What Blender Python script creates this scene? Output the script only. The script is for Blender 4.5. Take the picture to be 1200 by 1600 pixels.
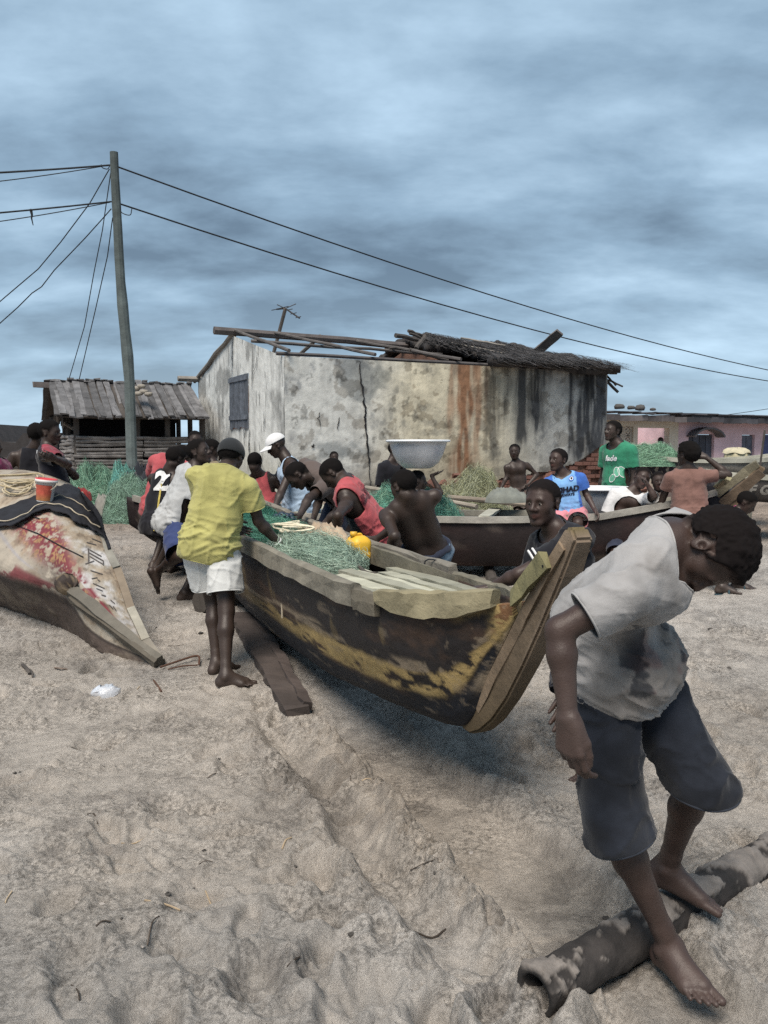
import bpy, bmesh, math, random
import numpy as np
from mathutils import Vector, Matrix
from mathutils.bvhtree import BVHTree

for o in list(bpy.data.objects):
    bpy.data.objects.remove(o)
SC = bpy.context.scene
COL = SC.collection
random.seed(7)
RNG = np.random.default_rng(7)

# ------------------------------------------------------------------ camera
F_PX, CX, CY, HORIZON, CAM_H = 1300.0, 600.0, 800.0, 700.0, 1.5
PITCH = math.atan((CY - HORIZON) / F_PX)
cam_data = bpy.data.cameras.new('camera')
cam = bpy.data.objects.new('camera', cam_data)
COL.objects.link(cam)
cam.location = (0, 0, CAM_H)
cam.rotation_euler = (math.pi / 2 - PITCH, 0, 0)
cam_data.sensor_fit = 'VERTICAL'
cam_data.sensor_height = 24.0
cam_data.lens = 24.0 * F_PX / 1600.0
cam_data.clip_start = 0.05
cam_data.clip_end = 3000
SC.camera = cam
SC.render.resolution_x, SC.render.resolution_y = 768, 1024

# ------------------------------------------------------------------ light
SUN_EL, SUN_AZ = math.radians(57), math.radians(-160)   # azimuth from +Y, clockwise seen from above
world = bpy.data.worlds.new('World')
SC.world = world
world.use_nodes = True
wt = world.node_tree
for n in list(wt.nodes):
    wt.nodes.remove(n)


def wn(kind, **kw):
    n = wt.nodes.new(kind)
    for k, v in kw.items():
        setattr(n, k, v)
    return n


w_out = wn('ShaderNodeOutputWorld')
w_bg = wn('ShaderNodeBackground')
w_bg.inputs['Strength'].default_value = 0.078
sky = wn('ShaderNodeTexSky', sky_type='NISHITA')
sky.sun_disc = False
sky.sun_elevation = SUN_EL
sky.sun_rotation = SUN_AZ
tc = wn('ShaderNodeTexCoord')
sep = wn('ShaderNodeSeparateXYZ')
wt.links.new(tc.outputs['Generated'], sep.inputs[0])


def wmath(op, a, b=None, c=None):
    n = wn('ShaderNodeMath', operation=op)
    for i, v in enumerate((a, b, c)):
        if v is None:
            continue
        if isinstance(v, (int, float)):
            n.inputs[i].default_value = v
        else:
            wt.links.new(v, n.inputs[i])
    return n.outputs[0]


zz = wmath('MAXIMUM', sep.outputs['Z'], 0.0)
den = wmath('ADD', zz, 0.26)
comb = wn('ShaderNodeCombineXYZ')
wt.links.new(wmath('DIVIDE', sep.outputs['X'], den), comb.inputs[0])
wt.links.new(wmath('DIVIDE', sep.outputs['Y'], den), comb.inputs[1])


def wnoise(scale, detail, rough, dist, off, sx=1.0, sy=1.0):
    mp = wn('ShaderNodeMapping')
    mp.inputs['Location'].default_value = off
    mp.inputs['Scale'].default_value = (sx, sy, 1)
    wt.links.new(comb.outputs[0], mp.inputs[0])
    n = wn('ShaderNodeTexNoise')
    n.inputs['Scale'].default_value = scale
    n.inputs['Detail'].default_value = detail
    n.inputs['Roughness'].default_value = rough
    n.inputs['Distortion'].default_value = dist
    wt.links.new(mp.outputs[0], n.inputs['Vector'])
    return n.outputs['Fac']


n1 = wnoise(0.85, 3, 0.45, 0.0, (12.4, 2.2, 0), 0.8, 1.2)
n2 = wnoise(2.6, 9, 0.56, 0.1, (5.5, 3.3, 0), 0.8, 1.2)
mixn = wmath('ADD', wmath('MULTIPLY', n1, 0.52), wmath('MULTIPLY', n2, 0.48))
ramp = wn('ShaderNodeValToRGB')
el = ramp.color_ramp.elements
el[0].position, el[0].color = 0.40, (0.54, 0.80, 1.08, 1)
el[1].position, el[1].color = 0.65, (2.30, 3.10, 3.80, 1)
m = ramp.color_ramp.elements.new(0.50)
m.color = (1.14, 1.66, 2.16, 1)
wt.links.new(mixn, ramp.inputs['Fac'])
# the cloud deck pales into the bright band low on the horizon
hz = wn('ShaderNodeMapRange')
hz.inputs['From Min'].default_value = 0.0
hz.inputs['From Max'].default_value = 0.20
hz.inputs['To Min'].default_value = 0.40
hz.inputs['To Max'].default_value = 0.0
wt.links.new(zz, hz.inputs['Value'])
mh = wn('ShaderNodeMixRGB')
mh.inputs['Color2'].default_value = (2.15, 3.0, 3.85, 1)
wt.links.new(hz.outputs[0], mh.inputs['Fac'])
wt.links.new(ramp.outputs['Color'], mh.inputs['Color1'])
ms = wn('ShaderNodeMixRGB')
ms.inputs['Fac'].default_value = 0.07
wt.links.new(mh.outputs[0], ms.inputs['Color1'])
wt.links.new(sky.outputs[0], ms.inputs['Color2'])
wt.links.new(ms.outputs[0], w_bg.inputs['Color'])
wt.links.new(w_bg.outputs[0], w_out.inputs['Surface'])

sun_d = bpy.data.lights.new('sun', 'SUN')
sun_d.energy = 1.5
sun_d.angle = math.radians(32)
sun_d.color = (1.0, 0.90, 0.79)
sun = bpy.data.objects.new('sun', sun_d)
COL.objects.link(sun)
sdir = Vector((math.sin(SUN_AZ) * math.cos(SUN_EL), math.cos(SUN_AZ) * math.cos(SUN_EL), math.sin(SUN_EL)))
sun.rotation_euler = sdir.to_track_quat('Z', 'Y').to_euler()
sun.location = (0, 0, 30)

SC.view_settings.view_transform = 'Standard'
SC.view_settings.look = 'None'
SC.view_settings.exposure = 1.72
SC.cycles.use_denoising = False
SC.view_settings.gamma = 1.0
SC.view_settings.use_curve_mapping = False


# ------------------------------------------------------------------ camera geometry helpers
def ray(px, py):
    cx, cy = (px - CX) / F_PX, (CY - py) / F_PX
    c, s = math.cos(PITCH), math.sin(PITCH)
    return np.array([cx, c + cy * s, -s + cy * c])


def at(px, py, y):
    d = ray(px, py)
    return np.array([0, 0, CAM_H]) + d * (y / d[1])


def V(*a):
    return np.array(a, dtype=float)


def nrm(v):
    v = np.asarray(v, float)
    return v / (np.linalg.norm(v) + 1e-12)


# ------------------------------------------------------------------ noise (numpy)
def _h(ix, iy, iz, seed):
    with np.errstate(over='ignore'):
        n = (ix.astype(np.uint32) * np.uint32(374761393) + iy.astype(np.uint32) * np.uint32(668265263)
             + iz.astype(np.uint32) * np.uint32(2147483647) + np.uint32((seed * 974634777) & 0xffffffff))
        n = (n ^ (n >> np.uint32(13))) * np.uint32(1274126177)
        n = n ^ (n >> np.uint32(16))
        n = n * np.uint32(2246822519)
        n = n ^ (n >> np.uint32(15))
    return n.astype(np.float32) / np.float32(4294967295.0) * 2 - 1


def vnoise(p, seed=0):
    """value noise in -1..1, p (N,2|3)"""
    p = np.asarray(p, np.float32)
    if p.shape[1] == 2:
        f0 = np.floor(p)
        i = f0.astype(np.int64)
        f = p - f0
        u = f * f * f * (f * (f * 6 - 15) + 10)
        z = np.zeros_like(i[:, 0])
        a = _h(i[:, 0], i[:, 1], z, seed)
        b = _h(i[:, 0] + 1, i[:, 1], z, seed)
        c = _h(i[:, 0], i[:, 1] + 1, z, seed)
        d = _h(i[:, 0] + 1, i[:, 1] + 1, z, seed)
        x, y = u[:, 0], u[:, 1]
        return (a * (1 - x) + b * x) * (1 - y) + (c * (1 - x) + d * x) * y
    f0 = np.floor(p)
    i = f0.astype(np.int64)
    f = p - f0
    u = f * f * f * (f * (f * 6 - 15) + 10)
    x, y, z = u[:, 0], u[:, 1], u[:, 2]
    r = 0
    for dx in (0, 1):
        for dy in (0, 1):
            for dz in (0, 1):
                w = (x if dx else 1 - x) * (y if dy else 1 - y) * (z if dz else 1 - z)
                r = r + w * _h(i[:, 0] + dx, i[:, 1] + dy, i[:, 2] + dz, seed)
    return r


def fbm(p, octv=4, seed=0, gain=0.5, lac=2.03):
    p = np.asarray(p, np.float32)
    a, s, t = 1.0, 0, 0
    for k in range(octv):
        s = s + a * vnoise(p, seed + k * 17)
        t += a
        a *= gain
        p = p * lac + 13.7
    return s / t


def sstep(a, b, x):
    t = np.clip((x - a) / (b - a), 0, 1)
    return t * t * (3 - 2 * t)


# ------------------------------------------------------------------ materials
MATS = {}


def mat(name, col, rough=0.8, var=0.25, scale=6.0, bump=0.0, bscale=40.0, metal=0.0, attr=True, spec=0.3, detail=5.0,
        stretch=(1, 1, 1), rvar=0.1, sheen=0.0):
    """principled material: base colour x object-space noise x the mesh's own Col attribute"""
    if name in MATS:
        return MATS[name]
    m_ = bpy.data.materials.new(name)
    m_.use_nodes = True
    nt = m_.node_tree
    b = nt.nodes['Principled BSDF']
    b.inputs['Roughness'].default_value = rough
    b.inputs['Metallic'].default_value = metal
    b.inputs['Specular IOR Level'].default_value = spec
    if sheen:
        b.inputs['Sheen Weight'].default_value = sheen
    L = nt.links.new
    tcn = nt.nodes.new('ShaderNodeTexCoord')
    mp_ = nt.nodes.new('ShaderNodeMapping')
    mp_.inputs['Scale'].default_value = stretch
    L(tcn.outputs['Object'], mp_.inputs[0])
    nz = nt.nodes.new('ShaderNodeTexNoise')
    nz.inputs['Scale'].default_value = scale
    nz.inputs['Detail'].default_value = detail
    nz.inputs['Roughness'].default_value = 0.6
    L(mp_.outputs[0], nz.inputs['Vector'])
    mr = nt.nodes.new('ShaderNodeMapRange')
    mr.inputs['From Min'].default_value = 0.25
    mr.inputs['From Max'].default_value = 0.75
    mr.inputs['To Min'].default_value = 1 - var
    mr.inputs['To Max'].default_value = 1 + var
    L(nz.outputs['Fac'], mr.inputs['Value'])
    mul = nt.nodes.new('ShaderNodeVectorMath')
    mul.operation = 'SCALE'
    mul.inputs[0].default_value = col[:3]
    L(mr.outputs[0], mul.inputs['Scale'])
    outc = mul.outputs[0]
    if attr:
        at_ = nt.nodes.new('ShaderNodeAttribute')
        at_.attribute_name = 'Col'
        m2 = nt.nodes.new('ShaderNodeVectorMath')
        m2.operation = 'MULTIPLY'
        L(outc, m2.inputs[0])
        L(at_.outputs['Color'], m2.inputs[1])
        outc = m2.outputs[0]
    L(outc, b.inputs['Base Color'])
    if rvar:
        r2 = nt.nodes.new('ShaderNodeMapRange')
        r2.inputs['To Min'].default_value = max(0.02, rough - rvar)
        r2.inputs['To Max'].default_value = min(1, rough + rvar)
        L(nz.outputs['Fac'], r2.inputs['Value'])
        L(r2.outputs[0], b.inputs['Roughness'])
    if bump:
        n2_ = nt.nodes.new('ShaderNodeTexNoise')
        n2_.inputs['Scale'].default_value = bscale
        n2_.inputs['Detail'].default_value = 6
        n2_.inputs['Roughness'].default_value = 0.65
        L(mp_.outputs[0], n2_.inputs['Vector'])
        bp = nt.nodes.new('ShaderNodeBump')
        bp.inputs['Strength'].default_value = 1.0
        bp.inputs['Distance'].default_value = bump
        L(n2_.outputs['Fac'], bp.inputs['Height'])
        L(bp.outputs[0], b.inputs['Normal'])
    MATS[name] = m_
    return m_


# ------------------------------------------------------------------ meshes
ORG = {}


def mk(name, vf, mt, parent=None, smooth=False, col=None, loc=None):
    """link ONE mesh object; vf = (verts, faces) in world space. Stored about the thing's base."""
    v, f = vf
    v = np.asarray(v, np.float32).reshape(-1, 3)
    if parent is not None:
        org = ORG[parent.name]
    elif loc is not None:
        org = np.asarray(loc, float)
    else:
        org = np.array([v[:, 0].mean(), v[:, 1].mean(), v[:, 2].min()])
    me = bpy.data.meshes.new(name)
    vv = v - org.astype(np.float32)
    if isinstance(f, np.ndarray):
        k = f.shape[1]
        me.vertices.add(len(vv))
        me.vertices.foreach_set('co', vv.ravel())
        me.loops.add(f.size)
        me.loops.foreach_set('vertex_index', f.astype(np.int32).ravel())
        me.polygons.add(len(f))
        me.polygons.foreach_set('loop_start', np.arange(0, f.size, k, dtype=np.int32))
        me.polygons.foreach_set('loop_total', np.full(len(f), k, np.int32))
        me.update(calc_edges=True)
        me.validate()
    else:
        me.from_pydata(vv.tolist(), [], [list(map(int, q)) for q in f])
        me.update()
    if smooth:
        me.polygons.foreach_set('use_smooth', np.ones(len(me.polygons), bool))
    at_ = me.color_attributes.new('Col', 'FLOAT_COLOR', 'POINT')
    n = len(me.vertices)
    c = np.ones((n, 4), np.float32)
    if col is not None:
        col = np.asarray(col, np.float32)
        if col.ndim == 2 and col.shape[1] == 4:
            c[:] = col
        else:
            c[:, :3] = col if col.ndim == 2 else col[None, :3]
    at_.data.foreach_set('color', c.ravel())
    for q in (mt if isinstance(mt, (list, tuple)) else [mt]):
        me.materials.append(q)
    ob = bpy.data.objects.new(name, me)
    COL.objects.link(ob)
    if parent is not None:
        ob.parent = parent
    else:
        ob.location = org
    ORG[ob.name] = org
    return ob


def tag(o, label, cat, group=None, kind=None):
    if label:
        o['label'] = label
    if cat:
        o['category'] = cat
    if group:
        o['group'] = group
    if kind:
        o['kind'] = kind
    return o


def thing(name, label, cat, loc, group=None):
    o = bpy.data.objects.new(name, None)
    o.empty_display_size = 0.1
    COL.objects.link(o)
    o.location = tuple(float(q) for q in loc)
    ORG[o.name] = np.asarray(loc, float)
    return tag(o, label, cat, group)


def copy_part(src, parent, name=None, offset=None, rotz=0.0):
    c = src.copy()
    if name:
        c.name = name
    COL.objects.link(c)
    c.parent = parent
    if offset is not None:
        c.location = offset
    ORG[c.name] = ORG[parent.name]
    return c


def join(parts):
    vs, fs, n = [], [], 0
    for v, f in parts:
        v = np.asarray(v, float).reshape(-1, 3)
        vs.append(v)
        fs += [[int(i) + n for i in q] for q in f]
        n += len(v)
    return np.vstack(vs), fs


BOXF = [(0, 3, 2, 1), (4, 5, 6, 7), (0, 1, 5, 4), (1, 2, 6, 5), (2, 3, 7, 6), (3, 0, 4, 7)]


def box(c, s, R=None):
    sx, sy, sz = [q / 2 for q in s]
    v = np.array([(-sx, -sy, -sz), (sx, -sy, -sz), (sx, sy, -sz), (-sx, sy, -sz),
                  (-sx, -sy, sz), (sx, -sy, sz), (sx, sy, sz), (-sx, sy, sz)])
    if R is not None:
        v = v @ np.asarray(R)          # rows of R = local axes in world
    return v + np.asarray(c), [list(f) for f in BOXF]


def frame(d, up=(0, 0, 1)):
    d = nrm(d)
    u = np.asarray(up, float)
    if abs(d @ nrm(u)) > 0.98:
        u = V(0, 1, 0) if abs(d[1]) < 0.9 else V(1, 0, 0)
    s = nrm(np.cross(d, u))
    u = np.cross(s, d)
    return d, s, u


def plank(a, b, w, h, up=(0, 0, 1), seg=4, jit=0.0, seed=0, taper=1.0, sag=0.0):
    """a rough-sawn board from a to b: w across, h thick, a little uneven"""
    a, b = np.asarray(a, float), np.asarray(b, float)
    d, s, u = frame(b - a, up)
    r = np.random.default_rng(seed)
    v, f = [], []
    for i in range(seg + 1):
        t = i / seg
        ww = w * (1 + (taper - 1) * t)
        c = a + (b - a) * t + u * (-sag * 4 * t * (1 - t))
        for (x, y) in ((-.5, -.5), (.5, -.5), (.5, .5), (-.5, .5)):
            v.append(c + s * (x * ww) + u * (y * h) + r.normal(0, 1, 3) * jit)
        if i:
            k = 4 * i
            for q in range(4):
                f.append([k - 4 + q, k - 4 + (q + 1) % 4, k + (q + 1) % 4, k + q])
    f.append([3, 2, 1, 0])
    k = 4 * seg
    f.append([k, k + 1, k + 2, k + 3])
    return np.array(v), f


def tube(pts, r, n=8, cap=True, jit=0.0, seed=0):
    pts = [np.asarray(p, float) for p in pts]
    m_ = len(pts)
    rr = [r] * m_ if np.isscalar(r) else list(r)
    rg = np.random.default_rng(seed)
    v, f = [], []
    u = None
    for i in range(m_):
        d = nrm(pts[min(i + 1, m_ - 1)] - pts[max(i - 1, 0)])
        if u is None:
            _, s, u = frame(d)
        else:
            u = nrm(u - d * (u @ d))
            s = np.cross(d, u)
        for k in range(n):
            a = 2 * math.pi * k / n
            q = rr[i] * (1 + (rg.normal() * jit if jit else 0))
            v.append(pts[i] + (s * math.cos(a) + u * math.sin(a)) * q)
        if i:
            b0, b1 = (i - 1) * n, i * n
            for k in range(n):
                f.append([b0 + k, b0 + (k + 1) % n, b1 + (k + 1) % n, b1 + k])
    if cap:
        f.append(list(range(n))[::-1])
        f.append([(m_ - 1) * n + k for k in range(n)])
    return np.array(v), f


def lathe(prof, n=32, c=(0, 0, 0), R=None, close=False):
    v, f = [], []
    for (r, z) in prof:
        for k in range(n):
            a = 2 * math.pi * k / n
            v.append((r * math.cos(a), r * math.sin(a), z))
    for i in range(len(prof) - 1):
        for k in range(n):
            f.append([i * n + k, i * n + (k + 1) % n, (i + 1) * n + (k + 1) % n, (i + 1) * n + k])
    v = np.array(v)
    if R is not None:
        v = v @ np.asarray(R)
    return v + np.asarray(c), f


def curve_pts(ctrl, n=8):
    """Catmull-Rom through control points"""
    P = [np.asarray(p, float) for p in ctrl]
    P = [2 * P[0] - P[1]] + P + [2 * P[-1] - P[-2]]
    out = []
    for i in range(1, len(P) - 2):
        for k in range(n):
            t = k / n
            a, b, c, d = P[i - 1], P[i], P[i + 1], P[i + 2]
            out.append(0.5 * (2 * b + (c - a) * t + (2 * a - 5 * b + 4 * c - d) * t * t + (3 * b - a - 3 * c + d) * t ** 3))
    out.append(P[-2])
    return out


def loft(rings, closed=False, capends=False):
    m_, n = len(rings), len(rings[0])
    v = np.array(rings).reshape(-1, 3)
    f = []
    for i in range(m_ - 1):
        for k in range(n if closed else n - 1):
            k2 = (k + 1) % n
            f.append([i * n + k, i * n + k2, (i + 1) * n + k2, (i + 1) * n + k])
    if capends:
        f.append(list(range(n))[::-1])
        f.append([(m_ - 1) * n + k for k in range(n)])
    return v, f


def solid(o, t, offset=-1.0):
    md = o.modifiers.new('thickness', 'SOLIDIFY')
    md.thickness = t
    md.offset = offset
    return o


def text_mesh(s, size, shear=0.0, bold=0.0):
    cu = bpy.data.curves.new('lettering', 'FONT')
    cu.body = s
    cu.size = size
    cu.shear = shear
    cu.offset = bold
    cu.align_x, cu.align_y = 'CENTER', 'CENTER'
    cu.resolution_u = 3
    ob = bpy.data.objects.new('lettering', cu)
    COL.objects.link(ob)
    dg = bpy.context.evaluated_depsgraph_get()
    me = bpy.data.meshes.new_from_object(ob.evaluated_get(dg))
    bpy.data.objects.remove(ob)
    bpy.data.curves.remove(cu)
    bm = bmesh.new()
    bm.from_mesh(me)
    bmesh.ops.triangulate(bm, faces=bm.faces)
    for _ in range(2):
        es = [e for e in bm.edges if e.calc_length() > size * 0.12]
        if es:
            bmesh.ops.subdivide_edges(bm, edges=es, cuts=1)
            bmesh.ops.triangulate(bm, faces=bm.faces)
    v = np.array([q.co[:] for q in bm.verts])
    bm.verts.index_update()
    f = [[q.index for q in p.verts] for p in bm.faces]
    bm.free()
    bpy.data.meshes.remove(me)
    return v, f


def project_on(vf, target_vf, origin, right, up, off=0.004, reach=0.6):
    """lay flat shapes (x,y in v) on a surface: cast from origin plane along right x up inward"""
    tv, tf = target_vf
    bvh = BVHTree.FromPolygons([Vector(q) for q in np.asarray(tv).tolist()], [list(map(int, q)) for q in tf])
    right, up = nrm(right), nrm(up)
    n = nrm(np.cross(right, up))
    v, f = vf
    out, ok = [], []
    for q in v:
        p = np.asarray(origin) + right * q[0] + up * q[1] + n * reach
        hit, hn, idx, dist = bvh.ray_cast(Vector(p), Vector(-n), reach * 2)
        if hit is None:
            out.append(np.asarray(origin) + right * q[0] + up * q[1])
            ok.append(False)
        else:
            out.append(np.array(hit) + n * off)
            ok.append(True)
    f = [q for q in f if all(ok[i] for i in q)]
    return np.array(out), f
# ================================================================== ground
def g_base(x, y):
    y = np.asarray(y, float)
    return (0.06 * np.clip(y - 4.5, 0, 5.5) + 0.02 * np.clip(y - 10, 0, 8.5)
            + 0.004 * np.clip(y - 18.5, 0, 60))


def flat_at(px, py, z):
    d = ray(px, py)
    return V(0, 0, CAM_H) + d * ((z - CAM_H) / d[2])


PIPE_A, PIPE_B = flat_at(836, 1552, .026), flat_at(1240, 1318, .036)
BX = V(0.375, -0.927)             # heading of the big canoe (and of its drag marks)
BN = V(0.927, 0.375)
LANE0 = V(0.30, 3.45)             # a point of the smooth lane the keel has pressed
FOOTS = []
_r = np.random.default_rng(11)
for i in range(430):
    yy = 1.7 + 9.0 * _r.random() ** 1.2
    xx = (_r.random() - 0.5) * 1.35 * (yy + 0.4)
    FOOTS.append((xx, yy, _r.uniform(0, math.pi), _r.uniform(0.6, 1.1), _r.uniform(0.2, 0.9)))


PITS = []
for (px_, py_, rr_p, dp_) in ((492, 1362, .085, .050), (396, 1528, .075, .055), (118, 1500, .07, .04), (300, 1400, .08, .035), (185, 1325, .09, .035), (262, 1262, .08, .04), (440, 1225, .08, .035),
                              (585, 1545, .07, .04), (60, 1235, .09, .03), (90, 1420, .06, .035), (330, 1180, .07, .03), (520, 1480, .06, .035), (230, 1580, .07, .04), (670, 1590, .06, .04), (150, 1160, .08, .03),
                              (1130, 1040, .1, .03), (1060, 980, .1, .03), (1150, 1180, .09, .03), (960, 1590, .07, .035), (1165, 1500, .08, .04), (735, 1175, .07, .02)):
    _p = flat_at(px_, py_, 0.0)
    PITS.append((_p[0], _p[1], rr_p, dp_))


def ground_h(x, y):
    x = np.asarray(x, float).ravel()
    y = np.asarray(y, float).ravel()
    z = g_base(x, y)
    p = np.stack([x, y], 1)
    rel = p - LANE0
    s, d = rel @ BX, rel @ BN      # along / across the lane
    lane = sstep(0.235, 0.165, np.abs(d + 0.03 - 0.02 * np.sin(s * 4))) * sstep(-1.8, -0.9, s) * sstep(2.6, 1.6, s)
    near = np.clip(1.25 - y / 40, 0.35, 1)
    rough = near * (1 - 0.8 * lane)
    z = z + near * (0.030 * fbm(p * 0.7, 2, 3) + rough * 0.014 * fbm(p * 2.4, 3, 9))
    rid = 1 - np.abs(fbm(p * 4.1 + 5, 3, 21)) * 2.2
    patch = sstep(-0.15, 0.35, fbm(p * 1.3 + 31, 3, 77))
    patch2 = sstep(-0.05, 0.30, fbm(p * 2.7 + 71, 3, 177))
    z = z + rough * (0.008 * rid * patch + (0.003 + 0.006 * patch) * fbm(p * 11, 3, 5)
                     + (0.002 + 0.010 * np.maximum(patch * .7, patch2)) * fbm(p * 34, 3, 41)
                     + (0.0015 + 0.005 * np.maximum(patch * .6, patch2)) * fbm(p * 78, 2, 43))
    # clods thrown up here and there
    cl = np.clip(fbm(p * 23, 2, 91) - 0.18, 0, 1) * sstep(0.05, 0.5, fbm(p * 2.1 + 9, 2, 55))
    z = z + rough * 0.050 * cl
    # foot prints
    for (fx, fy, an, sc, dp) in FOOTS:
        m_ = (np.abs(x - fx) < 0.3) & (np.abs(y - fy) < 0.3)
        if not m_.any():
            continue
        ca, sa = math.cos(an), math.sin(an)
        u = ((x[m_] - fx) * ca + (y[m_] - fy) * sa) / (0.13 * sc)
        w = (-(x[m_] - fx) * sa + (y[m_] - fy) * ca) / (0.06 * sc)
        q = u * u + w * w
        z[m_] += dp * rough[m_] * (-0.042 * sstep(1.12, .72, np.sqrt(q)) + 0.020 * np.exp(-(np.sqrt(q) - 1.4) ** 2 * 9))
    # the lane itself, its thrown-up rim and the rut beside it
    z = z - 0.065 * lane
    al = sstep(-1.7, -0.9, s) * sstep(1.30, 0.80, s)
    rn = np.clip(fbm(p * 17, 3, 33) + .8 * fbm(p * 45, 2, 39), -.6, .6)
    wob = 0.02 * np.sin(s * 5.1) + 0.015 * np.sin(s * 11)
    dr = -.235 - .065 * s
    z = z + al * (0.046 + 0.046 * rn) * np.exp(-((d - dr + .03 + wob) / 0.060) ** 4)
    z = z - al * 0.075 * np.exp(-((d + 0.47 + wob * .5) / 0.085) ** 4)
    z = z + al * (0.022 + 0.028 * rn) * np.exp(-((d + 0.62 + wob) / 0.06) ** 2)
    z = z + al * (0.018 + 0.016 * rn) * np.exp(-((d - 0.26 - wob) / 0.06) ** 2)
    for (fx, fy, rr, dp) in PITS:
        q = ((x - fx) ** 2 + ((y - fy) * .8) ** 2) / (rr * rr)
        z = z + dp * (-np.exp(-q * q * .9) + .35 * np.exp(-(np.sqrt(q) - 1.5) ** 2 * 5) * (1 + rn))
    # sand banked against the half buried pipe
    a, b = PIPE_A[:2], PIPE_B[:2]
    t = np.clip(((p - a) @ (b - a)) / ((b - a) @ (b - a)), -0.1, 1.2)
    dist = np.linalg.norm(p - (a + t[:, None] * (b - a)), axis=1)
    side = (p - a) @ nrm(V((b - a)[1], -(b - a)[0]))
    z = z + np.where(side > 0, 1.0, 0.5) * 0.036 * np.exp(-((dist - 0.09) / 0.08) ** 2) * sstep(-.05, .12, t) * (0.8 + 0.5 * rn)
    # damp hollow in front of the pipe where the feet dug in
    return z


def gh(x, y):
    return float(ground_h(np.array([x]), np.array([y]))[0])


def on_ground(px, py, lift=0.0):
    """where the line of sight through a picture point meets the beach"""
    y0, y1 = 1.2, 60.0
    for _ in range(50):
        ym = 0.5 * (y0 + y1)
        p = at(px, py, ym)
        if p[2] - lift > float(g_base(p[0], p[1])):
            y0 = ym
        else:
            y1 = ym
    p = at(px, py, y0)
    p[2] = gh(p[0], p[1]) + lift
    return p


rows = [-40, -20, -10, -5, -2.5, -1, 0, 0.6, 1.0, 1.3]
py = 1720.0
while py > 716:
    yv = 1.5 * F_PX / (py - HORIZON)
    if yv > 1.45:
        rows.append(yv)
    py -= 2.3 if py > 760 else 3.4
rows += [150, 220, 320, 480, 750, 1200, 1900]
cols = list(np.linspace(-0.60, 0.60, 440))
ext = [0.64, 0.7, 0.8, 0.95, 1.2, 1.6, 2.3, 3.5, 6, 12]
cols = [-e for e in ext[::-1]] + cols + ext
rows, cols = np.array(rows), np.array(cols)
YY, UU = np.meshgrid(rows, cols, indexing='ij')
XX = UU * np.maximum(np.abs(YY) + 0.35, 1.3)
gx, gy = XX.ravel(), YY.ravel()
gzv = ground_h(gx, gy)
nr, nc = len(rows), len(cols)
ii, jj = np.meshgrid(np.arange(nr - 1), np.arange(nc - 1), indexing='ij')
i0 = (ii * nc + jj).ravel()
gf = np.stack([i0, i0 + 1, i0 + nc + 1, i0 + nc], 1)
gp = np.stack([gx, gy], 1)
rel = gp - LANE0
dlane, slane = rel @ BN, rel @ BX
damp = 0.5 + 0.5 * fbm(gp * 0.9, 4, 61)
wet = sstep(0.5, 0.72, damp) * 0.55
red = sstep(0.42, 0.75, 0.5 + 0.5 * fbm(gp * 0.55 + 40, 3, 71))
pale = sstep(0.36, 0.16, np.abs(dlane + 0.10)) * sstep(-1.4, -0.4, slane) * sstep(2.2, 0.8, slane)
gc = np.ones((len(gp), 3))
gc *= (1 - 0.30 * wet)[:, None]
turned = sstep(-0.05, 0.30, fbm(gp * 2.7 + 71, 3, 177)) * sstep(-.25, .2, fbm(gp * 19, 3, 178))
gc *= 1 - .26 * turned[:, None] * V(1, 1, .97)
gc *= 1 - red[:, None] * V(0.0, 0.03, 0.065)
gc *= 1 + pale[:, None] * V(0.05, 0.02, -0.02)
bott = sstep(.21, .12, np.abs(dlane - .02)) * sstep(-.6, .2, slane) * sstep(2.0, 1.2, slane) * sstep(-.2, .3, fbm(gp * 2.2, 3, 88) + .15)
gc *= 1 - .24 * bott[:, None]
speck = fbm(gp * 55, 2, 5)
gc *= (1 + 0.10 * speck)[:, None]
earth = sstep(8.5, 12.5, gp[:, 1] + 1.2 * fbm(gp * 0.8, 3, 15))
gc *= 1 - earth[:, None] * V(0.32, 0.40, 0.46)


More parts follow.
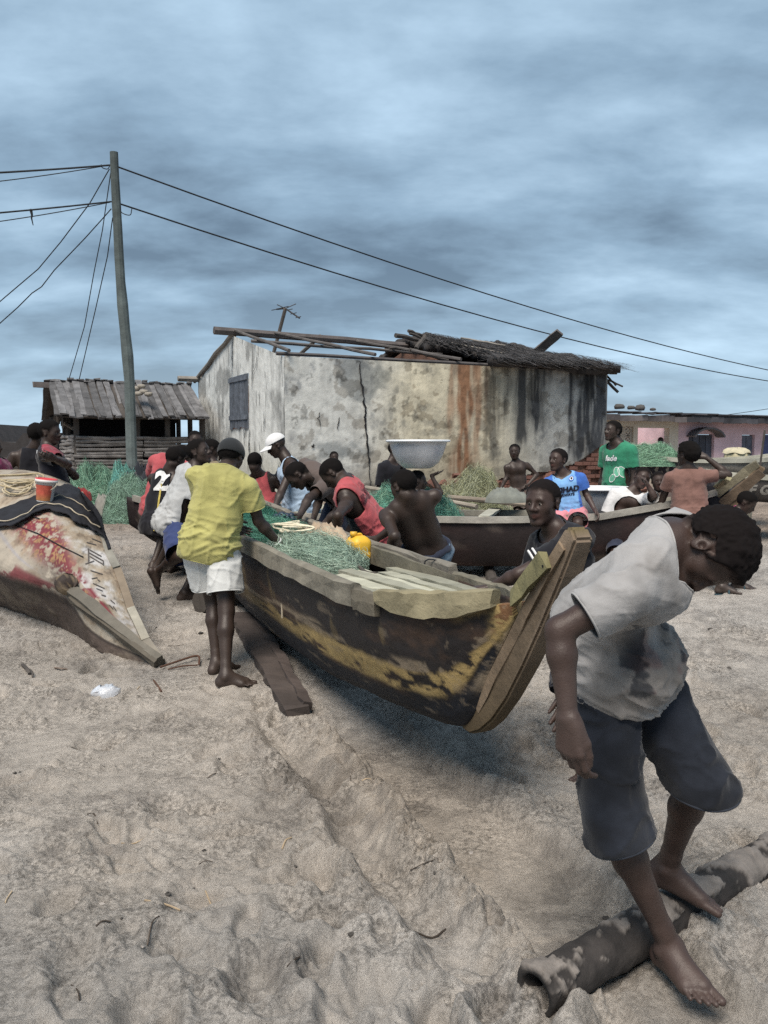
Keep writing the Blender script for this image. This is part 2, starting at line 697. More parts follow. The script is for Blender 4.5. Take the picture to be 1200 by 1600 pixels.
def sand_material():
    m_ = mat('beach sand', (0.475, 0.445, 0.408), 0.95, 0.20, 9, 0.0, spec=0.12, rvar=0.04)
    nt = m_.node_tree
    L = nt.links.new
    b = nt.nodes['Principled BSDF']
    tcn = [n for n in nt.nodes if n.type == 'TEX_COORD'][0]
    hs = []
    for sc, det, rg in ((26, 7, 0.72), (110, 5, 0.75), (420, 2, 0.6)):
        n = nt.nodes.new('ShaderNodeTexNoise')
        n.inputs['Scale'].default_value = sc
        n.inputs['Detail'].default_value = det
        n.inputs['Roughness'].default_value = rg
        L(tcn.outputs['Object'], n.inputs['Vector'])
        hs.append(n.outputs['Fac'])
    prev = None
    for h_, dist in zip(hs, (0.034, 0.012, 0.003)):
        bp = nt.nodes.new('ShaderNodeBump')
        bp.inputs['Distance'].default_value = dist
        bp.inputs['Strength'].default_value = 0.9
        L(h_, bp.inputs['Height'])
        if prev:
            L(prev, bp.inputs['Normal'])
        prev = bp.outputs[0]
    L(prev, b.inputs['Normal'])
    # fine patchy speckle: damp clods, plus the clumps' shading contrast put into the colour
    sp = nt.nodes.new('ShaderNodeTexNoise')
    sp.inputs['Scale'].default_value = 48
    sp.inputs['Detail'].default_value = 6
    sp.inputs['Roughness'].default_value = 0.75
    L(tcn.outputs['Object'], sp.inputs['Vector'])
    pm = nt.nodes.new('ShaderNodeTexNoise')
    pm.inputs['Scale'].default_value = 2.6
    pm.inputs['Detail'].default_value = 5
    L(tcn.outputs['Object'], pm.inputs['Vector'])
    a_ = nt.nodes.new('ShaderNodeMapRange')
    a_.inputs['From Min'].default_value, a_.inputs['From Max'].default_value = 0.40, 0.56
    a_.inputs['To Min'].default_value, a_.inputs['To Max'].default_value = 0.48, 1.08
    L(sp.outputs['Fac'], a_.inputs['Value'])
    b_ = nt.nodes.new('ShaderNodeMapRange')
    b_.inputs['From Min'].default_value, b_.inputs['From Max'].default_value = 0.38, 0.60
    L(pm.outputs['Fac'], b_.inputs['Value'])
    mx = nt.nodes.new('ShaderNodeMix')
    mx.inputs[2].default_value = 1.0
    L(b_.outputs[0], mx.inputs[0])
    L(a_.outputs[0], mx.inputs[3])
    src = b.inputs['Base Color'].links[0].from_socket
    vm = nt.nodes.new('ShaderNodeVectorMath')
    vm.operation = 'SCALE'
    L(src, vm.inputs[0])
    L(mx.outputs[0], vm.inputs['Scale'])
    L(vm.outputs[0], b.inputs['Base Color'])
    return m_


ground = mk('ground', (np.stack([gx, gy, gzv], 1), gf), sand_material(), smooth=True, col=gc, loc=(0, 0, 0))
tag(ground, 'trampled pale grey-brown beach sand with foot prints and drag marks', None, kind='structure')

# ================================================================== shared materials
M_WOODG = mat('grey weathered timber', (0.20, 0.185, 0.165), 0.9, 0.45, 3.0, 0.006, 18, stretch=(1, 1, 1))
M_WOODD = mat('dark weathered timber', (0.070, 0.062, 0.056), 0.9, 0.4, 4.0, 0.006, 20)
M_WOODL = mat('pale bare timber', (0.36, 0.28, 0.19), 0.8, 0.3, 5.0, 0.004, 22)
M_LOG = mat('old grey logs', (0.17, 0.16, 0.15), 0.92, 0.5, 5.0, 0.008, 25)
M_WIRE = mat('dark wire', (0.02, 0.022, 0.025), 0.6, 0.1, 5)
M_BLACK = mat('black', (0.012, 0.012, 0.014), 0.85, 0.2, 5)
M_PLASTER = mat('stained lime plaster', (0.58, 0.575, 0.54), 0.92, 0.18, 5.0, 0.008, 14)
M_BRICK = mat('red mud brick', (0.165, 0.082, 0.064), 0.95, 0.4, 9.0, 0.01, 30)
M_MUD = mat('reddish mud wall', (0.17, 0.095, 0.068), 0.95, 0.35, 4.0, 0.015, 12)
M_THATCH = mat('dark thatch straw', (0.050, 0.047, 0.047), 0.95, 0.45, 7.0, 0.01, 60)
M_STONE = mat('grey stone', (0.14, 0.135, 0.13), 0.95, 0.35, 6, 0.01, 20)
M_ROPE = mat('pale rope', (0.38, 0.33, 0.25), 0.9, 0.25, 40, 0.001, 200)

# ================================================================== old house with half a roof
H0 = V(-1.9, 16.0)
E1, E2 = V(0.897, 0.442), V(-0.442, 0.897)
HL, HW, HZ0, HZ1, HR = 7.9, 6.75, 0.30, 3.23, 4.02


def hp(u, w, z):
    q = H0 + E1 * u + E2 * w
    return V(q[0], q[1], z)


def wall_u(px):
    k = (px - 600) / F_PX
    return (k * 16 + 1.9) / (0.897 - 0.442 * k)


house = thing('old_house', 'large old plastered house with streaked walls and half its thatch gone', 'house', hp(HL / 2, HW / 2, HZ0))
HN1 = np.append(-E2, 0)          # outward normal of the long front wall
HN2 = np.append(-E1, 0)          # outward normal of the gable wall


def grid_wall(pfun, us, zs, keep, thick, inward):
    """a plastered wall as a fine sheet with thickness; keep(u,z) says where plaster is left"""
    U, Z = np.meshgrid(us, zs, indexing='ij')
    u, z = U.ravel(), Z.ravel()
    nu, nz = len(us), len(zs)
    front = np.array([pfun(a, b) for a, b in zip(u, z)])
    ii, jj = np.meshgrid(np.arange(nu - 1), np.arange(nz - 1), indexing='ij')
    q = (ii * nz + jj).ravel()
    f = np.stack([q, q + nz, q + nz + 1, q + 1], 1)
    k = keep(u, z)
    f = f[k[f].sum(1) >= 3]
    return front, f, u, z


us = np.linspace(0, HL, 330)
zs = np.linspace(HZ0, HZ1 + 0.02, 130)


def low_edge(u):
    """height down to which the front plaster still holds"""
    n = fbm(np.stack([u * 1.7, u * 0], 1), 3, 8) * 0.16
    base = np.interp(u, [0, 2.9, 3.3, 4.2, 4.7, 6.0, 6.3, 7.0, 7.4, 7.9], [0.34, 0.36, 0.52, 0.5, 0.82, 0.86, 0.95, 1.15, 1.35, 1.55])
    return base + n


def front_keep(u, z):
    return z > low_edge(u)


fv, ff, fu, fz = grid_wall(lambda a, b: hp(a, 0, b), us, zs, front_keep, 0.2, 1)
pw = np.stack([fu, fz], 1)
und = 0.012 * fbm(pw * 1.6, 3, 14) + 0.006 * fbm(pw * 7, 3, 15)
fv = fv + und[:, None] * HN1


def streak(u0, width, z_top, z_bot, seed, soft=0.6):
    """a run-down stain: a ragged vertical band that thins toward its foot"""
    wv = 1.5 * width * (0.75 + 0.5 * fbm(np.stack([fz * 1.1, fz * 0 + seed], 1), 2, seed))
    c = u0 + 0.10 * fbm(np.stack([fz * 0.9 + 7, fz * 0 + seed], 1), 2, seed + 3)
    b = np.exp(-(np.abs(fu - c) / wv) ** 3)
    rag = 0.95 + 1.1 * fbm(np.stack([fu * 11, fz * 1.3], 1), 4, seed + 5)
    v = sstep(z_bot, z_bot + soft, fz + 0.25 * fbm(np.stack([fu * 9, fz * 0], 1), 3, seed + 9)) * (fz < z_top + 0.2)
    return np.clip(b * rag * v, 0, 1)


wc = np.ones((len(fv), 3)) * V(0.90, 0.92, 0.93)
wc *= (1 - .22 * sstep(4.5, 5.5, fu))[:, None]
warm = sstep(1.2, 3.0, fu + .5 * fbm(pw * .8, 3, 98)) * sstep(6.6, 4.4, fu)
wc *= 1 - warm[:, None] * V(0.0, 0.09, 0.27)
blot = sstep(0.02, 0.30, fbm(pw * V(1.2, 1.4) + 3, 5, 19) + 0.42 * sstep(2.35, 2.95, fz) * sstep(3.1, 2.6, fu) - 0.10)
wc *= 1 - 0.60 * blot[:, None] * .75 * sstep(3.4, 2.6, fu)[:, None] * V(1, 0.95, 0.9)
grime = sstep(1.75, 0.6, fz + 0.35 * fbm(pw * 1.5, 3, 23))
wc *= 1 - grime[:, None] * V(0.40, 0.43, 0.46)
mould = sstep(.02, .30, fbm(pw * V(1.6, 1.9) + 21, 6, 219, .6)) * (.35 + .65 * sstep(.0, .35, fbm(pw * V(7, 6), 4, 220)))
wc *= 1 - .42 * mould[:, None] * V(1, .97, .90)
peel = sstep(.17, .21, fbm(pw * V(2.6, 3.0) + 77, 5, 221, .55))
wc = wc * (1 - peel[:, None]) + wc * peel[:, None] * V(.66, .64, .62)
fine = fbm(pw * V(5, 3.6), 5, 27)
wc *= (1 + 0.17 * fine)[:, None]
run = sstep(0.05, 0.55, fbm(np.stack([fu * 7.5, fz * 0.55], 1), 4, 29))
wc *= 1 - 0.14 * run[:, None]
for (u0, wd, zb, sd, a) in ((wall_u(722), 0.21, 0.3, 31, 0.95), (wall_u(742), 0.10, 0.9, 32, .75), (wall_u(707), 0.07, 1.4, 33, .6), (wall_u(757), .08, 1.7, 133, .5)):
    k = streak(u0, wd, 3.3, zb, sd) * a
    wc = wc * (1 - k[:, None]) + wc * k[:, None] * V(0.44, 0.24, 0.17)
for (u0, wd, zb, sd, a) in ((wall_u(770), 0.14, 0.9, 41, .6), (wall_u(812), 0.13, 1.3, 42, .9), (wall_u(838), 0.15, 1.6, 43, .95),
                            (wall_u(908), 0.20, 1.0, 44, .95), (wall_u(934), 0.24, 0.8, 45, 1.0), (wall_u(888), .08, 1.2, 46, .7),
                            (wall_u(790), .08, 1.9, 47, .6), (wall_u(862), .25, 2.9, 48, .6), (wall_u(800), .4, 2.9, 49, .6),
                            (wall_u(900), .4, 2.6, 50, .6)):
    k = np.clip(streak(u0, wd, 3.3, zb, sd) * a * 1.3, 0, 1)
    wc = wc * (1 - k[:, None]) + wc * k[:, None] * V(0.15, 0.16, 0.185)
chips = sstep(0.42, 0.50, fbm(pw * 5.2 + 50, 4, 51)) * sstep(5.0, 3.0, fu)
wc = wc * (1 - 0.45 * chips[:, None])
o = mk('wall', (fv, ff), M_PLASTER, house, True, np.clip(wc, 0.02, 1.2))
o['label'] = 'long front wall with rust and black run stains'

# gable wall
gw = np.linspace(0, HW, 200)


def gable_top(w):
    return HZ1 + (HR - HZ1) * (1 - np.abs(w - HW / 2) / (HW / 2))


gt = np.linspace(0, 1, 110)
U, T = np.meshgrid(gw, gt, indexing='ij')
w_, t_ = U.ravel(), T.ravel()
z_ = HZ0 + (gable_top(w_) - HZ0) * t_
gv = np.stack([H0[0] + E2[0] * w_, H0[1] + E2[1] * w_, z_], 1)
ii, jj = np.meshgrid(np.arange(199), np.arange(109), indexing='ij')
q = (ii * 110 + jj).ravel()
gfq = np.stack([q, q + 1, q + 111, q + 110], 1)
WIN = (2.28, 3.72, 1.92, 3.12)
inwin = (w_ > WIN[0]) & (w_ < WIN[1]) & (z_ > WIN[2]) & (z_ < WIN[3])
gfq = gfq[inwin[gfq].sum(1) < 4]
pg = np.stack([w_, z_], 1)
gv = gv + (0.012 * fbm(pg * 1.6, 3, 114) + 0.006 * fbm(pg * 7, 3, 115))[:, None] * HN2
gcx = np.ones((len(gv), 3)) * V(1.0, 1.03, 1.06)
gcx *= (1 + 0.16 * fbm(pg * V(5, 2), 4, 127))[:, None]
bl = sstep(0.05, 0.32, fbm(pg * 1.3 + 9, 5, 119))
gcx *= 1 - 0.45 * bl[:, None]
rn_ = sstep(0.10, 0.5, fbm(np.stack([w_ * 7, z_ * 0.5], 1), 4, 129))
gcx *= 1 - 0.22 * rn_[:, None]
gr = sstep(1.9, 0.7, z_ + 0.3 * fbm(pg * 1.5, 3, 123))
gcx *= 1 - gr[:, None] * V(0.25, 0.27, 0.34)
tk = sstep(0.45, 0.55, fbm(np.stack([w_ * 12, z_ * 2.0], 1), 3, 131))
gcx *= 1 - 0.55 * tk[:, None]
o = mk('wall', (gv, gfq), M_PLASTER, house, True, np.clip(gcx, 0.02, 1.15))
o['label'] = 'gable end wall with a boarded window'
# the masonry core behind the plaster, the other two walls, the inner cross wall
core = join([box(hp(HL / 2, 0.17, (HZ0 + HZ1) / 2 - .02)[:3], (HL - .12, 0.2, HZ1 - HZ0 - .06), [np.append(E1, 0), np.append(E2, 0), (0, 0, 1)])])
mk('wall_core', core, M_MUD, house)
bw = box(hp(HL / 2, HW - 0.11, (HZ0 + HZ1) / 2 - .03), (HL - .1, 0.2, HZ1 - HZ0 - .06), [np.append(E1, 0), np.append(E2, 0), (0, 0, 1)])
mk('wall', bw, M_MUD, house)


def gable_slab(u, thick, wlo, whi, zlo, drop=0.0, name='wall', mt=M_MUD):
    pts = [(wlo, zlo), (whi, zlo), (whi, gable_top(whi) - drop), (HW / 2, HR - drop), (wlo, gable_top(wlo) - drop)]
    v = [hp(u, a, b) for a, b in pts] + [hp(u + thick, a, b) for a, b in pts]
    f = [[0, 1, 2, 3, 4], [9, 8, 7, 6, 5]] + [[i, i + 5, (i + 1) % 5 + 5, (i + 1) % 5] for i in range(5)]
    return mk(name, (v, f), mt, house)


gable_slab(HL - 0.2, 0.2, 0.28, HW - 0.22, HZ0, 0.04)
gable_slab(4.35, 0.15, 0.28, HW - 0.22, HZ0, 0.10, 'partition_wall')

# boarded window shutter: boards, ledges, a surround
for i in range(7):
    a, b = WIN[0] + 0.02 + i * 0.2, WIN[0] + 0.02 + (i + 1) * 0.2
    c = (a + b) / 2
    p0, p1 = hp(-0.015 - 0.004 * (i % 2), c, WIN[2] + 0.02 * (i % 3)), hp(-0.015 - 0.004 * (i % 2), c, WIN[3] - 0.02)
    o = mk('shutter_board', plank(p0, p1, 0.188, 0.03, up=HN2, seg=3, jit=0.003, seed=i), mat('blue grey shutter paint', (0.105, 0.12, 0.145), .85, .4, 8, .004, 30), house,
           col=V(1, 1, 1) * (0.8 + 0.35 * ((i * 7) % 5) / 5))
for z in (WIN[2] + 0.25, WIN[3] - 0.1):
    mk('shutter_ledge', plank(hp(-0.045, WIN[0] + .03, z), hp(-0.045, WIN[1] - .03, z + .01), 0.1, 0.025, up=HN2, seg=3, jit=.003), MATS['blue grey shutter paint'], house)

# cracks: narrow open joints
def crack(pts, nrm3, wd, seed):
    r = np.random.default_rng(seed)
    P = curve_pts(pts, 9)
    v, f = [], []
    d = nrm(np.cross(nrm3, V(0, 0, 1)))
    for i, p in enumerate(P):
        t = i / (len(P) - 1)
        w2 = wd * (0.45 + 0.7 * r.random()) * (0.35 + math.sin(math.pi * min(1, t * 0.9 + .1)))
        j = d * r.normal(0, 0.012)
        v += [p + j - d * w2 / 2 + nrm3 * 0.024, p + j + d * w2 / 2 + nrm3 * 0.024]
        if i:
            k = 2 * i
            f.append([k - 2, k - 1, k + 1, k])
    return np.array(v), f


def wp(px, z):
    return hp(wall_u(px), 0, z)


for pts, n_, wd, sd in (([wp(562, 3.22), wp(563, 2.9), wp(570, 2.3), wp(570, 2.0), wp(575, 1.4), wp(577, 0.9), wp(580, .6)], HN1, 0.036, 1),
                        ([wp(498, 2.2), wp(500, 1.9)], HN1, 0.02, 3), ([wp(530, 2.1), wp(528, 1.85)], HN1, .018, 4),
                        ([wp(690, 2.1), wp(695, 2.2)], HN1, .014, 5), ([wp(488, 1.5), wp(491, 1.58)], HN1, .05, 15),
                        ([hp(0, 3.4, 3.98), hp(0, 3.45, 3.5), hp(0, 3.5, 3.1)], HN2, 0.05, 6),
                        ([hp(0, 1.6, 3.5), hp(0, 1.7, 3.2), hp(0, 1.95, 3.05), hp(0, 2.0, 2.7)], HN2, 0.035, 7),
                        ([hp(0, 2.2, 1.9), hp(0, 2.25, 1.5), hp(0, 2.2, 1.2)], HN2, .05, 8),
                        ([hp(0, 2.6, 1.9), hp(0, 2.6, 1.55)], HN2, .04, 9), ([hp(0, 5.2, 2.4), hp(0, 5.25, 2.0)], HN2, .03, 10),
                        ([hp(0, 1.2, 2.2), hp(0, 1.2, 1.8)], HN2, .03, 12), ([hp(0, 4.3, 2.6), hp(0, 4.35, 2.2)], HN2, .03, 13)):
    mk('crack', crack(pts, n_, wd, sd), M_BLACK, house)

# bricks of the footing, laid bare where the plaster has fallen
bm_, bf_ = box((0, 0, 0), (0.225, 0.10, 0.082))
brick0 = None
rb = random.Random(5)
cnt = 0
for row in range(14):
    z = HZ0 + 0.06 + row * 0.098
    for k in range(-1, 36):
        u = k * 0.245 + (row % 2) * 0.12
        if not (2.7 < u < HL - 0.05):
            continue
        if z + 0.03 > float(low_edge(np.array([u]))[0]) + 0.02 or (z < 0.36):
            continue
        if rb.random() < 0.10:
            continue
        pos = hp(u, 0.045 + rb.uniform(-.02, .03), z)
        if brick0 is None:
            Rm = np.array([np.append(E1, 0), np.append(E2, 0), (0, 0, 1)])
            ob = mk('brick', (bm_ @ Rm + ORG[house.name], bf_), M_BRICK, house)
            brick0 = ob
        else:
            ob = brick0.copy()
            COL.objects.link(ob)
            ob.parent = house
        ob.location = pos - ORG[house.name]
        ob.rotation_euler = (rb.uniform(-.04, .04), rb.uniform(-.04, .04), rb.uniform(-.06, .06))
        cnt += 1

# roof timbers: ridge pole, wall plates, purlins and rafters still standing
def pole_part(name, a, b, r, seed, mt=M_WOODG, col=None):
    P = [a + (b - a) * t for t in np.linspace(0, 1, 6)]
    rg = np.random.default_rng(seed)
    P = [p + rg.normal(0, r * 0.25, 3) * (0 < i < 5) for i, p in enumerate(P)]
    return mk(name, tube(P, [r * (1.06 - 0.02 * i) for i in range(6)], 7, True, 0.05, seed), mt, house, col=col)


pole_part('ridge_pole', hp(-0.45, HW / 2, HR + .10), hp(HL * 0.62, HW / 2, HR + .02), 0.085, 1, M_WOODD, V(1.5, 1.5, 1.6))
pole_part('wall_plate', hp(-0.12, 0.10, HZ1 + .07), hp(HL * 0.60, 0.1, HZ1 + .06), 0.036, 2, M_WOODG, V(.45, .45, .5))
pole_part('wall_plate', hp(-0.55, HW - .1, HZ1 + .06), hp(HL * 0.9, HW - .1, HZ1 + .06), 0.07, 3)
pole_part('purlin', hp(-0.10, 1.75, 3.72), hp(HL * 0.56, 1.65, 3.66), 0.034, 4, M_WOODG, V(.5, .5, .54))
for i, (u0, u1, w0, w1) in enumerate(((0.05, 0.02, -0.15, HW / 2), (1.9, 0.95, -.05, HW / 2), (3.9, 2.7, -.05, 2.6))):
    def rz(w):
        return HZ1 + (HR - HZ1) * (w / (HW / 2)) + 0.14
    pole_part('rafter', hp(u0, w0, rz(w0)), hp(u1, w1, rz(w1)), 0.034, 10 + i, M_WOODG, V(.5, .5, .54))
for i, (u0, u1) in enumerate(((0.1, 0.1), (2.1, 2.1))):
    pole_part('rafter', hp(u0, HW + .2, HZ1 + .1), hp(u1, HW / 2, HR + .12), 0.05, 30 + i)
pole_part('rafter', hp(-0.03, HW + .25, HZ1 + .03), hp(-0.03, HW / 2, HR + .06), .05, 41)

# what is left of the thatch, right half: a sagging bed of straw plus loose stalks and battens
tu = np.linspace(4.05, HL + 0.16, 60)
tw = np.linspace(-0.38, HW / 2 + 0.15, 34)
U, W = np.meshgrid(tu, tw, indexing='ij')
u, w = U.ravel(), W.ravel()
zt = HZ1 + (HR - HZ1) * (w / (HW / 2)) + 0.20 + 0.10 * fbm(np.stack([u, w], 1) * 1.1, 3, 201) + 0.05 * fbm(np.stack([u * 6, w * 2], 1), 3, 202)
zt += 0.14 * np.exp(-((u - 5.0) / .6) ** 2) * sstep(1.0, 3.0, w) - 0.10 * sstep(7.0, 8.2, u) * sstep(1, 3, w)
tv = np.stack([H0[0] + E1[0] * u + E2[0] * w, H0[1] + E1[1] * u + E2[1] * w, zt], 1)
ii, jj = np.meshgrid(np.arange(59), np.arange(33), indexing='ij')
q = (ii * 34 + jj).ravel()
tf = np.stack([q, q + 34, q + 35, q + 1], 1)
edge = (u > 4.55 + 0.55 * fbm(np.stack([w * 2.2, w * 0], 1), 3, 203) + 0.25 * np.sin(w * 2)) & (w > -0.30 + 0.16 * fbm(np.stack([u * 3, u * 0], 1), 3, 205))
tf = tf[edge[tf].all(1)]
o = mk('thatch', (tv, tf), M_THATCH, house, True, (0.9 + 0.5 * fbm(np.stack([u * 9, w * 1.4], 1), 3, 207))[:, None] * np.ones(3))
solid(o, 0.16, -1)
# far slope
tv2 = tv.copy()
w2 = HW - w
tv2[:, 0] = H0[0] + E1[0] * u + E2[0] * w2
tv2[:, 1] = H0[1] + E1[1] * u + E2[1] * w2
o = mk('thatch', (tv2, tf[:, ::-1].copy()), M_THATCH, house, True)
solid(o, 0.16, -1)
rs = np.random.default_rng(77)
sv, sf = [], []
n_st = 5200
for i in range(n_st):
    uu = rs.uniform(4.3, HL + 0.2)
    ww = rs.uniform(-0.35, HW / 2 + 0.1)
    if uu < 4.55 + 0.4 * math.sin(ww * 2.2) + rs.uniform(-.3, .5):
        continue
    L = rs.uniform(0.25, 0.7)
    an = rs.normal(0, 0.22) if rs.random() > .12 else rs.uniform(-1.2, 1.2)
    z0 = HZ1 + (HR - HZ1) * (ww / (HW / 2)) + 0.235 + rs.uniform(-.04, .06) + 0.10 * math.exp(-((uu - 5) / .6) ** 2) * (ww > 1.5) - (0.1 if uu > 7.4 and ww > 1.5 else 0)
    a = hp(uu, ww, z0)
    dw, du = -L * math.cos(an), L * math.sin(an)
    b = hp(uu + du, ww + dw, z0 + (HR - HZ1) / (HW / 2) * dw + rs.uniform(-.07, .05))
    s = np.append(E1, 0) * rs.uniform(0.007, 0.016)
    k = len(sv)
    sv += [a - s, a + s, b + s * .5, b - s * .5]
    sf.append([k, k + 1, k + 2, k + 3])
sc_ = np.repeat(rs.uniform(0.5, 1.9, len(sv) // 4), 4)[:, None] * np.ones(3)
o = mk('thatch_straw', (np.array(sv), sf), M_THATCH, house, col=sc_)
o['kind'] = 'stuff'
# eave battens and loose sticks
for i in range(13):
    uu = rs.uniform(4.3, 7.6)
    a = hp(uu, rs.uniform(-.35, -.15), HZ1 + rs.uniform(.02, .14))
    b = a + np.append(E1, 0) * rs.uniform(.5, 1.3) + V(0, 0, rs.uniform(-.12, .08))
    pole_part('eave_stick', a, b, rs.uniform(.012, .022), 50 + i, M_WOODD)
for (a, b, r) in ((at(618, 524, 18.7), at(652, 531, 19.2), .05), (at(638, 517, 19.0), at(664, 526, 19.4), .035), (at(640, 521, 19), at(668, 532, 19.4), .03),
                  (at(608, 544, 18.5), at(632, 545, 18.8), .03), (at(650, 545, 18.7), at(664, 525, 19.3), .05), (at(640, 546, 18.5), at(700, 563, 18.9), .04),
                  (at(905, 572, 20.8), at(932, 577, 20.9), .03), (at(890, 563, 21), at(908, 572, 21), .03),
                  (at(928, 578, 19.8), at(966, 613, 19.6), .035), (at(945, 592, 19.7), at(973, 604, 19.8), .022), (at(946, 585, 19.8), at(962, 602, 19.4), .025),
                  (at(918, 592, 19.4), at(946, 612, 19.3), .015), (at(770, 580, 18.4), at(790, 592, 18.3), .02), (at(818, 585, 18.8), at(830, 600, 18.6), .02)):
    pole_part('roof_stick', a, b, r, int(r * 1000) + 3, M_WOODD)
mk('roof_board', plank(at(838, 551, 21.2), at(875, 519, 20.6), 0.22, 0.06, up=V(0.3, -1, 0), seg=4, jit=.006), M_WOODD, house, col=V(1.6, 1.6, 1.7))
for i, (x0, y0, x1, y1, yy) in enumerate(((700, 535, 790, 553, 19.6), (760, 548, 850, 572, 20.2), (720, 528, 790, 540, 20.5), (830, 560, 900, 590, 19.9))):
    pole_part('thatch_batten', at(x0, y0, yy), at(x1, y1, yy - .5), .022, 90 + i, M_WOODG)

# ================================================================== television aerial
ap = hp(1.55, HW - 0.6, 3.0)
aer = thing('television_aerial', 'thin rusty television aerial on a mast above the open roof', 'aerial', ap)
top = at(446, 482, ap[1])
mk('mast', tube([ap, (ap + top) / 2 + V(.02, 0, 0), top], 0.05, 6), M_WOODD, aer)
M_METD = mat('dull rusted metal', (0.06, 0.055, 0.055), .6, .3, 8, metal=.4)
boom_a, boom_b = at(432, 488, ap[1]), at(468, 497, ap[1] - .6)
boom_a[2] = top[2] - .02
mk('boom', tube([boom_a, top, boom_b], 0.022, 5), M_METD, aer)
for i, t in enumerate((0.0, 0.2, .36, .55, .75, .95)):
    c = boom_a + (boom_b - boom_a) * t
    c[2] = np.interp(t, [0, .4, 1], [boom_a[2], top[2], boom_b[2]])
    d = V(.25, .9, .22) * (0.34 - 0.03 * i)
    mk('element', tube([c - d, c + d], 0.011, 5), M_METD, aer)
mk('reflector', tube([top + V(-.22, 0, .10), top, top + V(.28, 0, .12)], .012, 5), M_METD, aer)

# ================================================================== log shed
S0 = V(-7.04, 19.0)


def spt(t, w, z):
    q = S0 + E1 * t + E2 * w
    return V(q[0], q[1], z)


shed = thing('log_shed', 'open log shed with a sagging roof of grey split logs behind the pole', 'shed', spt(1.8, 1.4, 0.45))
SL_, SRIDGE, SEAVE = 2.95, 3.06, 2.26
rg = np.random.default_rng(21)
for i in range(15):                      # front wall logs
    z = 0.50 + i * 0.088
    dz = rg.normal(0, .008)
    for (t0, t1) in ((0.0, 1.5), (1.52, SL_)):
        a, b = spt(t0 + rg.uniform(-.03, .03), 0, z + dz), spt(t1 + rg.uniform(-.02, .02), 0, z + dz + rg.normal(0, .012))
        P = [a + (b - a) * t for t in (0, .25, .5, .75, 1)]
        P = [p + rg.normal(0, .008, 3) for p in P]
        mk('wall_log', tube(P, rg.uniform(.038, .05), 7, True, .06, i), M_LOG, shed, col=V(1, 1, 1.02) * rg.uniform(.55, 1.35))
    a, b = spt(-.04, 0.06, z + .03), spt(-.04 + rg.normal(0, .02), 2.75, z + .03)
    P = [a + (b - a) * t + rg.normal(0, .01, 3) for t in (0, .25, .5, .75, 1)]
    mk('wall_log', tube(P, rg.uniform(.04, .05), 7, True, .06, i + 50), M_LOG, shed, col=V(1, 1, 1.02) * rg.uniform(.9, 1.7))
for (t, w, zt_) in ((0.05, .05, 2.3), (1.4, .05, 2.3), (2.1, .05, 2.3), (SL_, .05, 2.3), (0.05, 2.7, 2.3), (SL_, 2.7, 2.3), (0.0, 1.35, 3.0), (SL_, 1.35, 3.0), (2, 2.7, 2.3)):
    mk('post', tube([spt(t, w, .4), spt(t, w, zt_)], .065, 7, True, .05, int(t * 10)), M_WOODD, shed)
mk('ridge_beam', plank(spt(-0.75, 1.35, SRIDGE - .06), spt(SL_ + .05, 1.35, SRIDGE - .08), .14, .14, seg=4, jit=.01), M_WOODD, shed, col=V(1.5, 1.5, 1.6))
for w in (-0.02, 2.72):
    mk('eave_beam', plank(spt(-0.3, w, SEAVE - .02), spt(SL_ + .05, w, SEAVE - .04), .11, .11, seg=4, jit=.01), M_WOODD, shed)
mk('brace', tube([spt(0.0, .2, 1.95), spt(-.1, 1.0, 2.1), spt(-.1, 1.5, 2.05)], .05, 6), M_LOG, shed)
npl = 30
for side in (0, 1):
    for i in range(npl):
        t = -0.42 + i * (SL_ + .52) / npl
        wl, wh = (-0.38, 1.42) if side == 0 else (3.08, 1.28)
        jt = rg.normal(0, .035)
        a = spt(t + jt + rg.normal(0, .03), wh, SRIDGE + .06 + rg.uniform(-.02, .06))
        b = spt(t + jt, wl + rg.normal(0, .06) * (1 if side == 0 else -1), SEAVE - .05 + rg.uniform(-.04, .05))
        P = [a, a + (b - a) * .33 + rg.normal(0, .012, 3), a + (b - a) * .66 + rg.normal(0, .015, 3), b]
        mk('roof_plank', plank(a, b, rg.uniform(.115, .15), rg.uniform(.03, .05), up=(0, 0, 1), seg=4, jit=.010, seed=i + 100 * side, sag=rg.uniform(-.02, .04)), M_LOG, shed, col=V(.92, .97, 1.06) * rg.uniform(.40, 1.10))
for side in (0, 1):
    wl, wh = (-0.30, 1.36) if side == 0 else (3.0, 1.34)
    a, b_, c, d = spt(-.38, wh, SRIDGE - .02), spt(SL_ + .05, wh, SRIDGE - .02), spt(SL_ + .05, wl, SEAVE - .07), spt(-.38, wl, SEAVE - .07)
    solid(mk('roof_lining', ([a, b_, c, d], [[0, 1, 2, 3]]), M_WOODD, shed), .02, 0)
# gable infill hanging cloth / dark boards
for i in range(7):
    w = .25 + i * .36
    zt_ = 2.3 + .75 * (1 - abs(w - 1.35) / 1.45)
    mk('gable_board', plank(spt(-.22, w, 1.95 + .06 * (i % 3)), spt(-.22, w, zt_), .35, .025, up=V(-1, -.4, 0), seg=2, jit=.008, seed=i), M_WOODD, shed, col=V(1, .95, .9) * (.6 + .2 * (i % 3)))
mk('back_panel', box(spt(SL_ / 2, 2.62, 1.4), (SL_ - .2, .04, 1.75), [np.append(E1, 0), np.append(E2, 0), (0, 0, 1)]), M_BLACK, shed)
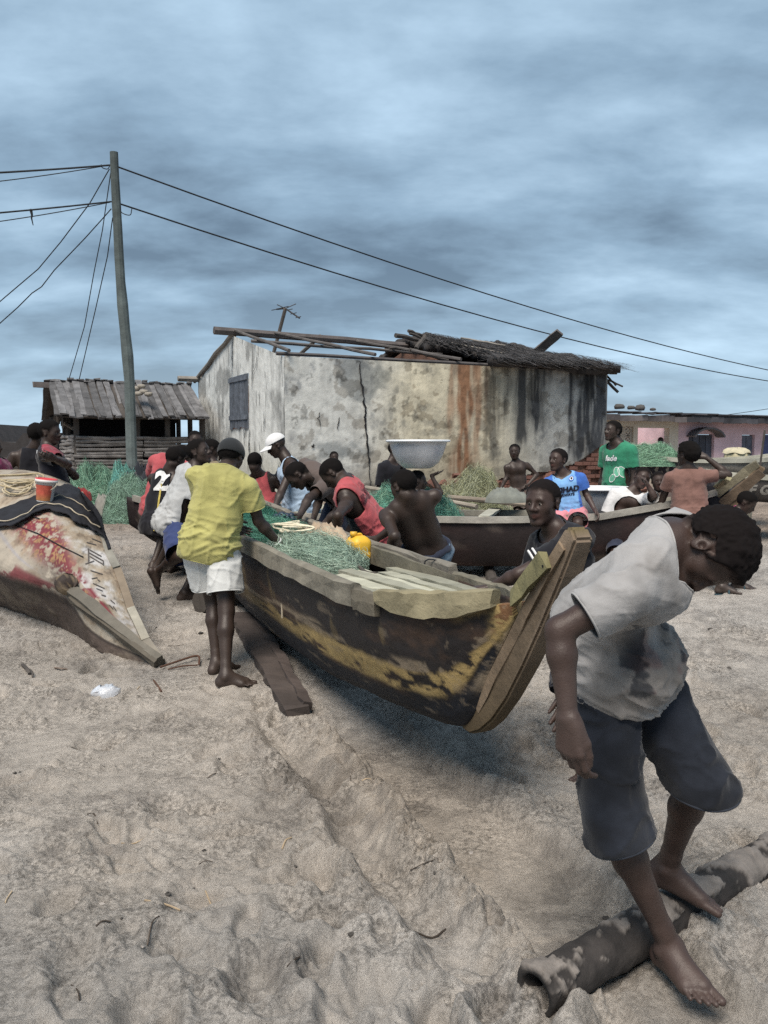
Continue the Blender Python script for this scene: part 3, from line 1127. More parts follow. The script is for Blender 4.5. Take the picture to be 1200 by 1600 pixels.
# stones that weigh the shed roof down
for i, (px, py) in enumerate(((213, 607), (221, 604), (225, 612), (217, 615), (232, 616))):
    c = at(px, py, 19.75 - .02 * i)
    v, f = lathe([(0.001, -.05), (.07, -.045), (.105, 0), (.08, .045), (0.001, .055)], 9, c)
    v = v + (fbm((v + i) * 9, 2, i) * .02)[:, None]
    tag(mk('roof_stone', (v, f), M_STONE, smooth=True, col=V(1.9, 1.8, 1.6)), 'one of the pale stones weighing down the shed roof', 'stone', 'stones on the shed roof')

# ================================================================== utility pole and its lines
pb = at(209, 775, 16.5)
pb[2] = 0.40
pt = at(178, 238, 16.5)
P, R = [], []
for i in range(15):
    t = i / 14
    P.append(pb + (pt - pb) * t + V(0.05 * math.sin(t * 5.0) - .02 * math.sin(t * 13), 0, 0) * (t * (1 - t) * 3))
    R.append(0.115 - 0.035 * t + (0.014 if i in (8, 6) else 0))
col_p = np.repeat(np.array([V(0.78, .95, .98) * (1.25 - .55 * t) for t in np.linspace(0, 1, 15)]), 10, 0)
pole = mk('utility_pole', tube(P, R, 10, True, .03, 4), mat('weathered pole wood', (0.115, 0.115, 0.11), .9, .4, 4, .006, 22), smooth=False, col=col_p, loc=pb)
tag(pole, 'tall leaning crooked wooden pole standing in front of the log shed', 'pole')


def wire(pts, r=0.012, n=10):
    return tube(curve_pts(pts, n), r, 4, True)


def sag(a, b, s, n=16):
    return [a + (b - a) * t - V(0, 0, 4 * s * t * (1 - t)) for t in np.linspace(0, 1, n)]


def cable(label, P, r=0.012, group='overhead lines'):
    tag(mk('power_line', tube(P, r, 4, True), M_WIRE), label, 'cable', group)


q1, q2 = at(182, 260, 16.5), at(186, 318, 16.5)
cable('upper of the two lines running down to the right over the old house', sag(q1, at(1420, 612, 40), 0.75, 24), .017)
cable('lower of the two lines running down to the right over the old house', sag(q2, at(1420, 616, 40), 0.85, 24), .017)
cable('topmost line leaving the pole toward the left edge', sag(at(172, 258, 16.5), at(-160, 277, 13.5), 0.02), .017)
cable('thin slack line just under the topmost line at the left', sag(at(170, 258, 16.5), at(-160, 298, 14), 0.05), .009)
cable('second thick line leaving the pole toward the left edge', sag(at(174, 315, 16.5), at(-160, 345, 13.5), 0.02), .015)
cable('thin slack line under the second thick line at the left', sag(at(172, 316, 16.5), at(-160, 365, 14), 0.05), .009)
cable('straight service line slanting from the pole top down past the left edge', [at(x, y, 16.2) for x, y in ((171, 264), (140, 318), (95, 378), (60, 420), (0, 471), (-60, 525))], .011)
cable('kinked service line slanting from the pole down past the left edge', [at(x, y, 16.2) for x, y in ((174, 326), (160, 342), (133, 372), (110, 396), (85, 422), (65, 448), (50, 458), (28, 480), (0, 505), (-60, 548))], .011)
cable('left one of two service drops from the pole to the shed roof', [at(x, y, Y) for x, y, Y in ((173, 270, 16.5), (160, 360, 16.9), (147, 425, 17.4), (132, 510, 18.3), (108, 592, 19.7))], .010)
cable('right one of two service drops from the pole to the shed roof', [at(x, y, Y) for x, y, Y in ((176, 340, 16.5), (168, 400, 17), (150, 480, 17.8), (124, 592, 19.8))], .010)
w0 = at(48, 327, 15.3)
tag(mk('dangling_rag', tube([w0, w0 + V(.02, 0, -.1), w0 + V(.01, 0, -.16), w0 + V(.035, 0, -.28)], [.03, .02, .014, .008], 5), M_WIRE), 'dark scrap dangling from the thick line at the left', 'scrap')
tag(mk('wire_loop', tube(curve_pts([at(188, 322, 16.4), at(190, 332, 16.4), at(203, 336, 16.4), at(206, 326, 16.4)], 6), .009, 4), M_WIRE), 'small loop of loose wire beside the pole', 'wire')
tag(mk('wire_loop', tube(curve_pts([at(158, 257, 16.4), at(160, 262, 16.4), at(168, 264, 16.4), at(172, 258, 16.4)], 6), .009, 4), M_WIRE), 'tiny loop of wire near the pole top', 'wire')
cable('far thin line crossing just over the pink house', sag(at(1120, 650, 60), at(1330, 615, 55), .1), .02)

# ================================================================== dark shack at the left edge
shack = thing('dark_shack', 'dark low shack with a two-level roof at the far left edge', 'shack', at(20, 745, 22))


def slab(pxs, Y, t, name, parent, mt, col=None):
    """a wall or roof face outlined in its own upright plane, with real thickness behind"""
    a = [at(x, y, Y) for x, y in pxs]
    b = [p + V(0, t, 0) for p in a]
    n = len(a)
    f = [list(range(n)), [n + i for i in range(n)][::-1]] + [[i, i + n, (i + 1) % n + n, (i + 1) % n] for i in range(n)]
    return mk(name, (a + b, f), mt, parent, col=col)


slab([(-60, 760), (90, 760), (90, 712), (-60, 715)], 22.4, 3, 'wall', shack, M_WOODD, V(.8, .8, .9))
slab([(-80, 700), (-20, 662), (4, 690), (24, 692), (36, 677), (90, 676), (90, 716), (-80, 720)], 22.0, 4, 'roof', shack, M_WOODD, V(.55, .57, .64))
for i in range(6):
    mk('wall_board', plank(at(-40 + 22 * i, 715, 21.95), at(-40 + 22 * i, 757, 21.95), .32, .03, up=V(0, -1, 0), seg=2, jit=.01, seed=i), M_WOODD, shack, col=V(1, 1, 1) * (.7 + .3 * (i % 3)))

# ================================================================== pink house on the right
R0 = V(at(950, 700, 24)[0], 24.0)
RD = nrm(V(0.83, 0.50))
RB = V(-RD[1], RD[0])            # into the house


def rp(u, w, z):
    q = R0 + RD * u + RB * w
    return V(q[0], q[1], z)


def r_u(px):
    k = (px - 600) / F_PX
    return (k * R0[1] - R0[0]) / (RD[0] - k * RD[1])


pink = thing('pink_house', 'low pink and cream house with a dark flat roof edge on the right', 'house', rp(5, 2.5, .5))
M_PINK = mat('faded pink plaster', (0.62, 0.46, 0.50), .92, .14, 3, .004, 20)
M_CREAM = mat('cream plaster', (0.62, 0.56, 0.46), .92, .12, 3, .004, 20)
RM3 = np.array([np.append(RD, 0), np.append(RB, 0), (0, 0, 1)])
RZ0, RZ1 = 0.45, 2.34


def rwall(u0, u1, z0, z1, w0=0.0, th=0.2, name='wall', mt=M_PINK, col=None):
    return mk(name, box(rp((u0 + u1) / 2, w0 + th / 2, (z0 + z1) / 2), (u1 - u0, th, z1 - z0), RM3), mt, pink, col=col)


ua, ub, uc, ud, ue = r_u(940), r_u(962), r_u(988), r_u(995), r_u(1044)
uf = r_u(1058)
uend = r_u(1330)
rwall(ua - .3, ub, RZ0, RZ1, name='porch_pier', mt=M_CREAM)
rwall(uc, ud, RZ0, RZ1, name='porch_pier', mt=M_CREAM)
rwall(ue, uf, RZ0, RZ1, name='porch_pier', mt=M_CREAM)
rwall(ub, uc, 2.13, RZ1, name='lintel', mt=M_CREAM)
rwall(ud, ue, 2.10, RZ1, name='lintel', mt=M_CREAM)
rwall(ub, uc, RZ0, 1.32, name='parapet', mt=M_CREAM)
rwall(ud, ue, RZ0, .95, name='parapet', mt=M_CREAM)
rwall(ua - .3, uf + .6, RZ0, RZ1, 1.7, .2, 'porch_back_wall', M_PINK)
rwall(uf - .12, uf + .02, RZ0, RZ1 - .01, .22, 1.45, 'porch_side_wall', M_PINK)
rwall(ua - .3, uf, RZ0, .75, .21, 1.48, 'porch_floor', M_CREAM, V(.6, .6, .6))
# pink front, built round its openings
w1, w2 = r_u(1074), r_u(1114)
w3, w4 = r_u(1157), r_u(1177)
d1, d2 = r_u(1190), r_u(1212)
wz0, wz1 = 1.05, 1.93
rwall(uf + .001, w1, RZ0, RZ1)
rwall(w1, w2, RZ0, wz0)
rwall(w1, w2, wz1, RZ1)
rwall(w2, w3, RZ0, RZ1)
rwall(w3, w4, RZ0, 1.25)
rwall(w3, w4, 1.93, RZ1)
rwall(w4, d1, RZ0, RZ1)
rwall(d1, d2, 1.96, RZ1)
rwall(d2, uend, RZ0, RZ1)
M_WIN = mat('dark shutter paint', (0.045, 0.05, 0.065), .7, .3, 8)
for (a, b, z0, z1) in ((w1, w2, wz0, wz1), (w3, w4, 1.25, 1.93)):
    n = 4 if b - a > 1 else 2
    for i in range(n):
        x0, x1 = a + (b - a) * i / n + .015, a + (b - a) * (i + 1) / n - .015
        mk('shutter', box(rp((x0 + x1) / 2, .10, (z0 + z1) / 2), (x1 - x0, .03, z1 - z0 - .03), RM3), M_WIN, pink, col=V(1, 1, 1) * (2.4 if n == 2 else 1 + .4 * (i % 2)))
    mk('window_sill', box(rp((a + b) / 2, -.04, z0 - .035), (b - a + .2, .12, .06), RM3), M_CREAM, pink, col=V(.6, .6, .6))
# curved hood over the first window
hv = []
for j in range(2):
    for i in range(11):
        t = i / 10
        hv.append(rp(w1 - .1 + (w2 - w1 + .2) * t, -.02 - .32 * j * 1.0, wz1 - .1 + (.26 * math.sin(math.pi * t) ** .6) * (1 - .0 * j) + .02))
hf = [[i, i + 1, 12 + i, 11 + i] for i in range(10)]
solid(mk('window_hood', (np.array(hv), hf), M_STONE, pink, col=V(1, 1, 1.1)), .06, 0)
mk('door', box(rp((d1 + d2) / 2, .08, 1.2), (d2 - d1 - .03, .05, 1.48), RM3), mat('dull blue door paint', (0.07, 0.085, 0.19), .7, .25, 5), pink)
# pierced screen blocks
vb = []
du, dz = (uc - ub) / 2, (2.13 - 1.32) / 3
def ring(c, r0, r1, n=4, rot=0.0, t=.1):
    v, f = [], []
    for w in (0.05, .05 + t):
        for rr in (r0, r1):
            for k in range(n):
                a = 2 * math.pi * k / n + rot
                q = c[0] + rr * math.cos(a), c[1] + rr * math.sin(a)
                v.append(rp(q[0], w, q[1]))
    for k in range(n):
        k2 = (k + 1) % n
        f += [[k, k2, n + k2, n + k], [2 * n + k, 3 * n + k, 3 * n + k2, 2 * n + k2], [k, 2 * n + k, 2 * n + k2, k2], [n + k, n + k2, 3 * n + k2, 3 * n + k]]
    return np.array(v), f


for i in range(2):
    for j in range(3):
        cu, cz = ub + du * (i + .5), 1.32 + dz * (j + .5)
        parts = [ring((cu, cz), du * .33, du * .48, 12), ring((cu, cz), .03, .09, 4)]
        for s_ in (-1, 1):
            parts.append(box(rp(cu + s_ * du * .46, .10, cz), (du * .07, .1, dz), RM3))
            parts.append(box(rp(cu, .10, cz + s_ * dz * .46), (du * .84, .1, dz * .07), RM3))
            parts.append(box(rp(cu + s_ * du * .2, .10, cz), (du * .22, .08, .035), RM3))
            parts.append(box(rp(cu, .10, cz + s_ * dz * .2), (.035, .08, dz * .22), RM3))
        mk('screen_block', join(parts), M_CREAM, pink, col=V(.8, .8, .82))
# flat roof with a ragged dark fascia and stones
rwall(uf - .1, uend + .3, RZ1 + .01, RZ1 + .18, -.55, 4.2, 'roof', mat('dark sheet roof', (0.06, 0.06, 0.068), .8, .35, 3, .01, 9))
for i in range(24):
    u0 = ua - .5 + i * (uend + .8 - ua) / 24
    mk('roof_sheet', plank(rp(u0, -.62 - .03 * (i % 2), RZ1 + .16 + .012 * (i % 3)), rp(u0, 1.9 if u0 > uf else .25, RZ1 + (.31 if u0 > uf else .18)), (uend + .8 - ua) / 24 * 1.04, .025, seg=3, jit=.012, seed=i), MATS['dark sheet roof'], pink,
       col=V(1, 1, 1) * (.7 + .25 * ((i * 5) % 4)))
    mk('fascia_board', plank(rp(u0, -.59, RZ1 + .02 - .03 * ((i * 3) % 4) / 3), rp(u0 + (uend + .8 - ua) / 24 * .985, -.59, RZ1 + .02 - .02 * (i % 2)), .16, .03, up=np.append(-RB, 0), seg=2, jit=.006, seed=i), MATS['dark sheet roof'], pink,
       col=(V(1.9, 1.7, 1.5) if i < 6 else V(1, 1, 1)) * (.8 + .2 * (i % 3)))
for i, (px, py, s_) in enumerate(((968, 634, .13), (986, 636, .10), (1000, 635, .13), (1020, 641, .08))):
    c = at(px, py, 24.6 + i * .4)
    c[2] = RZ1 + .30
    v, f = lathe([(0.001, 0), (s_ * 1.1, .01), (s_ * 1.25, s_ * .6), (s_ * .9, s_ * 1.1), (0.001, s_ * 1.2)], 10, c)
    v = v + (fbm((v + i) * 5, 2, i) * .03)[:, None]
    tag(mk('roof_stone', (v, f), M_STONE, smooth=True, col=V(.6, .6, .6)), 'dark stone resting on the roof of the pink house', 'stone', 'stones on the pink house roof')
# ================================================================== bodies grown from distance fields
def C_(a, b, r1, r2, k):
    return ('c', np.asarray(a, float), np.asarray(b, float), r1, r2, k)


def E_(c, R, rad, k):
    return ('e', np.asarray(c, float), np.asarray(R, float), np.asarray(rad, float), k)


def S_(c, r, k):
    return ('s', np.asarray(c, float), r, k)


def prim_box(p):
    if p[0] == 'c':
        r = max(p[3], p[4])
        return np.minimum(p[1], p[2]) - r, np.maximum(p[1], p[2]) + r
    if p[0] == 'e':
        r = max(p[3])
        return p[1] - r, p[1] + r
    return p[1] - p[2], p[1] + p[2]


def sdf(prims, P, half=0.0):
    """signed distance; P (n,3), or (cells,m,3) with every cell inside +-half of its mean"""
    cells = P.ndim == 3
    ctr = P.mean(1) if cells else P
    d = np.full(P.shape[:-1], 0.2, np.float32)
    for p in prims:
        lo, hi = prim_box(p)
        k = p[-1]
        pad = 0.04 + k + half
        x0, x1 = lo - pad, hi + pad
        m_ = ctr[:, 0] > x0[0]
        m_ &= ctr[:, 0] < x1[0]
        idx = np.nonzero(m_)[0]
        c2_ = ctr[idx]
        idx = idx[(c2_[:, 1] > x0[1]) & (c2_[:, 1] < x1[1]) & (c2_[:, 2] > x0[2]) & (c2_[:, 2] < x1[2])]
        if not len(idx):
            continue
        Q = P[idx].reshape(-1, 3)
        a = d[idx].reshape(-1)
        if p[0] == 'c':
            ba = (p[2] - p[1]).astype(np.float32)
            pa = Q - p[1].astype(np.float32)
            t = np.clip(pa @ ba / np.float32(ba @ ba + 1e-12), 0, 1)
            pa -= t[:, None] * ba
            x = np.sqrt(np.einsum('ij,ij->i', pa, pa)) - (np.float32(p[3]) + np.float32(p[4] - p[3]) * t)
        elif p[0] == 'e':
            q = ((Q - p[1].astype(np.float32)) @ p[2].T.astype(np.float32))
            qa = q / p[3].astype(np.float32)
            qb = qa / p[3].astype(np.float32)
            k0 = np.sqrt(np.einsum('ij,ij->i', qa, qa))
            k1 = np.sqrt(np.einsum('ij,ij->i', qb, qb))
            x = k0 * (k0 - 1) / np.maximum(k1, 1e-9)
        else:
            x = np.linalg.norm(Q - p[1].astype(np.float32), axis=1) - p[2]
            h = np.clip(0.5 - 0.5 * (a + x) / k, 0, 1)
            r = a * (1 - h) + (-x) * h + k * h * (1 - h)
            d[idx] = r.reshape(d[idx].shape)
            continue
        h = np.maximum(k - np.abs(a - x), 0) / k
        r = np.minimum(a, x) - h * h * (k * 0.25)
        d[idx] = r.reshape(d[idx].shape)
    return d


_CO = np.array([(0, 0, 0), (1, 0, 0), (0, 1, 0), (1, 1, 0), (0, 0, 1), (1, 0, 1), (0, 1, 1), (1, 1, 1)])
_ED = [(0, 1), (2, 3), (4, 5), (6, 7), (0, 2), (1, 3), (4, 6), (5, 7), (0, 4), (1, 5), (2, 6), (3, 7)]


def polygonise(prims, h):
    los, his = zip(*[prim_box(p) for p in prims if p[0] != 's'])
    lo = np.min(los, 0) - 3 * h - 0.01
    hi = np.max(his, 0) + 3 * h + 0.01
    m_ = np.ceil((hi - lo) / (4 * h)).astype(int) + 1
    g = np.stack(np.meshgrid(*[np.arange(q) for q in m_], indexing='ij'), -1).reshape(-1, 3)
    d = sdf(prims, (lo + (g * 4 + 1.5) * h).astype(np.float32))
    vol = np.where(d < 0, -1, 1).astype(np.float32).reshape(m_)
    vol = vol.repeat(4, 0).repeat(4, 1).repeat(4, 2)
    nearc = g[np.abs(d) < h * 6.5]
    off = np.stack(np.meshgrid(*[np.arange(4)] * 3, indexing='ij'), -1).reshape(-1, 3)
    fp = nearc[:, None, :] * 4 + off[None]
    vol[fp[..., 0], fp[..., 1], fp[..., 2]] = sdf(prims, (lo + fp * h).astype(np.float32), 2 * h)
    S = vol < 0
    c = np.zeros(np.array(vol.shape) - 1, np.uint8)
    for (a, b, e) in _CO:
        c += S[a:a + c.shape[0], b:b + c.shape[1], e:e + c.shape[2]]
    act = (c > 0) & (c < 8)
    I = np.argwhere(act)
    ids = np.full(act.shape, -1, np.int32)
    ids[I[:, 0], I[:, 1], I[:, 2]] = np.arange(len(I))
    val = np.stack([vol[I[:, 0] + a, I[:, 1] + b, I[:, 2] + e] for a, b, e in _CO], 1)
    acc = np.zeros((len(I), 3))
    cnt_ = np.zeros(len(I))
    for i, j in _ED:
        vi, vj = val[:, i], val[:, j]
        x = (vi < 0) != (vj < 0)
        t = np.where(x, vi / np.where(x, vi - vj, 1), 0)
        acc += np.where(x[:, None], _CO[i] + t[:, None] * (_CO[j] - _CO[i]), 0)
        cnt_ += x
    vert = lo + (I + acc / cnt_[:, None]) * h
    F = []
    for ax in range(3):
        o1, o2 = (ax + 1) % 3, (ax + 2) % 3
        sl0 = [slice(1, -1)] * 3
        sl1 = [slice(1, -1)] * 3
        sl0[ax] = slice(0, -1)
        sl1[ax] = slice(1, None)
        A, B = S[tuple(sl0)], S[tuple(sl1)]
        e = np.argwhere(A != B)
        if not len(e):
            continue
        neg = A[e[:, 0], e[:, 1], e[:, 2]]
        base = e.copy()
        for k in range(3):
            if k != ax:
                base[:, k] += 1
        def cell(a, b):
            q = base.copy()
            q[:, o1] -= a
            q[:, o2] -= b
            return ids[q[:, 0], q[:, 1], q[:, 2]]
        quad = np.stack([cell(1, 1), cell(0, 1), cell(0, 0), cell(1, 0)], 1)
        quad[~neg] = quad[~neg][:, ::-1]
        F.append(quad)
    F = np.vstack(F)
    F = F[(F >= 0).all(1)]
    return vert, F


def vnormals(v, f):
    a = v[f[:, 2]] - v[f[:, 0]]
    b = v[f[:, 3]] - v[f[:, 1]]
    n = np.cross(a, b)
    N = np.zeros_like(v)
    for k in range(4):
        np.add.at(N, f[:, k], n)
    return N / (np.linalg.norm(N, axis=1)[:, None] + 1e-12)


def relax(v, f, it=2, lam=0.5):
    for _ in range(it):
        s = np.zeros_like(v)
        c = np.zeros(len(v))
        for a, b in ((0, 1), (1, 2), (2, 3), (3, 0)):
            np.add.at(s, f[:, a], v[f[:, b]])
            np.add.at(c, f[:, a], 1)
            np.add.at(s, f[:, b], v[f[:, a]])
            np.add.at(c, f[:, b], 1)
        v = v + lam * (s / np.maximum(c, 1)[:, None] - v)
    return v


def clip_mesh(v, f, cuts, h=.008):
    """cut a garment open: cuts = (point, outward normal, radius about that axis, reach beyond the cut)"""
    v = v.copy()
    for (p, n, r, reach) in cuts:
        n = nrm(n)
        rel_ = v - p
        dist = rel_ @ n
        lat = np.linalg.norm(rel_ - dist[:, None] * n, axis=1)
        out = (dist > 0) & (dist < reach) & (lat < r)
        k = out[f].sum(1)
        f = f[k < 4]
        mv = np.zeros(len(v), bool)
        mv[f.ravel()] = True
        mv &= out & (dist < 1.8 * h)
        v[mv] -= n * dist[mv][:, None]
    used = np.unique(f)
    mp_ = np.full(len(v), -1)
    mp_[used] = np.arange(len(used))
    v, f = v[used], mp_[f]
    return smooth_rim(v, f), f


def rim_edges(f):
    e = np.sort(np.concatenate([f[:, [0, 1]], f[:, [1, 2]], f[:, [2, 3]], f[:, [3, 0]]]), axis=1)
    e = e[e[:, 0] != e[:, 1]]
    ue, cnt_ = np.unique(e, axis=0, return_counts=True)
    return ue[cnt_ == 1]


def smooth_rim(v, f, it=10):
    """even out the cut edges of a garment"""
    v = v.copy()
    be = rim_edges(f)
    for k in range(2 * it):
        s_ = np.zeros_like(v)
        c_ = np.zeros(len(v))
        for a, b in ((0, 1), (1, 0)):
            np.add.at(s_, be[:, a], v[be[:, b]])
            np.add.at(c_, be[:, a], 1)
        m_ = c_ > 0
        lam = .55 if k % 2 == 0 else -.57       # out and back, so the opening keeps its width
        v[m_] += lam * (s_[m_] / c_[m_][:, None] - v[m_])
    return v


def rim_loops(f):
    nb = {}
    for a, b in rim_edges(f):
        nb.setdefault(int(a), []).append(int(b))
        nb.setdefault(int(b), []).append(int(a))
    seen, out = set(), []
    for s0 in nb:
        if s0 in seen:
            continue
        loop, cur, prev = [s0], s0, None
        seen.add(s0)
        while True:
            nx = [q for q in nb[cur] if q != prev and q not in seen]
            if not nx:
                break
            prev, cur = cur, nx[0]
            seen.add(cur)
            loop.append(cur)
        if len(loop) > 16:
            out.append(loop)
    return out


def add_hems(v, f, r, mt, parent, col):
    for lp in rim_loops(f):
        P = v[lp]
        for _ in range(3):
            P = .5 * P + .25 * (np.roll(P, 1, 0) + np.roll(P, -1, 0))
        mk('hem', tube(list(P) + [P[0]], r, 5, False), mt, parent, True, col)


def rim_fade(v, f, rings=4):
    """0 on the cut edge rising to 1 a few rings in"""
    w = np.ones(len(v))
    w[np.unique(rim_edges(f))] = 0
    for _ in range(rings):
        s_ = np.zeros(len(v))
        c_ = np.zeros(len(v))
        for k in range(4):
            np.add.at(s_, f[:, k], w[f[:, (k + 1) % 4]] + w[f[:, (k + 3) % 4]])
            np.add.at(c_, f[:, k], 2)
        w = np.minimum(w, .35 * w + .65 * s_ / np.maximum(c_, 1))
    return w


def lift_to(parent, px, py, L, sgn):
    o_ = np.array([0, 0, CAM_H])
    d = nrm(ray(px, py))
    if sgn == 0:
        return at(px, py, parent[1])
    oc = o_ - parent
    b = oc @ d
    c = oc @ oc - L * L
    disc = b * b - c
    if disc < 0:
        return o_ + d * (-b)
    t = -b + (1 if sgn > 0 else -1) * math.sqrt(disc)
    return o_ + d * t


def ik(a, c, l1, l2, pole):
    ac = c - a
    D = np.linalg.norm(ac)
    D2 = min(D, (l1 + l2) * 0.999)
    c = a + ac / D * D2
    u = ac / D
    x = (l1 * l1 - l2 * l2 + D2 * D2) / (2 * D2)
    h = math.sqrt(max(l1 * l1 - x * x, 0))
    p = nrm(pole - u * (pole @ u))
    return a + u * x + p * h, c


SKIN_D = mat('very dark skin', (0.036, 0.0235, 0.0185), 0.47, 0.20, 14, 0.0012, 160, spec=0.36, rvar=.12)
SKIN_M = mat('dark brown skin', (0.047, 0.029, 0.0235), 0.48, 0.22, 14, 0.0012, 160, spec=0.36, rvar=.12)
for _m in (SKIN_D, SKIN_M):              # where Col's alpha falls, the skin is covered by cropped hair
    _nt = _m.node_tree
    _b = _nt.nodes['Principled BSDF']
    _a = [n for n in _nt.nodes if n.type == 'ATTRIBUTE'][0]
    for _sock, _lo in (('Roughness', .95), ('Specular IOR Level', .10)):
        _mx = _nt.nodes.new('ShaderNodeMix')
        _mx.inputs[2].default_value = _lo
        if _b.inputs[_sock].links:
            _nt.links.new(_b.inputs[_sock].links[0].from_socket, _mx.inputs[3])
        else:
            _mx.inputs[3].default_value = _b.inputs[_sock].default_value
        _nt.links.new(_a.outputs['Alpha'], _mx.inputs[0])
        _nt.links.new(_mx.outputs[0], _b.inputs[_sock])
M_HAIR = mat('short black hair', (0.0075, 0.0070, 0.0075), 0.85, 0.3, 120, 0.006, 260, spec=.25)
M_EYEW = mat('eye white', (0.27, 0.235, 0.21), .5, .1, 5, spec=.2)
M_EYED = mat('eye dark', (0.008, 0.006, 0.005), .4, .1, 5, spec=.2)


def cloth(name, col, var=0.14, rough=0.92, scale=7, bump=0.0016, bscale=90):
    return mat('cloth ' + name, col, rough, var, scale, bump, bscale, spec=.1, sheen=.15)


def yawv(a):
    a = math.radians(a)
    return V(math.sin(a), -math.cos(a), 0)


def head_prims(C, X, Y, Z, hh):
    R = np.array([X, Y, Z])

    def p(x, y, z):
        return C + (X * x + Y * y + Z * z) * hh
    pr = [E_(p(0, -.035, .13), R, V(.335, .425, .365) * hh, .01),
          E_(p(0, .115, -.13), R, V(.268, .275, .335) * hh, .10 * hh),
          C_(p(-.20, -.02, -.20), p(-.07, .24, -.39), .075 * hh, .07 * hh, .10 * hh),
          C_(p(.20, -.02, -.20), p(.07, .24, -.39), .075 * hh, .07 * hh, .10 * hh),
          C_(p(-.06, .285, -.41), p(.06, .285, -.41), .062 * hh, .062 * hh, .08 * hh),
          C_(p(-.16, .34, .085), p(.16, .34, .085), .05 * hh, .05 * hh, .08 * hh),
          E_(p(-.19, .20, -.06), R, V(.09, .10, .11) * hh, .10 * hh), E_(p(.19, .20, -.06), R, V(.09, .10, .11) * hh, .10 * hh),
          S_(p(-.125, .445, .01), .10 * hh, .05 * hh), S_(p(.125, .445, .01), .10 * hh, .05 * hh),
          C_(p(0, .385, .04), p(0, .455, -.10), .03 * hh, .055 * hh, .05 * hh),
          C_(p(-.068, .40, -.115), p(.068, .40, -.115), .046 * hh, .046 * hh, .03 * hh),
          C_(p(0, .378, -.208), p(.085, .352, -.236), .036 * hh, .030 * hh, .03 * hh),
          C_(p(0, .378, -.208), p(-.085, .352, -.236), .036 * hh, .030 * hh, .02 * hh),
          C_(p(0, .40, -.212), p(0, .401, -.212), .034 * hh, .034 * hh, .04 * hh),
          C_(p(0, .36, -.280), p(.075, .34, -.266), .041 * hh, .032 * hh, .02 * hh),
          C_(p(0, .36, -.280), p(-.075, .34, -.266), .041 * hh, .032 * hh, .02 * hh),
          C_(p(0, .385, -.278), p(0, .386, -.278), .036 * hh, .036 * hh, .03 * hh)]
    for s in (-1, 1):
        Re = np.array([nrm(X * s + Y * -.35), nrm(Y + X * s * .35), Z])
        pr.append(E_(p(s * .335, -.05, -.03), Re, V(.035, .085, .135) * hh, .03 * hh))
        pr.append(S_(p(s * .375, -.03, -.02), .045 * hh, .02 * hh))
    return pr


def hand_prims(Wp, D, pn, left, q, curl=(.35, .5, .35), spread=0.0, thumb=(0.75, 0.62)):
    D = nrm(D)
    pn = nrm(pn - D * (pn @ D))
    T = np.cross(pn, D) if left else np.cross(D, pn)
    pr = []
    off = (.030, .010, -.010, -.029)
    kn = (.088, .092, .086, .077)
    ln = ((.042, .026, .021), (.046, .029, .022), (.042, .027, .021), (.033, .021, .018))
    rd = (.0100, .0104, .0098, .0086)
    for i in range(4):
        K = Wp + D * kn[i] * q + T * off[i] * q
        pr.append(C_(Wp + D * .006 * q + T * off[i] * .55 * q, K, .0165 * q, .0130 * q, .016 * q))
    for i in range(4):
        K = Wp + D * kn[i] * q + T * off[i] * q
        a = 0.0
        dirv = nrm(D + T * spread * (1.5 - i) * .35)
        P_ = K
        for j in range(3):
            cj = curl[j] * (1 + .10 * (i - 1))
            a += cj
            dv = dirv * math.cos(a) + pn * math.sin(a)
            Q_ = P_ + dv * ln[i][j] * q
            r0 = rd[i] * q * (1 - .10 * j)
            pr.append(C_(P_, Q_, r0, r0 * .9, .0035 * q))
            P_ = Q_
    b = Wp + D * .022 * q + T * .020 * q + pn * .006 * q
    m1 = b + nrm(D * thumb[0] + T * thumb[1] + pn * .25) * .046 * q
    m2 = m1 + nrm(D * (thumb[0] + .2) + T * (thumb[1] - .3) + pn * .25) * .032 * q
    m3 = m2 + nrm(D * (thumb[0] + .3) + T * (thumb[1] - .55) + pn * .3) * .024 * q
    pr += [C_(b, m1, .017 * q, .0125 * q, .014 * q), C_(m1, m2, .0122 * q, .0108 * q, .006 * q), C_(m2, m3, .0108 * q, .009 * q, .004 * q)]
    return pr


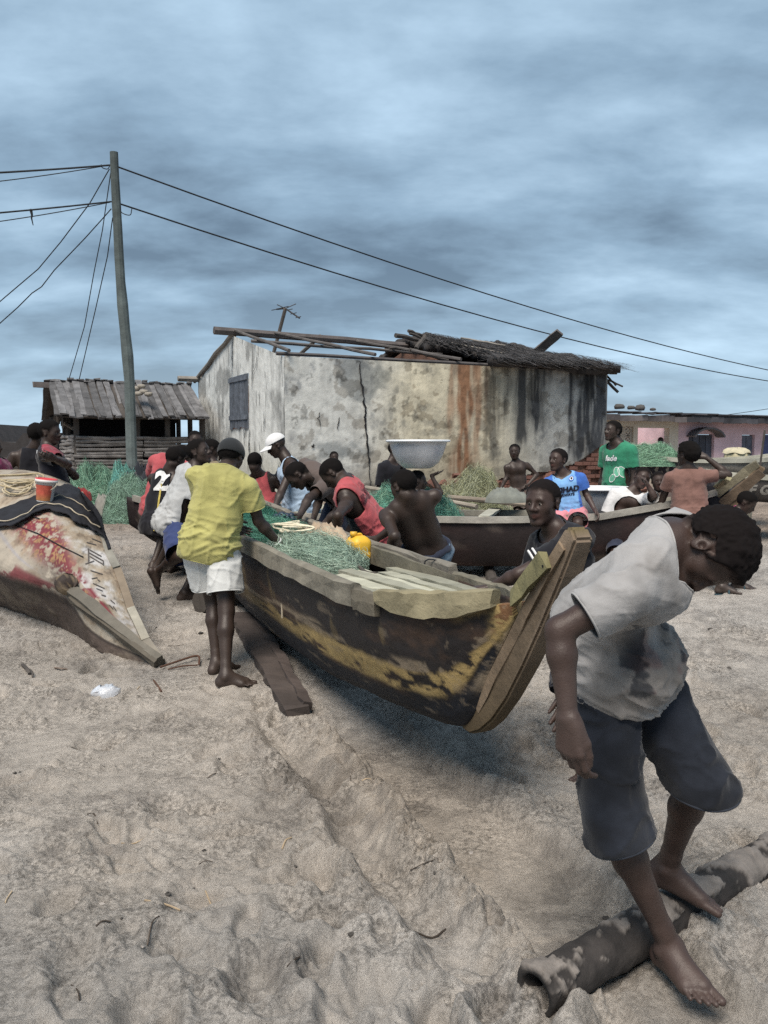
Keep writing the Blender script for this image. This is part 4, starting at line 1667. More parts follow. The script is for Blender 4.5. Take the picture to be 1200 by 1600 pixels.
def foot_prims(A, D, q, left, pitch=0.0):
    """ankle joint A, toe direction D, pitch raises the heel"""
    D = nrm(V(D[0], D[1], 0))
    Zf = V(0, 0, 1)
    Df = D * math.cos(pitch) - Zf * math.sin(pitch)
    Uf = Zf * math.cos(pitch) + D * math.sin(pitch)
    Xs = np.cross(Df, Uf)          # person's right
    In = -Xs if not left else Xs   # toward the big toe
    def p(x, y, z):
        return A + (In * x + Df * y + Uf * z) * q
    pr = [C_(p(0, -.005, 0), p(0, -.035, -.045), .036 * q, .034 * q, .02 * q),
          C_(p(0, .01, -.01), p(.018, .125, -.052), .034 * q, .024 * q, .03 * q),
          C_(p(0, .01, -.02), p(-.022, .105, -.058), .032 * q, .020 * q, .03 * q),
          C_(p(0, -.03, -.05), p(.016, .125, -.057), .028 * q, .022 * q, .02 * q),
          C_(p(0, -.03, -.052), p(-.026, .10, -.060), .026 * q, .019 * q, .02 * q)]
    tx, ty, tr, tl = (.030, .008, -.008, -.023, -.037), (.135, .14, .134, .124, .110), (.0145, .0092, .0086, .0080, .0076), (.05, .05, .045, .04, .034)
    for i in range(5):
        a, b = p(tx[i] * 1.0, ty[i], -.058), p(tx[i] * 1.12, ty[i] + tl[i], -.066)
        pr.append(C_(a, b, tr[i] * q * 1.05, tr[i] * q * .9, .0025 * q))
    pr.append(C_(p(.032, 0, -.005), p(.033, 0, -.004), .016 * q, .016 * q, .015 * q))
    pr.append(C_(p(-.032, -.005, -.012), p(-.033, -.005, -.012), .016 * q, .016 * q, .015 * q))
    return pr


def person(label, H, Y, pel, neck, yaw, head, look, build=1.0, waist=None, armL=None, armR=None, legL=None, legR=None,
           handL=None, handR=None, footL=None, footR=None, hh=None, headup=None, skin=SKIN_D, vox=None, shirt=None, pants=None,
           hair='short', group=None, dust=0.25, hipyaw=None, shroll=0.0, eyes=True, extra=None, kneepole=None, base=None, barehead=False):
    q = H / 1.7
    hh = hh or 0.128 * H + 0.012
    vox = vox or min(0.014, max(0.0060, Y * 0.00150))
    P0 = at(pel[0], pel[1], Y)
    f0 = yawv(yaw)
    N = lift_to(P0, neck[0], neck[1], 0.298 * H, neck[2])
    s = nrm(N - P0)
    l0 = V(-f0[1], f0[0], 0)
    l = nrm(l0 - s * (l0 @ s))
    if shroll:
        fr = nrm(np.cross(l, s))
        l = nrm(l * math.cos(shroll) + s * math.sin(shroll))
    ff_ = nrm(np.cross(l, s))           # chest forward
    if ff_ @ f0 < 0 and abs(ff_ @ f0) > .3:
        ff_ = -ff_
    ff_ = nrm(np.cross(l, s)) * (1 if np.cross(l, s) @ f0 >= -0.3 else -1)
    hl0 = l0 if hipyaw is None else V(-yawv(hipyaw)[1], yawv(hipyaw)[0], 0)
    lh = nrm(hl0 - s * (hl0 @ s) * 0.5)
    Wst = P0 + (N - P0) * 0.42 if waist is None else lift_to(P0, waist[0], waist[1], 0.13 * H, waist[2])
    sh = {}
    for sd, k in (('L', 1), ('R', -1)):
        sh[sd] = N + l * (k * .108 * H) - s * (.030 * H)
    hip = {'L': P0 + lh * (.054 * H), 'R': P0 - lh * (.054 * H)}
    J = dict(P=P0, N=N, s=s, l=l, f=ff_, W=Wst)
    UA, FA, TH, SH = .172 * H, .152 * H, .245 * H, .245 * H
    el_, wr_ = {}, {}
    for sd, arm, k in (('L', armL, 1), ('R', armR, -1)):
        if arm is None:
            e = sh[sd] + nrm(V(0, 0, -1) + l * (k * .16) - f0 * .05) * UA
            w = e + nrm(V(0, 0, -1) + f0 * .25 + l * (k * .02)) * FA
        elif arm[0] == 'ik':
            tgt = at(*arm[1]) if not isinstance(arm[1], np.ndarray) else arm[1]
            e, w = ik(sh[sd], tgt, UA, FA, np.asarray(arm[2], float))
        elif arm[0] == 'v':
            e = sh[sd] + nrm(arm[1]) * UA
            w = e + nrm(arm[2]) * FA
        elif arm[0] == 'pts':
            e, w = arm[1], arm[2]
        else:
            e = lift_to(sh[sd], arm[0][0], arm[0][1], UA, arm[0][2])
            e = sh[sd] + (e - sh[sd]) * min(1.0, 1.12 * UA / np.linalg.norm(e - sh[sd]))
            w = lift_to(e, arm[1][0], arm[1][1], FA, arm[1][2])
            w = e + (w - e) * min(1.0, 1.15 * FA / np.linalg.norm(w - e))
        el_[sd], wr_[sd] = e, w
    kn_, an_ = {}, {}
    for sd, leg, k in (('L', legL, 1), ('R', legR, -1)):
        pole = f0 if kneepole is None else np.asarray(kneepole, float)
        if leg is None:
            a = hip[sd] + lh * (k * .02) + f0 * .02
            a[2] = (gh(a[0], a[1]) if base is None else base) + .070 * q
            kk, a = ik(hip[sd], a, TH, SH, pole)
        elif len(leg) == 2 and np.isscalar(leg[0]):
            a = on_ground(leg[0], leg[1], 0.062 * q)
            kk, a = ik(hip[sd], a, TH, SH, pole)
        elif leg[0] == 'pts':
            kk, a = leg[1], leg[2]
        elif leg[0] == 'ik':
            a = leg[1]
            kk, a = ik(hip[sd], a, TH, SH, np.asarray(leg[2], float))
        else:
            kk = lift_to(hip[sd], leg[0][0], leg[0][1], TH, leg[0][2])
            a = lift_to(kk, leg[1][0], leg[1][1], SH, leg[1][2])
        kn_[sd], an_[sd] = kk, a
    HC = lift_to(N, head[0], head[1], .045 * H + .44 * hh, head[2])
    HC = N + (HC - N) * min(1.0, 1.2 * (.045 * H + .44 * hh) / np.linalg.norm(HC - N))
    if len(look) == 2:
        yw, pt_ = look
        hf_ = nrm(yawv(yw) * math.cos(math.radians(pt_)) + V(0, 0, 1) * math.sin(math.radians(pt_)))
    else:
        hf_ = nrm(look)
    hu = V(0, 0, 1) if headup is None else np.asarray(headup, float)
    hu = nrm(hu - hf_ * (hu @ hf_))
    hx = np.cross(hf_, hu)
    J.update(sh=sh, hip=hip, el=el_, wr=wr_, kn=kn_, an=an_, HC=HC, hf=hf_, hu=hu, hx=hx, hh=hh, q=q, lh=lh, f0=f0)
    b = build * q
    # ---- body
    pr = [C_(N - s * .085 * b + l * .070 * b + ff_ * .0, Wst + l * .062 * b, .088 * b, .078 * b, .05 * q),
          C_(N - s * .085 * b - l * .070 * b, Wst - l * .062 * b, .088 * b, .078 * b, .05 * q),
          C_(Wst + l * .058 * b, P0 + lh * .062 * b, .080 * b, .090 * b, .05 * q),
          C_(Wst - l * .058 * b, P0 - lh * .062 * b, .080 * b, .090 * b, .05 * q),
          C_(P0 + lh * .058 * b - nrm(np.cross(lh, s)) * .035 * b, P0 + lh * .06 * b - nrm(np.cross(lh, s)) * .036 * b - s * .02, .088 * b, .088 * b, .05 * q),
          C_(P0 - lh * .058 * b - nrm(np.cross(lh, s)) * .035 * b, P0 - lh * .06 * b - nrm(np.cross(lh, s)) * .036 * b - s * .02, .088 * b, .088 * b, .05 * q),
          C_(N + l * .095 * b - s * .035 * q, N - l * .095 * b - s * .035 * q, .054 * b, .054 * b, .05 * q),
          C_(N + l * .06 * b + ff_ * .035 * b - s * .11 * q, N - l * .06 * b + ff_ * .035 * b - s * .11 * q, .07 * b, .07 * b, .05 * q)]
    nb = HC - hf_ * .10 * hh - hu * .28 * hh
    pr += [C_(N - s * .02 * q, nb, .056 * b, .050 * q, .03 * q),
           C_(N + l * .09 * q - s * .012 * q, N * .5 + nb * .5, .038 * b, .036 * b, .05 * q),
           C_(N - l * .09 * q - s * .012 * q, N * .5 + nb * .5, .038 * b, .036 * b, .05 * q)]
    pr += head_prims(HC, hx, hf_, hu, hh)
    hand_cfg = {'L': handL or {}, 'R': handR or {}}
    foot_cfg = {'L': footL or {}, 'R': footR or {}}
    for sd, k in (('L', 1), ('R', -1)):
        S0_, e, w = sh[sd], el_[sd], wr_[sd]
        pr.append(C_(S0_, S0_ + (e - S0_) * .25, .054 * b, .050 * b, .035 * q))
        pr.append(C_(S0_ + (e - S0_) * .15, e, .046 * b, .036 * b, .025 * q))
        m1 = e + (w - e) * .28
        pr.append(C_(e, m1, .036 * b, .0385 * b, .02 * q))
        pr.append(C_(m1, w, .0375 * b, .0245 * b, .02 * q))
        hc = hand_cfg[sd]
        D = np.asarray(hc.get('dir', w - e), float)
        pn = np.asarray(hc.get('palm', -l * k), float)
        pr += hand_prims(w, D, pn, sd == 'L', q * hc.get('scale', 1.0), hc.get('curl', (.35, .5, .35)), hc.get('spread', 0.0), hc.get('thumb', (.75, .62)))
        h_, kk, a = hip[sd], kn_[sd], an_[sd]
        pr.append(C_(h_, h_ + (kk - h_) * .35, .080 * b, .076 * b, .04 * q))
        pr.append(C_(h_ + (kk - h_) * .3, kk, .075 * b, .052 * b, .025 * q))
        fk = nrm(np.cross(lh, nrm(kk - a)))
        back = -fk if fk @ f0 > 0 else fk
        m2 = kk + (a - kk) * .32 + back * .012 * q
        pr.append(C_(kk, m2, .050 * b, .052 * b, .025 * q))
        pr.append(C_(m2, a + (kk - a) * .12, .050 * b, .031 * b, .025 * q))
        pr.append(C_(a + (kk - a) * .15, a, .031 * b, .034 * q, .02 * q))
        fc = foot_cfg[sd]
        pr += foot_prims(a, np.asarray(fc.get('dir', f0 + lh * (k * .15)), float), q, sd == 'L', fc.get('pitch', 0.0))
    v, f = polygonise(pr, vox)
    gz0 = min(an_['L'][2], an_['R'][2]) - .08 * q
    dn = fbm(v * 16, 3, 7) + .5 * fbm(v * 60, 2, 8)
    legz = np.clip((gz0 + .42 - v[:, 2]) / .42, 0, 1)
    dd = dust * np.clip(legz * .9 + .45 * dn * (legz > .05), 0, 1)
    for sd in 'LR':
        dh = np.linalg.norm(v - wr_[sd], axis=1)
        dd = np.maximum(dd, dust * np.clip(.75 - dh / .32 + .4 * dn, 0, 1))
    colr = np.ones((len(v), 3)) * (1 + .12 * fbm(v * 7, 3, 3))[:, None] + dd[:, None] * V(3.0, 4.2, 5.0)
    hl_ = (v - HC) @ np.array([hx, hf_, hu]).T / hh
    lip = np.exp(-((hl_[:, 0] / .12) ** 2 + ((hl_[:, 2] + .245) / .055) ** 2)) * (hl_[:, 1] > .3)
    colr += lip[:, None] * V(.7, .15, .2)
    alpha = np.ones(len(v))
    if hair:
        # close-cropped hair: a dark nap with a soft hair line
        X_, Y_, Z_ = hl_[:, 0], hl_[:, 1], hl_[:, 2]
        line = np.interp(Y_, [-.45, -.30, -.12, .0, .10, .16, .24, .31, .42], [-.30, -.26, -.05, .00, .04, .20, .28, .31, .33])
        inside = np.linalg.norm((hl_ - V(0, -.04, .05)) / V(.42, .52, .56), axis=1) < 1.05
        hm_ = sstep(-.035, .05, Z_ - line + .035 * fbm(v * 60, 2, 6)) * inside
        earz = (np.abs(X_) > .325) & (Z_ < .13) & (Y_ > -.17) & (Y_ < .07)
        hm_ = hm_ * (~earz)
        nn0 = vnormals(v, f)
        hg, na_ = {'crop': (.006, .002), 'short': (.012, .003), 'full': (.022, .006), 'afro': (.021, .005)}[hair]
        v = v + nn0 * (hm_ * (hg + na_ * fbm(v * 130, 2, 9) + na_ * fbm(v * 45, 2, 19)))[:, None] * (hh / .22)
        colr = colr * (1 - hm_[:, None] * V(.80, .74, .68))
        alpha = 1 - hm_
    colr = np.concatenate([colr, alpha[:, None]], 1)
    low = min(gh(an_[x][0], an_[x][1]) for x in 'LR')
    root = thing('person', label, 'person', V(P0[0], P0[1], low), group)
    J['root'] = root
    bo = mk('body', (v, f), skin, root, True, colr)
    J['body'] = (v, f)
    if eyes:
        for s_ in (1, -1):
            c = HC + (hx * .125 * s_ + hf_ * .311 + hu * .008) * hh
            Rq = np.array([hx, hf_, hu])
            v1, f1 = lathe([(.001, -.052), (.034, -.040), (.052, 0), (.034, .040), (.001, .052)], 12)
            v1 = v1 * hh
            ci = c + hf_ * .0245 * hh
            v2, f2 = lathe([(.001, -.033), (.024, -.022), (.033, 0), (.024, .022), (.001, .033)], 10)
            e = mk('eye', (v1 @ Rq + c, f1), M_EYEW, root, True)
            mk('iris', (v2 * hh @ Rq + ci, f2), M_EYED, e, True)
    # ---- clothes
    if pants:
        pd = dict(len=.85, loose=1.0, waist=.075, flare=.02)
        pd.update(pants)
        lo = pd['loose']
        fb = nrm(np.cross(lh, s))
        pp = [C_(P0 + lh * .070 * b + s * .06 * q, P0 + lh * .064 * b - s * .02 * q, .094 * b * lo, .104 * b * lo, .04 * q),
              C_(P0 - lh * .070 * b + s * .06 * q, P0 - lh * .064 * b - s * .02 * q, .094 * b * lo, .104 * b * lo, .04 * q),
              C_(P0 + lh * .064 * b + s * .12 * q, P0 - lh * .064 * b + s * .12 * q, .092 * b * lo, .092 * b * lo, .04 * q),
              C_(P0 + lh * .058 * b - fb * .040 * b, P0 - lh * .058 * b - fb * .040 * b, .102 * b, .102 * b, .04 * q)]
        cuts = [(P0 + s * pd['waist'] * q, s, .215 * q, .4)]
        ln = pd['len']
        for sd in 'LR':
            h_, kk, a = hip[sd], kn_[sd], an_[sd]
            ln = pd.get('len' + sd, pd['len'])
            if ln <= 1.35:
                t = min(ln, 1.0)
                e = h_ + (kk - h_) * t
                r1 = (.094 + pd['flare']) * b * lo * .93
                pp.append(C_(h_, e + (kk - h_) * .12, .098 * b * lo, r1, pd.get('k', .016) * q))
                if ln > 1.0:
                    e = kk + (a - kk) * (ln - 1)
                    pp.append(C_(kk, e + (a - kk) * .12, r1 * .98, r1, .03 * q))
                    cuts.append((e, nrm(nrm(a - kk) + nrm(kk - h_) * .35), .16 * q, .5))
                else:
                    cuts.append((e, kk - h_, .15 * q, .4))
            else:
                pp.append(C_(h_, kk, .096 * b * lo, .072 * b * lo, .025 * q))
                pp.append(C_(kk, a, .070 * b * lo, .058 * b * lo, .03 * q))
                cuts.append((a + (kk - a) * .10, a - kk, .14 * q, .3))
        for ex in pd.get('extra', []):
            pp.append(ex(J))
        pv, pf = polygonise(pp, max(vox * 1.25, .0068))
        pv, pf = clip_mesh(pv, pf, cuts)
        nn = vnormals(pv, pf)
        loc_ = np.stack([(pv - P0) @ s, (pv - P0) @ lh, (pv - P0) @ fb], 1)
        fo = np.clip(1 - np.abs(fbm(loc_ * V(5, 12, 12) / q, 2, 61 + int(Y * 7))) * 2.6, 0, 1) ** 3
        fo2 = np.clip(1 - np.abs(fbm(loc_ * V(13, 5, 5) / q + 4, 2, 63 + int(Y * 7))) * 2.6, 0, 1) ** 3
        dz = np.exp(-(loc_[:, 0] / (.10 * q)) ** 2)
        pv = pv + nn * (rim_fade(pv, pf) * (.010 * fo * (1 - .5 * dz) + .011 * fo2 * (.35 + dz)) * q * pd.get('wrinkle', 1.0))[:, None]
        pc = np.ones((len(pv), 3)) * (1 + .18 * fbm(pv * 5, 3, 71) - .22 * sstep(.10, .42, fbm(pv * 8 + Y, 4, 75)))[:, None]
        if 'color' in pd:
            pc = pc * pd['color'](pv, J)
        po_ = mk(pd.get('name', 'shorts'), (pv, pf), pd['mat'], root, True, pc)
        if Y < 7:
            solid(po_, .005, -1)
        if pd.get('hemr'):
            add_hems(pv, pf, pd['hemr'], pd['mat'], po_, V(1.15, 1.15, 1.15))
        J['pants'] = (pv, pf)
    if shirt:
        sd_ = dict(kind='tee', sleeve=.62, hem=-.03, loose=1.0, neckdrop=.018, neckr=.115)
        sd_.update(shirt)
        lo = sd_['loose']
        fb = nrm(np.cross(l, s))
        in_ = .013 * q
        pp = [C_(N - s * .085 * b + l * .068 * b, Wst + l * .064 * b, .090 * b + in_, .086 * b * lo + in_, .05 * q),
              C_(N - s * .085 * b - l * .068 * b, Wst - l * .064 * b, .090 * b + in_, .086 * b * lo + in_, .05 * q),
              C_(Wst + l * .062 * b, P0 + lh * .066 * b - s * .06 * q, .088 * b * lo + in_, .106 * b * lo + in_ * 1.3, .05 * q),
              C_(Wst - l * .062 * b, P0 - lh * .066 * b - s * .06 * q, .088 * b * lo + in_, .106 * b * lo + in_ * 1.3, .05 * q),
              C_(P0 + lh * .058 * b - fb * .036 * b, P0 - lh * .058 * b - fb * .036 * b, .102 * b + in_ * 1.6, .102 * b + in_ * 1.6, .05 * q),
              C_(N + l * .095 * b - s * .035 * q, N - l * .095 * b - s * .035 * q, .056 * b + in_, .056 * b + in_, .05 * q),
              C_(N + l * .06 * b + fb * .035 * b - s * .11 * q, N - l * .06 * b + fb * .035 * b - s * .11 * q, .072 * b + in_, .072 * b + in_, .05 * q),
              C_(N + l * .09 * q - s * .012 * q, N * .55 + nb * .45, .040 * b + in_ * .8, .038 * b + in_ * .8, .05 * q),
              C_(N - l * .09 * q - s * .012 * q, N * .55 + nb * .45, .040 * b + in_ * .8, .038 * b + in_ * .8, .05 * q)]
        nd = nrm(nb - N)
        cuts = [(N + nd * sd_['neckdrop'] * q, nrm(nd + ff_ * .45), sd_['neckr'] * q, .3),
                (P0 + s * sd_['hem'] * q, -s, .24 * q, .5)]
        if sd_['kind'] == 'tee':
            for sd in 'LR':
                S0_, e = sh[sd], el_[sd]
                t = sd_['sleeve']
                m1 = S0_ + (e - S0_) * t
                pp.append(C_(S0_, m1 + (e - S0_) * .15, .062 * b + in_ * .4, .060 * b * sd_.get('slw', 1.1), .035 * q))
                cuts.append((m1, e - S0_, .105 * q, .4))
        else:
            for sd, k in (('L', 1), ('R', -1)):
                c0 = N + l * (k * .118 * b) - s * .06 * q
                cuts.append((c0, nrm(l * k + s * .12), .16 * q, .3))
        for ex in sd_.get('extra', []):
            pp.append(ex(J))
        sv_, sf_ = polygonise(pp, max(vox * 1.25, .0062))
        sv_, sf_ = clip_mesh(sv_, sf_, cuts + [c(J) for c in sd_.get('cuts', [])])
        nn = vnormals(sv_, sf_)
        loc_ = np.stack([(sv_ - P0) @ s, (sv_ - P0) @ l, (sv_ - P0) @ fb], 1)
        sdn = 81 + int(Y * 13)
        fo = np.clip(1 - np.abs(fbm(loc_ * V(4, 10, 10) / q, 2, sdn)) * 2.6, 0, 1) ** 3
        fo2 = np.clip(1 - np.abs(fbm(loc_ * V(15, 5, 5) / q + 4, 2, sdn + 2)) * 2.6, 0, 1) ** 3
        sk = np.stack([loc_[:, 0] * 13 + loc_[:, 1] * 9, loc_[:, 0] * 3 - loc_[:, 1] * 3, loc_[:, 2] * 5], 1) / q
        fo2 = fo2 + .8 * np.clip(1 - np.abs(fbm(sk + 9, 2, sdn + 4)) * 2.8, 0, 1) ** 3
        dz = np.exp(-((loc_[:, 0] - .06 * q) / (.10 * q)) ** 2)
        pw_ = sd_.get('wrinkle', 1.0)
        sv_ = sv_ + nn * (rim_fade(sv_, sf_) * (.009 * fo + .013 * fo2 * (.25 + dz)) * q * pw_)[:, None]
        scol = np.ones((len(sv_), 3)) * (1 + .12 * fbm(sv_ * 4, 3, 91) - .22 * sstep(.10, .42, fbm(sv_ * 7 + Y, 4, 95)))[:, None]
        if 'color' in sd_:
            scol = scol * sd_['color'](sv_, J)
        J['shirt_obj'] = mk(sd_.get('name', 'shirt'), (sv_, sf_), sd_['mat'], root, True, scol)
        if Y < 7:
            solid(J['shirt_obj'], .004, -1)
        J['shirt'] = (sv_, sf_)
        if sd_.get('hemr'):
            add_hems(sv_, sf_, sd_['hemr'], sd_['mat'], J['shirt_obj'], V(1.08, 1.08, 1.08))
    return J


def print_on(J, name, vf, origin, right, up, mt, garment='shirt', off=.006, parent=None):
    pv, pf = project_on(vf, J[garment], origin, right, up, off)
    if len(pf):
        mk(name, (pv, pf), mt, parent or J['shirt_obj'])
# ================================================================== canoes
def hull_mesh(stations, nsub=6, ring=17):
    """stations: (centre xy, half beam, z gunwale, half bottom, z bottom). Returns verts, quads, s/t params (t: -1 port gunwale..0 keel..1)"""
    S = np.array([[c[0], c[1], hb, zg, bb, zb] for (c, hb, zg, bb, zb) in stations])
    Q = np.array(curve_pts(S, nsub))
    axis = nrm(np.append(Q[-1, :2] - Q[0, :2], 0))
    ln = V(axis[1], -axis[0], 0)                    # starboard
    rings, par = [], []
    for i, (x, y, hb, zg, bb, zb) in enumerate(Q):
        r = []
        for k in range(ring):
            t = -1 + 2 * k / (ring - 1)
            a = abs(t)
            # flat-ish bottom, hard bilge, flared side
            if a < .3:
                w, z = bb * a / .3, zb + .012 * (a / .3) ** 2
            else:
                u = (a - .3) / .7
                w = bb + (hb - bb) * (1 - (1 - u) ** 1.9)
                z = zb + .012 + (zg - zb - .012) * u ** 1.12
            r.append(V(x, y, 0) + ln * (w * np.sign(t)) + V(0, 0, z))
            par.append((i / (len(Q) - 1), t))
        rings.append(r)
    n = ring
    q = np.array([[i * n + k, i * n + k + 1, (i + 1) * n + k + 1, (i + 1) * n + k] for i in range(len(rings) - 1) for k in range(n - 1)])
    return np.array(rings).reshape(-1, 3), q, np.array(par), rings


def dense(v, q, par, times=1):
    """split quads for paint detail"""
    for _ in range(times):
        a = {}
        v = list(v)
        par = list(par)
        out = []
        def mid(i, j):
            k = (min(i, j), max(i, j))
            if k not in a:
                a[k] = len(v)
                v.append((v[i] + v[j]) / 2)
                par.append((par[i] + par[j]) / 2)
            return a[k]
        for (i, j, k, l) in q:
            e = [mid(i, j), mid(j, k), mid(k, l), mid(l, i)]
            c = len(v)
            v.append((v[i] + v[j] + v[k] + v[l]) / 4)
            par.append((par[i] + par[j] + par[k] + par[l]) / 4)
            out += [[i, e[0], c, e[3]], [e[0], j, e[1], c], [c, e[1], k, e[2]], [e[3], c, e[2], l]]
        v, q, par = np.array(v), np.array(out), np.array(par)
    return v, q, par


M_HULL = mat('worn hull paint', (1, 1, 1), 0.72, 0.22, 11, 0.006, 26, spec=.3, rvar=.18)
M_GUN = mat('mossy bare plank', (0.185, 0.170, 0.130), .85, .38, 5, .006, 30)
M_DECK = mat('bleached deck board', (0.34, 0.335, 0.27), .9, .34, 4, .005, 30)
M_STEM = mat('bare stem timber', (0.185, 0.140, 0.100), .78, .42, 5, .007, 24, stretch=(1, 1, 1))

# ------------------------------------------------ the canoe being hauled
C0 = V(0.246, 3.73)


def bc(d):                          # centre line, d metres astern of the widest point of the bow
    return C0 - BX * d


st1 = [(bc(5.6), .20, 1.00, .10, .62), (bc(5.2), .27, .96, .14, .42), (bc(4.2), .345, .90, .19, .27), (bc(3.2), .36, .85, .20, .215), (bc(2.2), .36, .825, .20, .185),
       (bc(1.2), .355, .82, .185, .195), (bc(.4), .345, .82, .16, .265), (bc(0.0), .325, .828, .13, .295), (bc(-.30), .235, .852, .062, .325), (bc(-.45), .175, .875, .045, .455), (bc(-.60), .105, .90, .034, .68), (bc(-.72), .045, .925, .028, .845)]
canoe = thing('hauled_canoe', 'long weathered wooden canoe being hauled, its dark hull striped with worn yellow', 'canoe', V(bc(2.2)[0], bc(2.2)[1], .18))
hv, hq, hpar, rings1 = hull_mesh(st1, 6, 17)
dv, dq, dpar = dense(hv, hq, hpar, 3)
sL, tT = dpar[:, 0], dpar[:, 1]
hgt = np.abs(tT)
sm = sL * 6.3                      # roughly metres from the stern
pn = np.stack([sm, dv[:, 2], tT * .3], 1)
nA = fbm(pn * V(1.5, 9, 1), 6, 301, .6)
nB = fbm(pn * V(3.4, 24, 1), 6, 302, .62)
nC = fbm(pn * V(1.1, 2.5, 1) + 9, 3, 303)
c_dark = V(0.020, 0.017, 0.017)
c_tar = V(0.014, 0.016, 0.021)
c_yel = V(0.34, 0.245, 0.105)
c_pale = V(0.34, 0.27, 0.19)
c_rust = V(0.115, 0.042, 0.024)
c_brn = V(0.07, 0.042, 0.028)
hc = np.ones((len(dv), 3)) * c_dark
def put(base, c, k):
    k = np.clip(k, 0, 1)[:, None]
    return base * (1 - k) + c * k
hc = put(hc, c_brn, sstep(-.05, .4, nA) * .75)
band_c = .60 - .07 * sstep(3.0, 6.0, sm)        # the worn yellow strake
hc = put(hc, c_yel, sstep(.085, .035, np.abs(hgt - band_c + .06 * nA)) * sstep(-.10, .06, nB + .16) * sstep(1.6, 3.2, sm))
hc = put(hc, c_pale * .9, sstep(.05, .02, np.abs(hgt - band_c - .10 + .05 * nA)) * sstep(-.1, .2, nB) * .6)
hc = put(hc, c_tar, sstep(band_c - .06, band_c - .12, hgt + .06 * nA))
bow = sstep(5.35, 5.8, sm)
hc = put(hc, c_pale, sstep(5.0, 5.5, sm + .35 * nC) * sstep(.0, .3, nA + .25 - np.abs(hgt - .33) * 2.2) * .9)
hc = put(hc, c_yel * 1.05, sstep(5.72, 5.95, sm + .18 * nA) * sstep(.25, .6, hgt) * sstep(-.5, .2, nB + .25))
hc = put(hc, c_yel * .8, sstep(5.1, 5.5, sm) * sstep(.86, .95, hgt) * sstep(-.2, .3, nA + .1))
hc = put(hc, c_rust, sstep(5.75, 6.0, sm + .1 * nB) * sstep(.52, .66, hgt) * sstep(-.05, .1, nB + .05) * .8)
hc = put(hc, c_tar, sstep(5.2, 5.5, sm) * sstep(.28, .12, hgt) * sstep(-.3, .1, nA + .12) * .9)
hc = put(hc, c_pale * .75, sstep(.30, .42, nB) * .35)
hc = put(hc, c_yel * .6, sstep(.36, .5, fbm(pn * V(9, 3, 1), 3, 311)) * .30 * (hgt > .6))
dv = dv + np.zeros(3)
und = .008 * fbm(dv * 3, 3, 320) + .003 * fbm(dv * 14, 3, 321)
Nn = vnormals(dv, dq)
dv = dv + Nn * und[:, None]
axis1 = np.append(BX, 0)
ln1 = V(BX[1], -BX[0], 0)
# quads face outward?
if np.mean(np.sum(Nn[(tT < -.6)] * (-ln1), axis=1)) < 0:
    dq = dq[:, ::-1].copy()
ho = mk('hull', (dv, dq), M_HULL, canoe, True, np.clip(hc, .004, 1))
solid(ho, .032, -1)


def gp1(d, side, dz=0.0, dn=0.0):
    """a point on the gunwale: side -1 = near side"""
    ds = [5.6, 5.2, 4.2, 3.2, 2.2, 1.2, .4, 0, -.30, -.45, -.60, -.72]
    hb = np.interp(-d, [-x for x in ds], [s_[1] for s_ in st1])
    zg = np.interp(-d, [-x for x in ds], [s_[2] for s_ in st1])
    c = bc(d)
    lnn = V(BN[0], BN[1], 0)
    return V(c[0], c[1], zg) + lnn * (side * (hb + dn)) + V(0, 0, dz)


def rail(d0, d1, side, w, h, name, mt, dz=0.0, dn=0.0, n=12, seed=0, col=None, endlift=0.0, roundb=0.0):
    """a bent gunwale plank, h tall and w thick, following the sheer"""
    rgs = np.random.default_rng(seed)
    rings = []
    for i in range(n + 1):
        d = d0 + (d1 - d0) * i / n
        p = gp1(d, side, dz + endlift * (i / n) ** 2, dn)
        o_ = np.array([BN[0], BN[1], 0]) * side
        t_ = nrm(gp1(d - .05, side) - gp1(d + .05, side))
        o_ = nrm(np.cross(t_, V(0, 0, 1))) * (1 if np.cross(t_, V(0, 0, 1)) @ o_ > 0 else -1)
        hh_ = h * (1 - roundb * abs(2 * i / n - 1) ** 3)
        j = rgs.normal(0, .0035, (8, 3))
        ring = [p + o_ * w + V(0, 0, -hh_ * .5), p + o_ * w * 1.05 + V(0, 0, 0), p + o_ * w + V(0, 0, h * .42), p + o_ * w * .6 + V(0, 0, h * .5),
                p - o_ * w * .3 + V(0, 0, h * .5), p - o_ * w * .6 + V(0, 0, h * .40), p - o_ * w * .6 + V(0, 0, -hh_ * .45), p + V(0, 0, -hh_ * .55)]
        rings.append([a + b for a, b in zip(ring, j)])
    v, f = loft(rings, True, True)
    return mk(name, (v, f), mt, canoe, col=col)


rail(5.3, .16, -1, .034, .108, 'gunwale_plank', M_GUN, dz=.01, n=30, seed=1, col=V(.95, .95, 1))
rail(.14, -.06, -1, .030, .10, 'gunwale_joint', M_GUN, dz=-.005, n=4, seed=2, col=V(.62, .6, .6))
rail(-.07, -.66, -1, .040, .105, 'bow_plank', M_GUN, dz=.012, n=12, seed=3, col=V(1.25, 1.2, 1.0), roundb=.75)
rail(5.3, .55, 1, .034, .11, 'gunwale_plank', M_GUN, dz=.01, n=24, seed=4, col=V(1, 1, 1.1))
rail(.5, -.62, 1, .034, .09, 'gunwale_plank', M_GUN, dz=-.01, n=12, seed=5, col=V(.9, .9, .9))
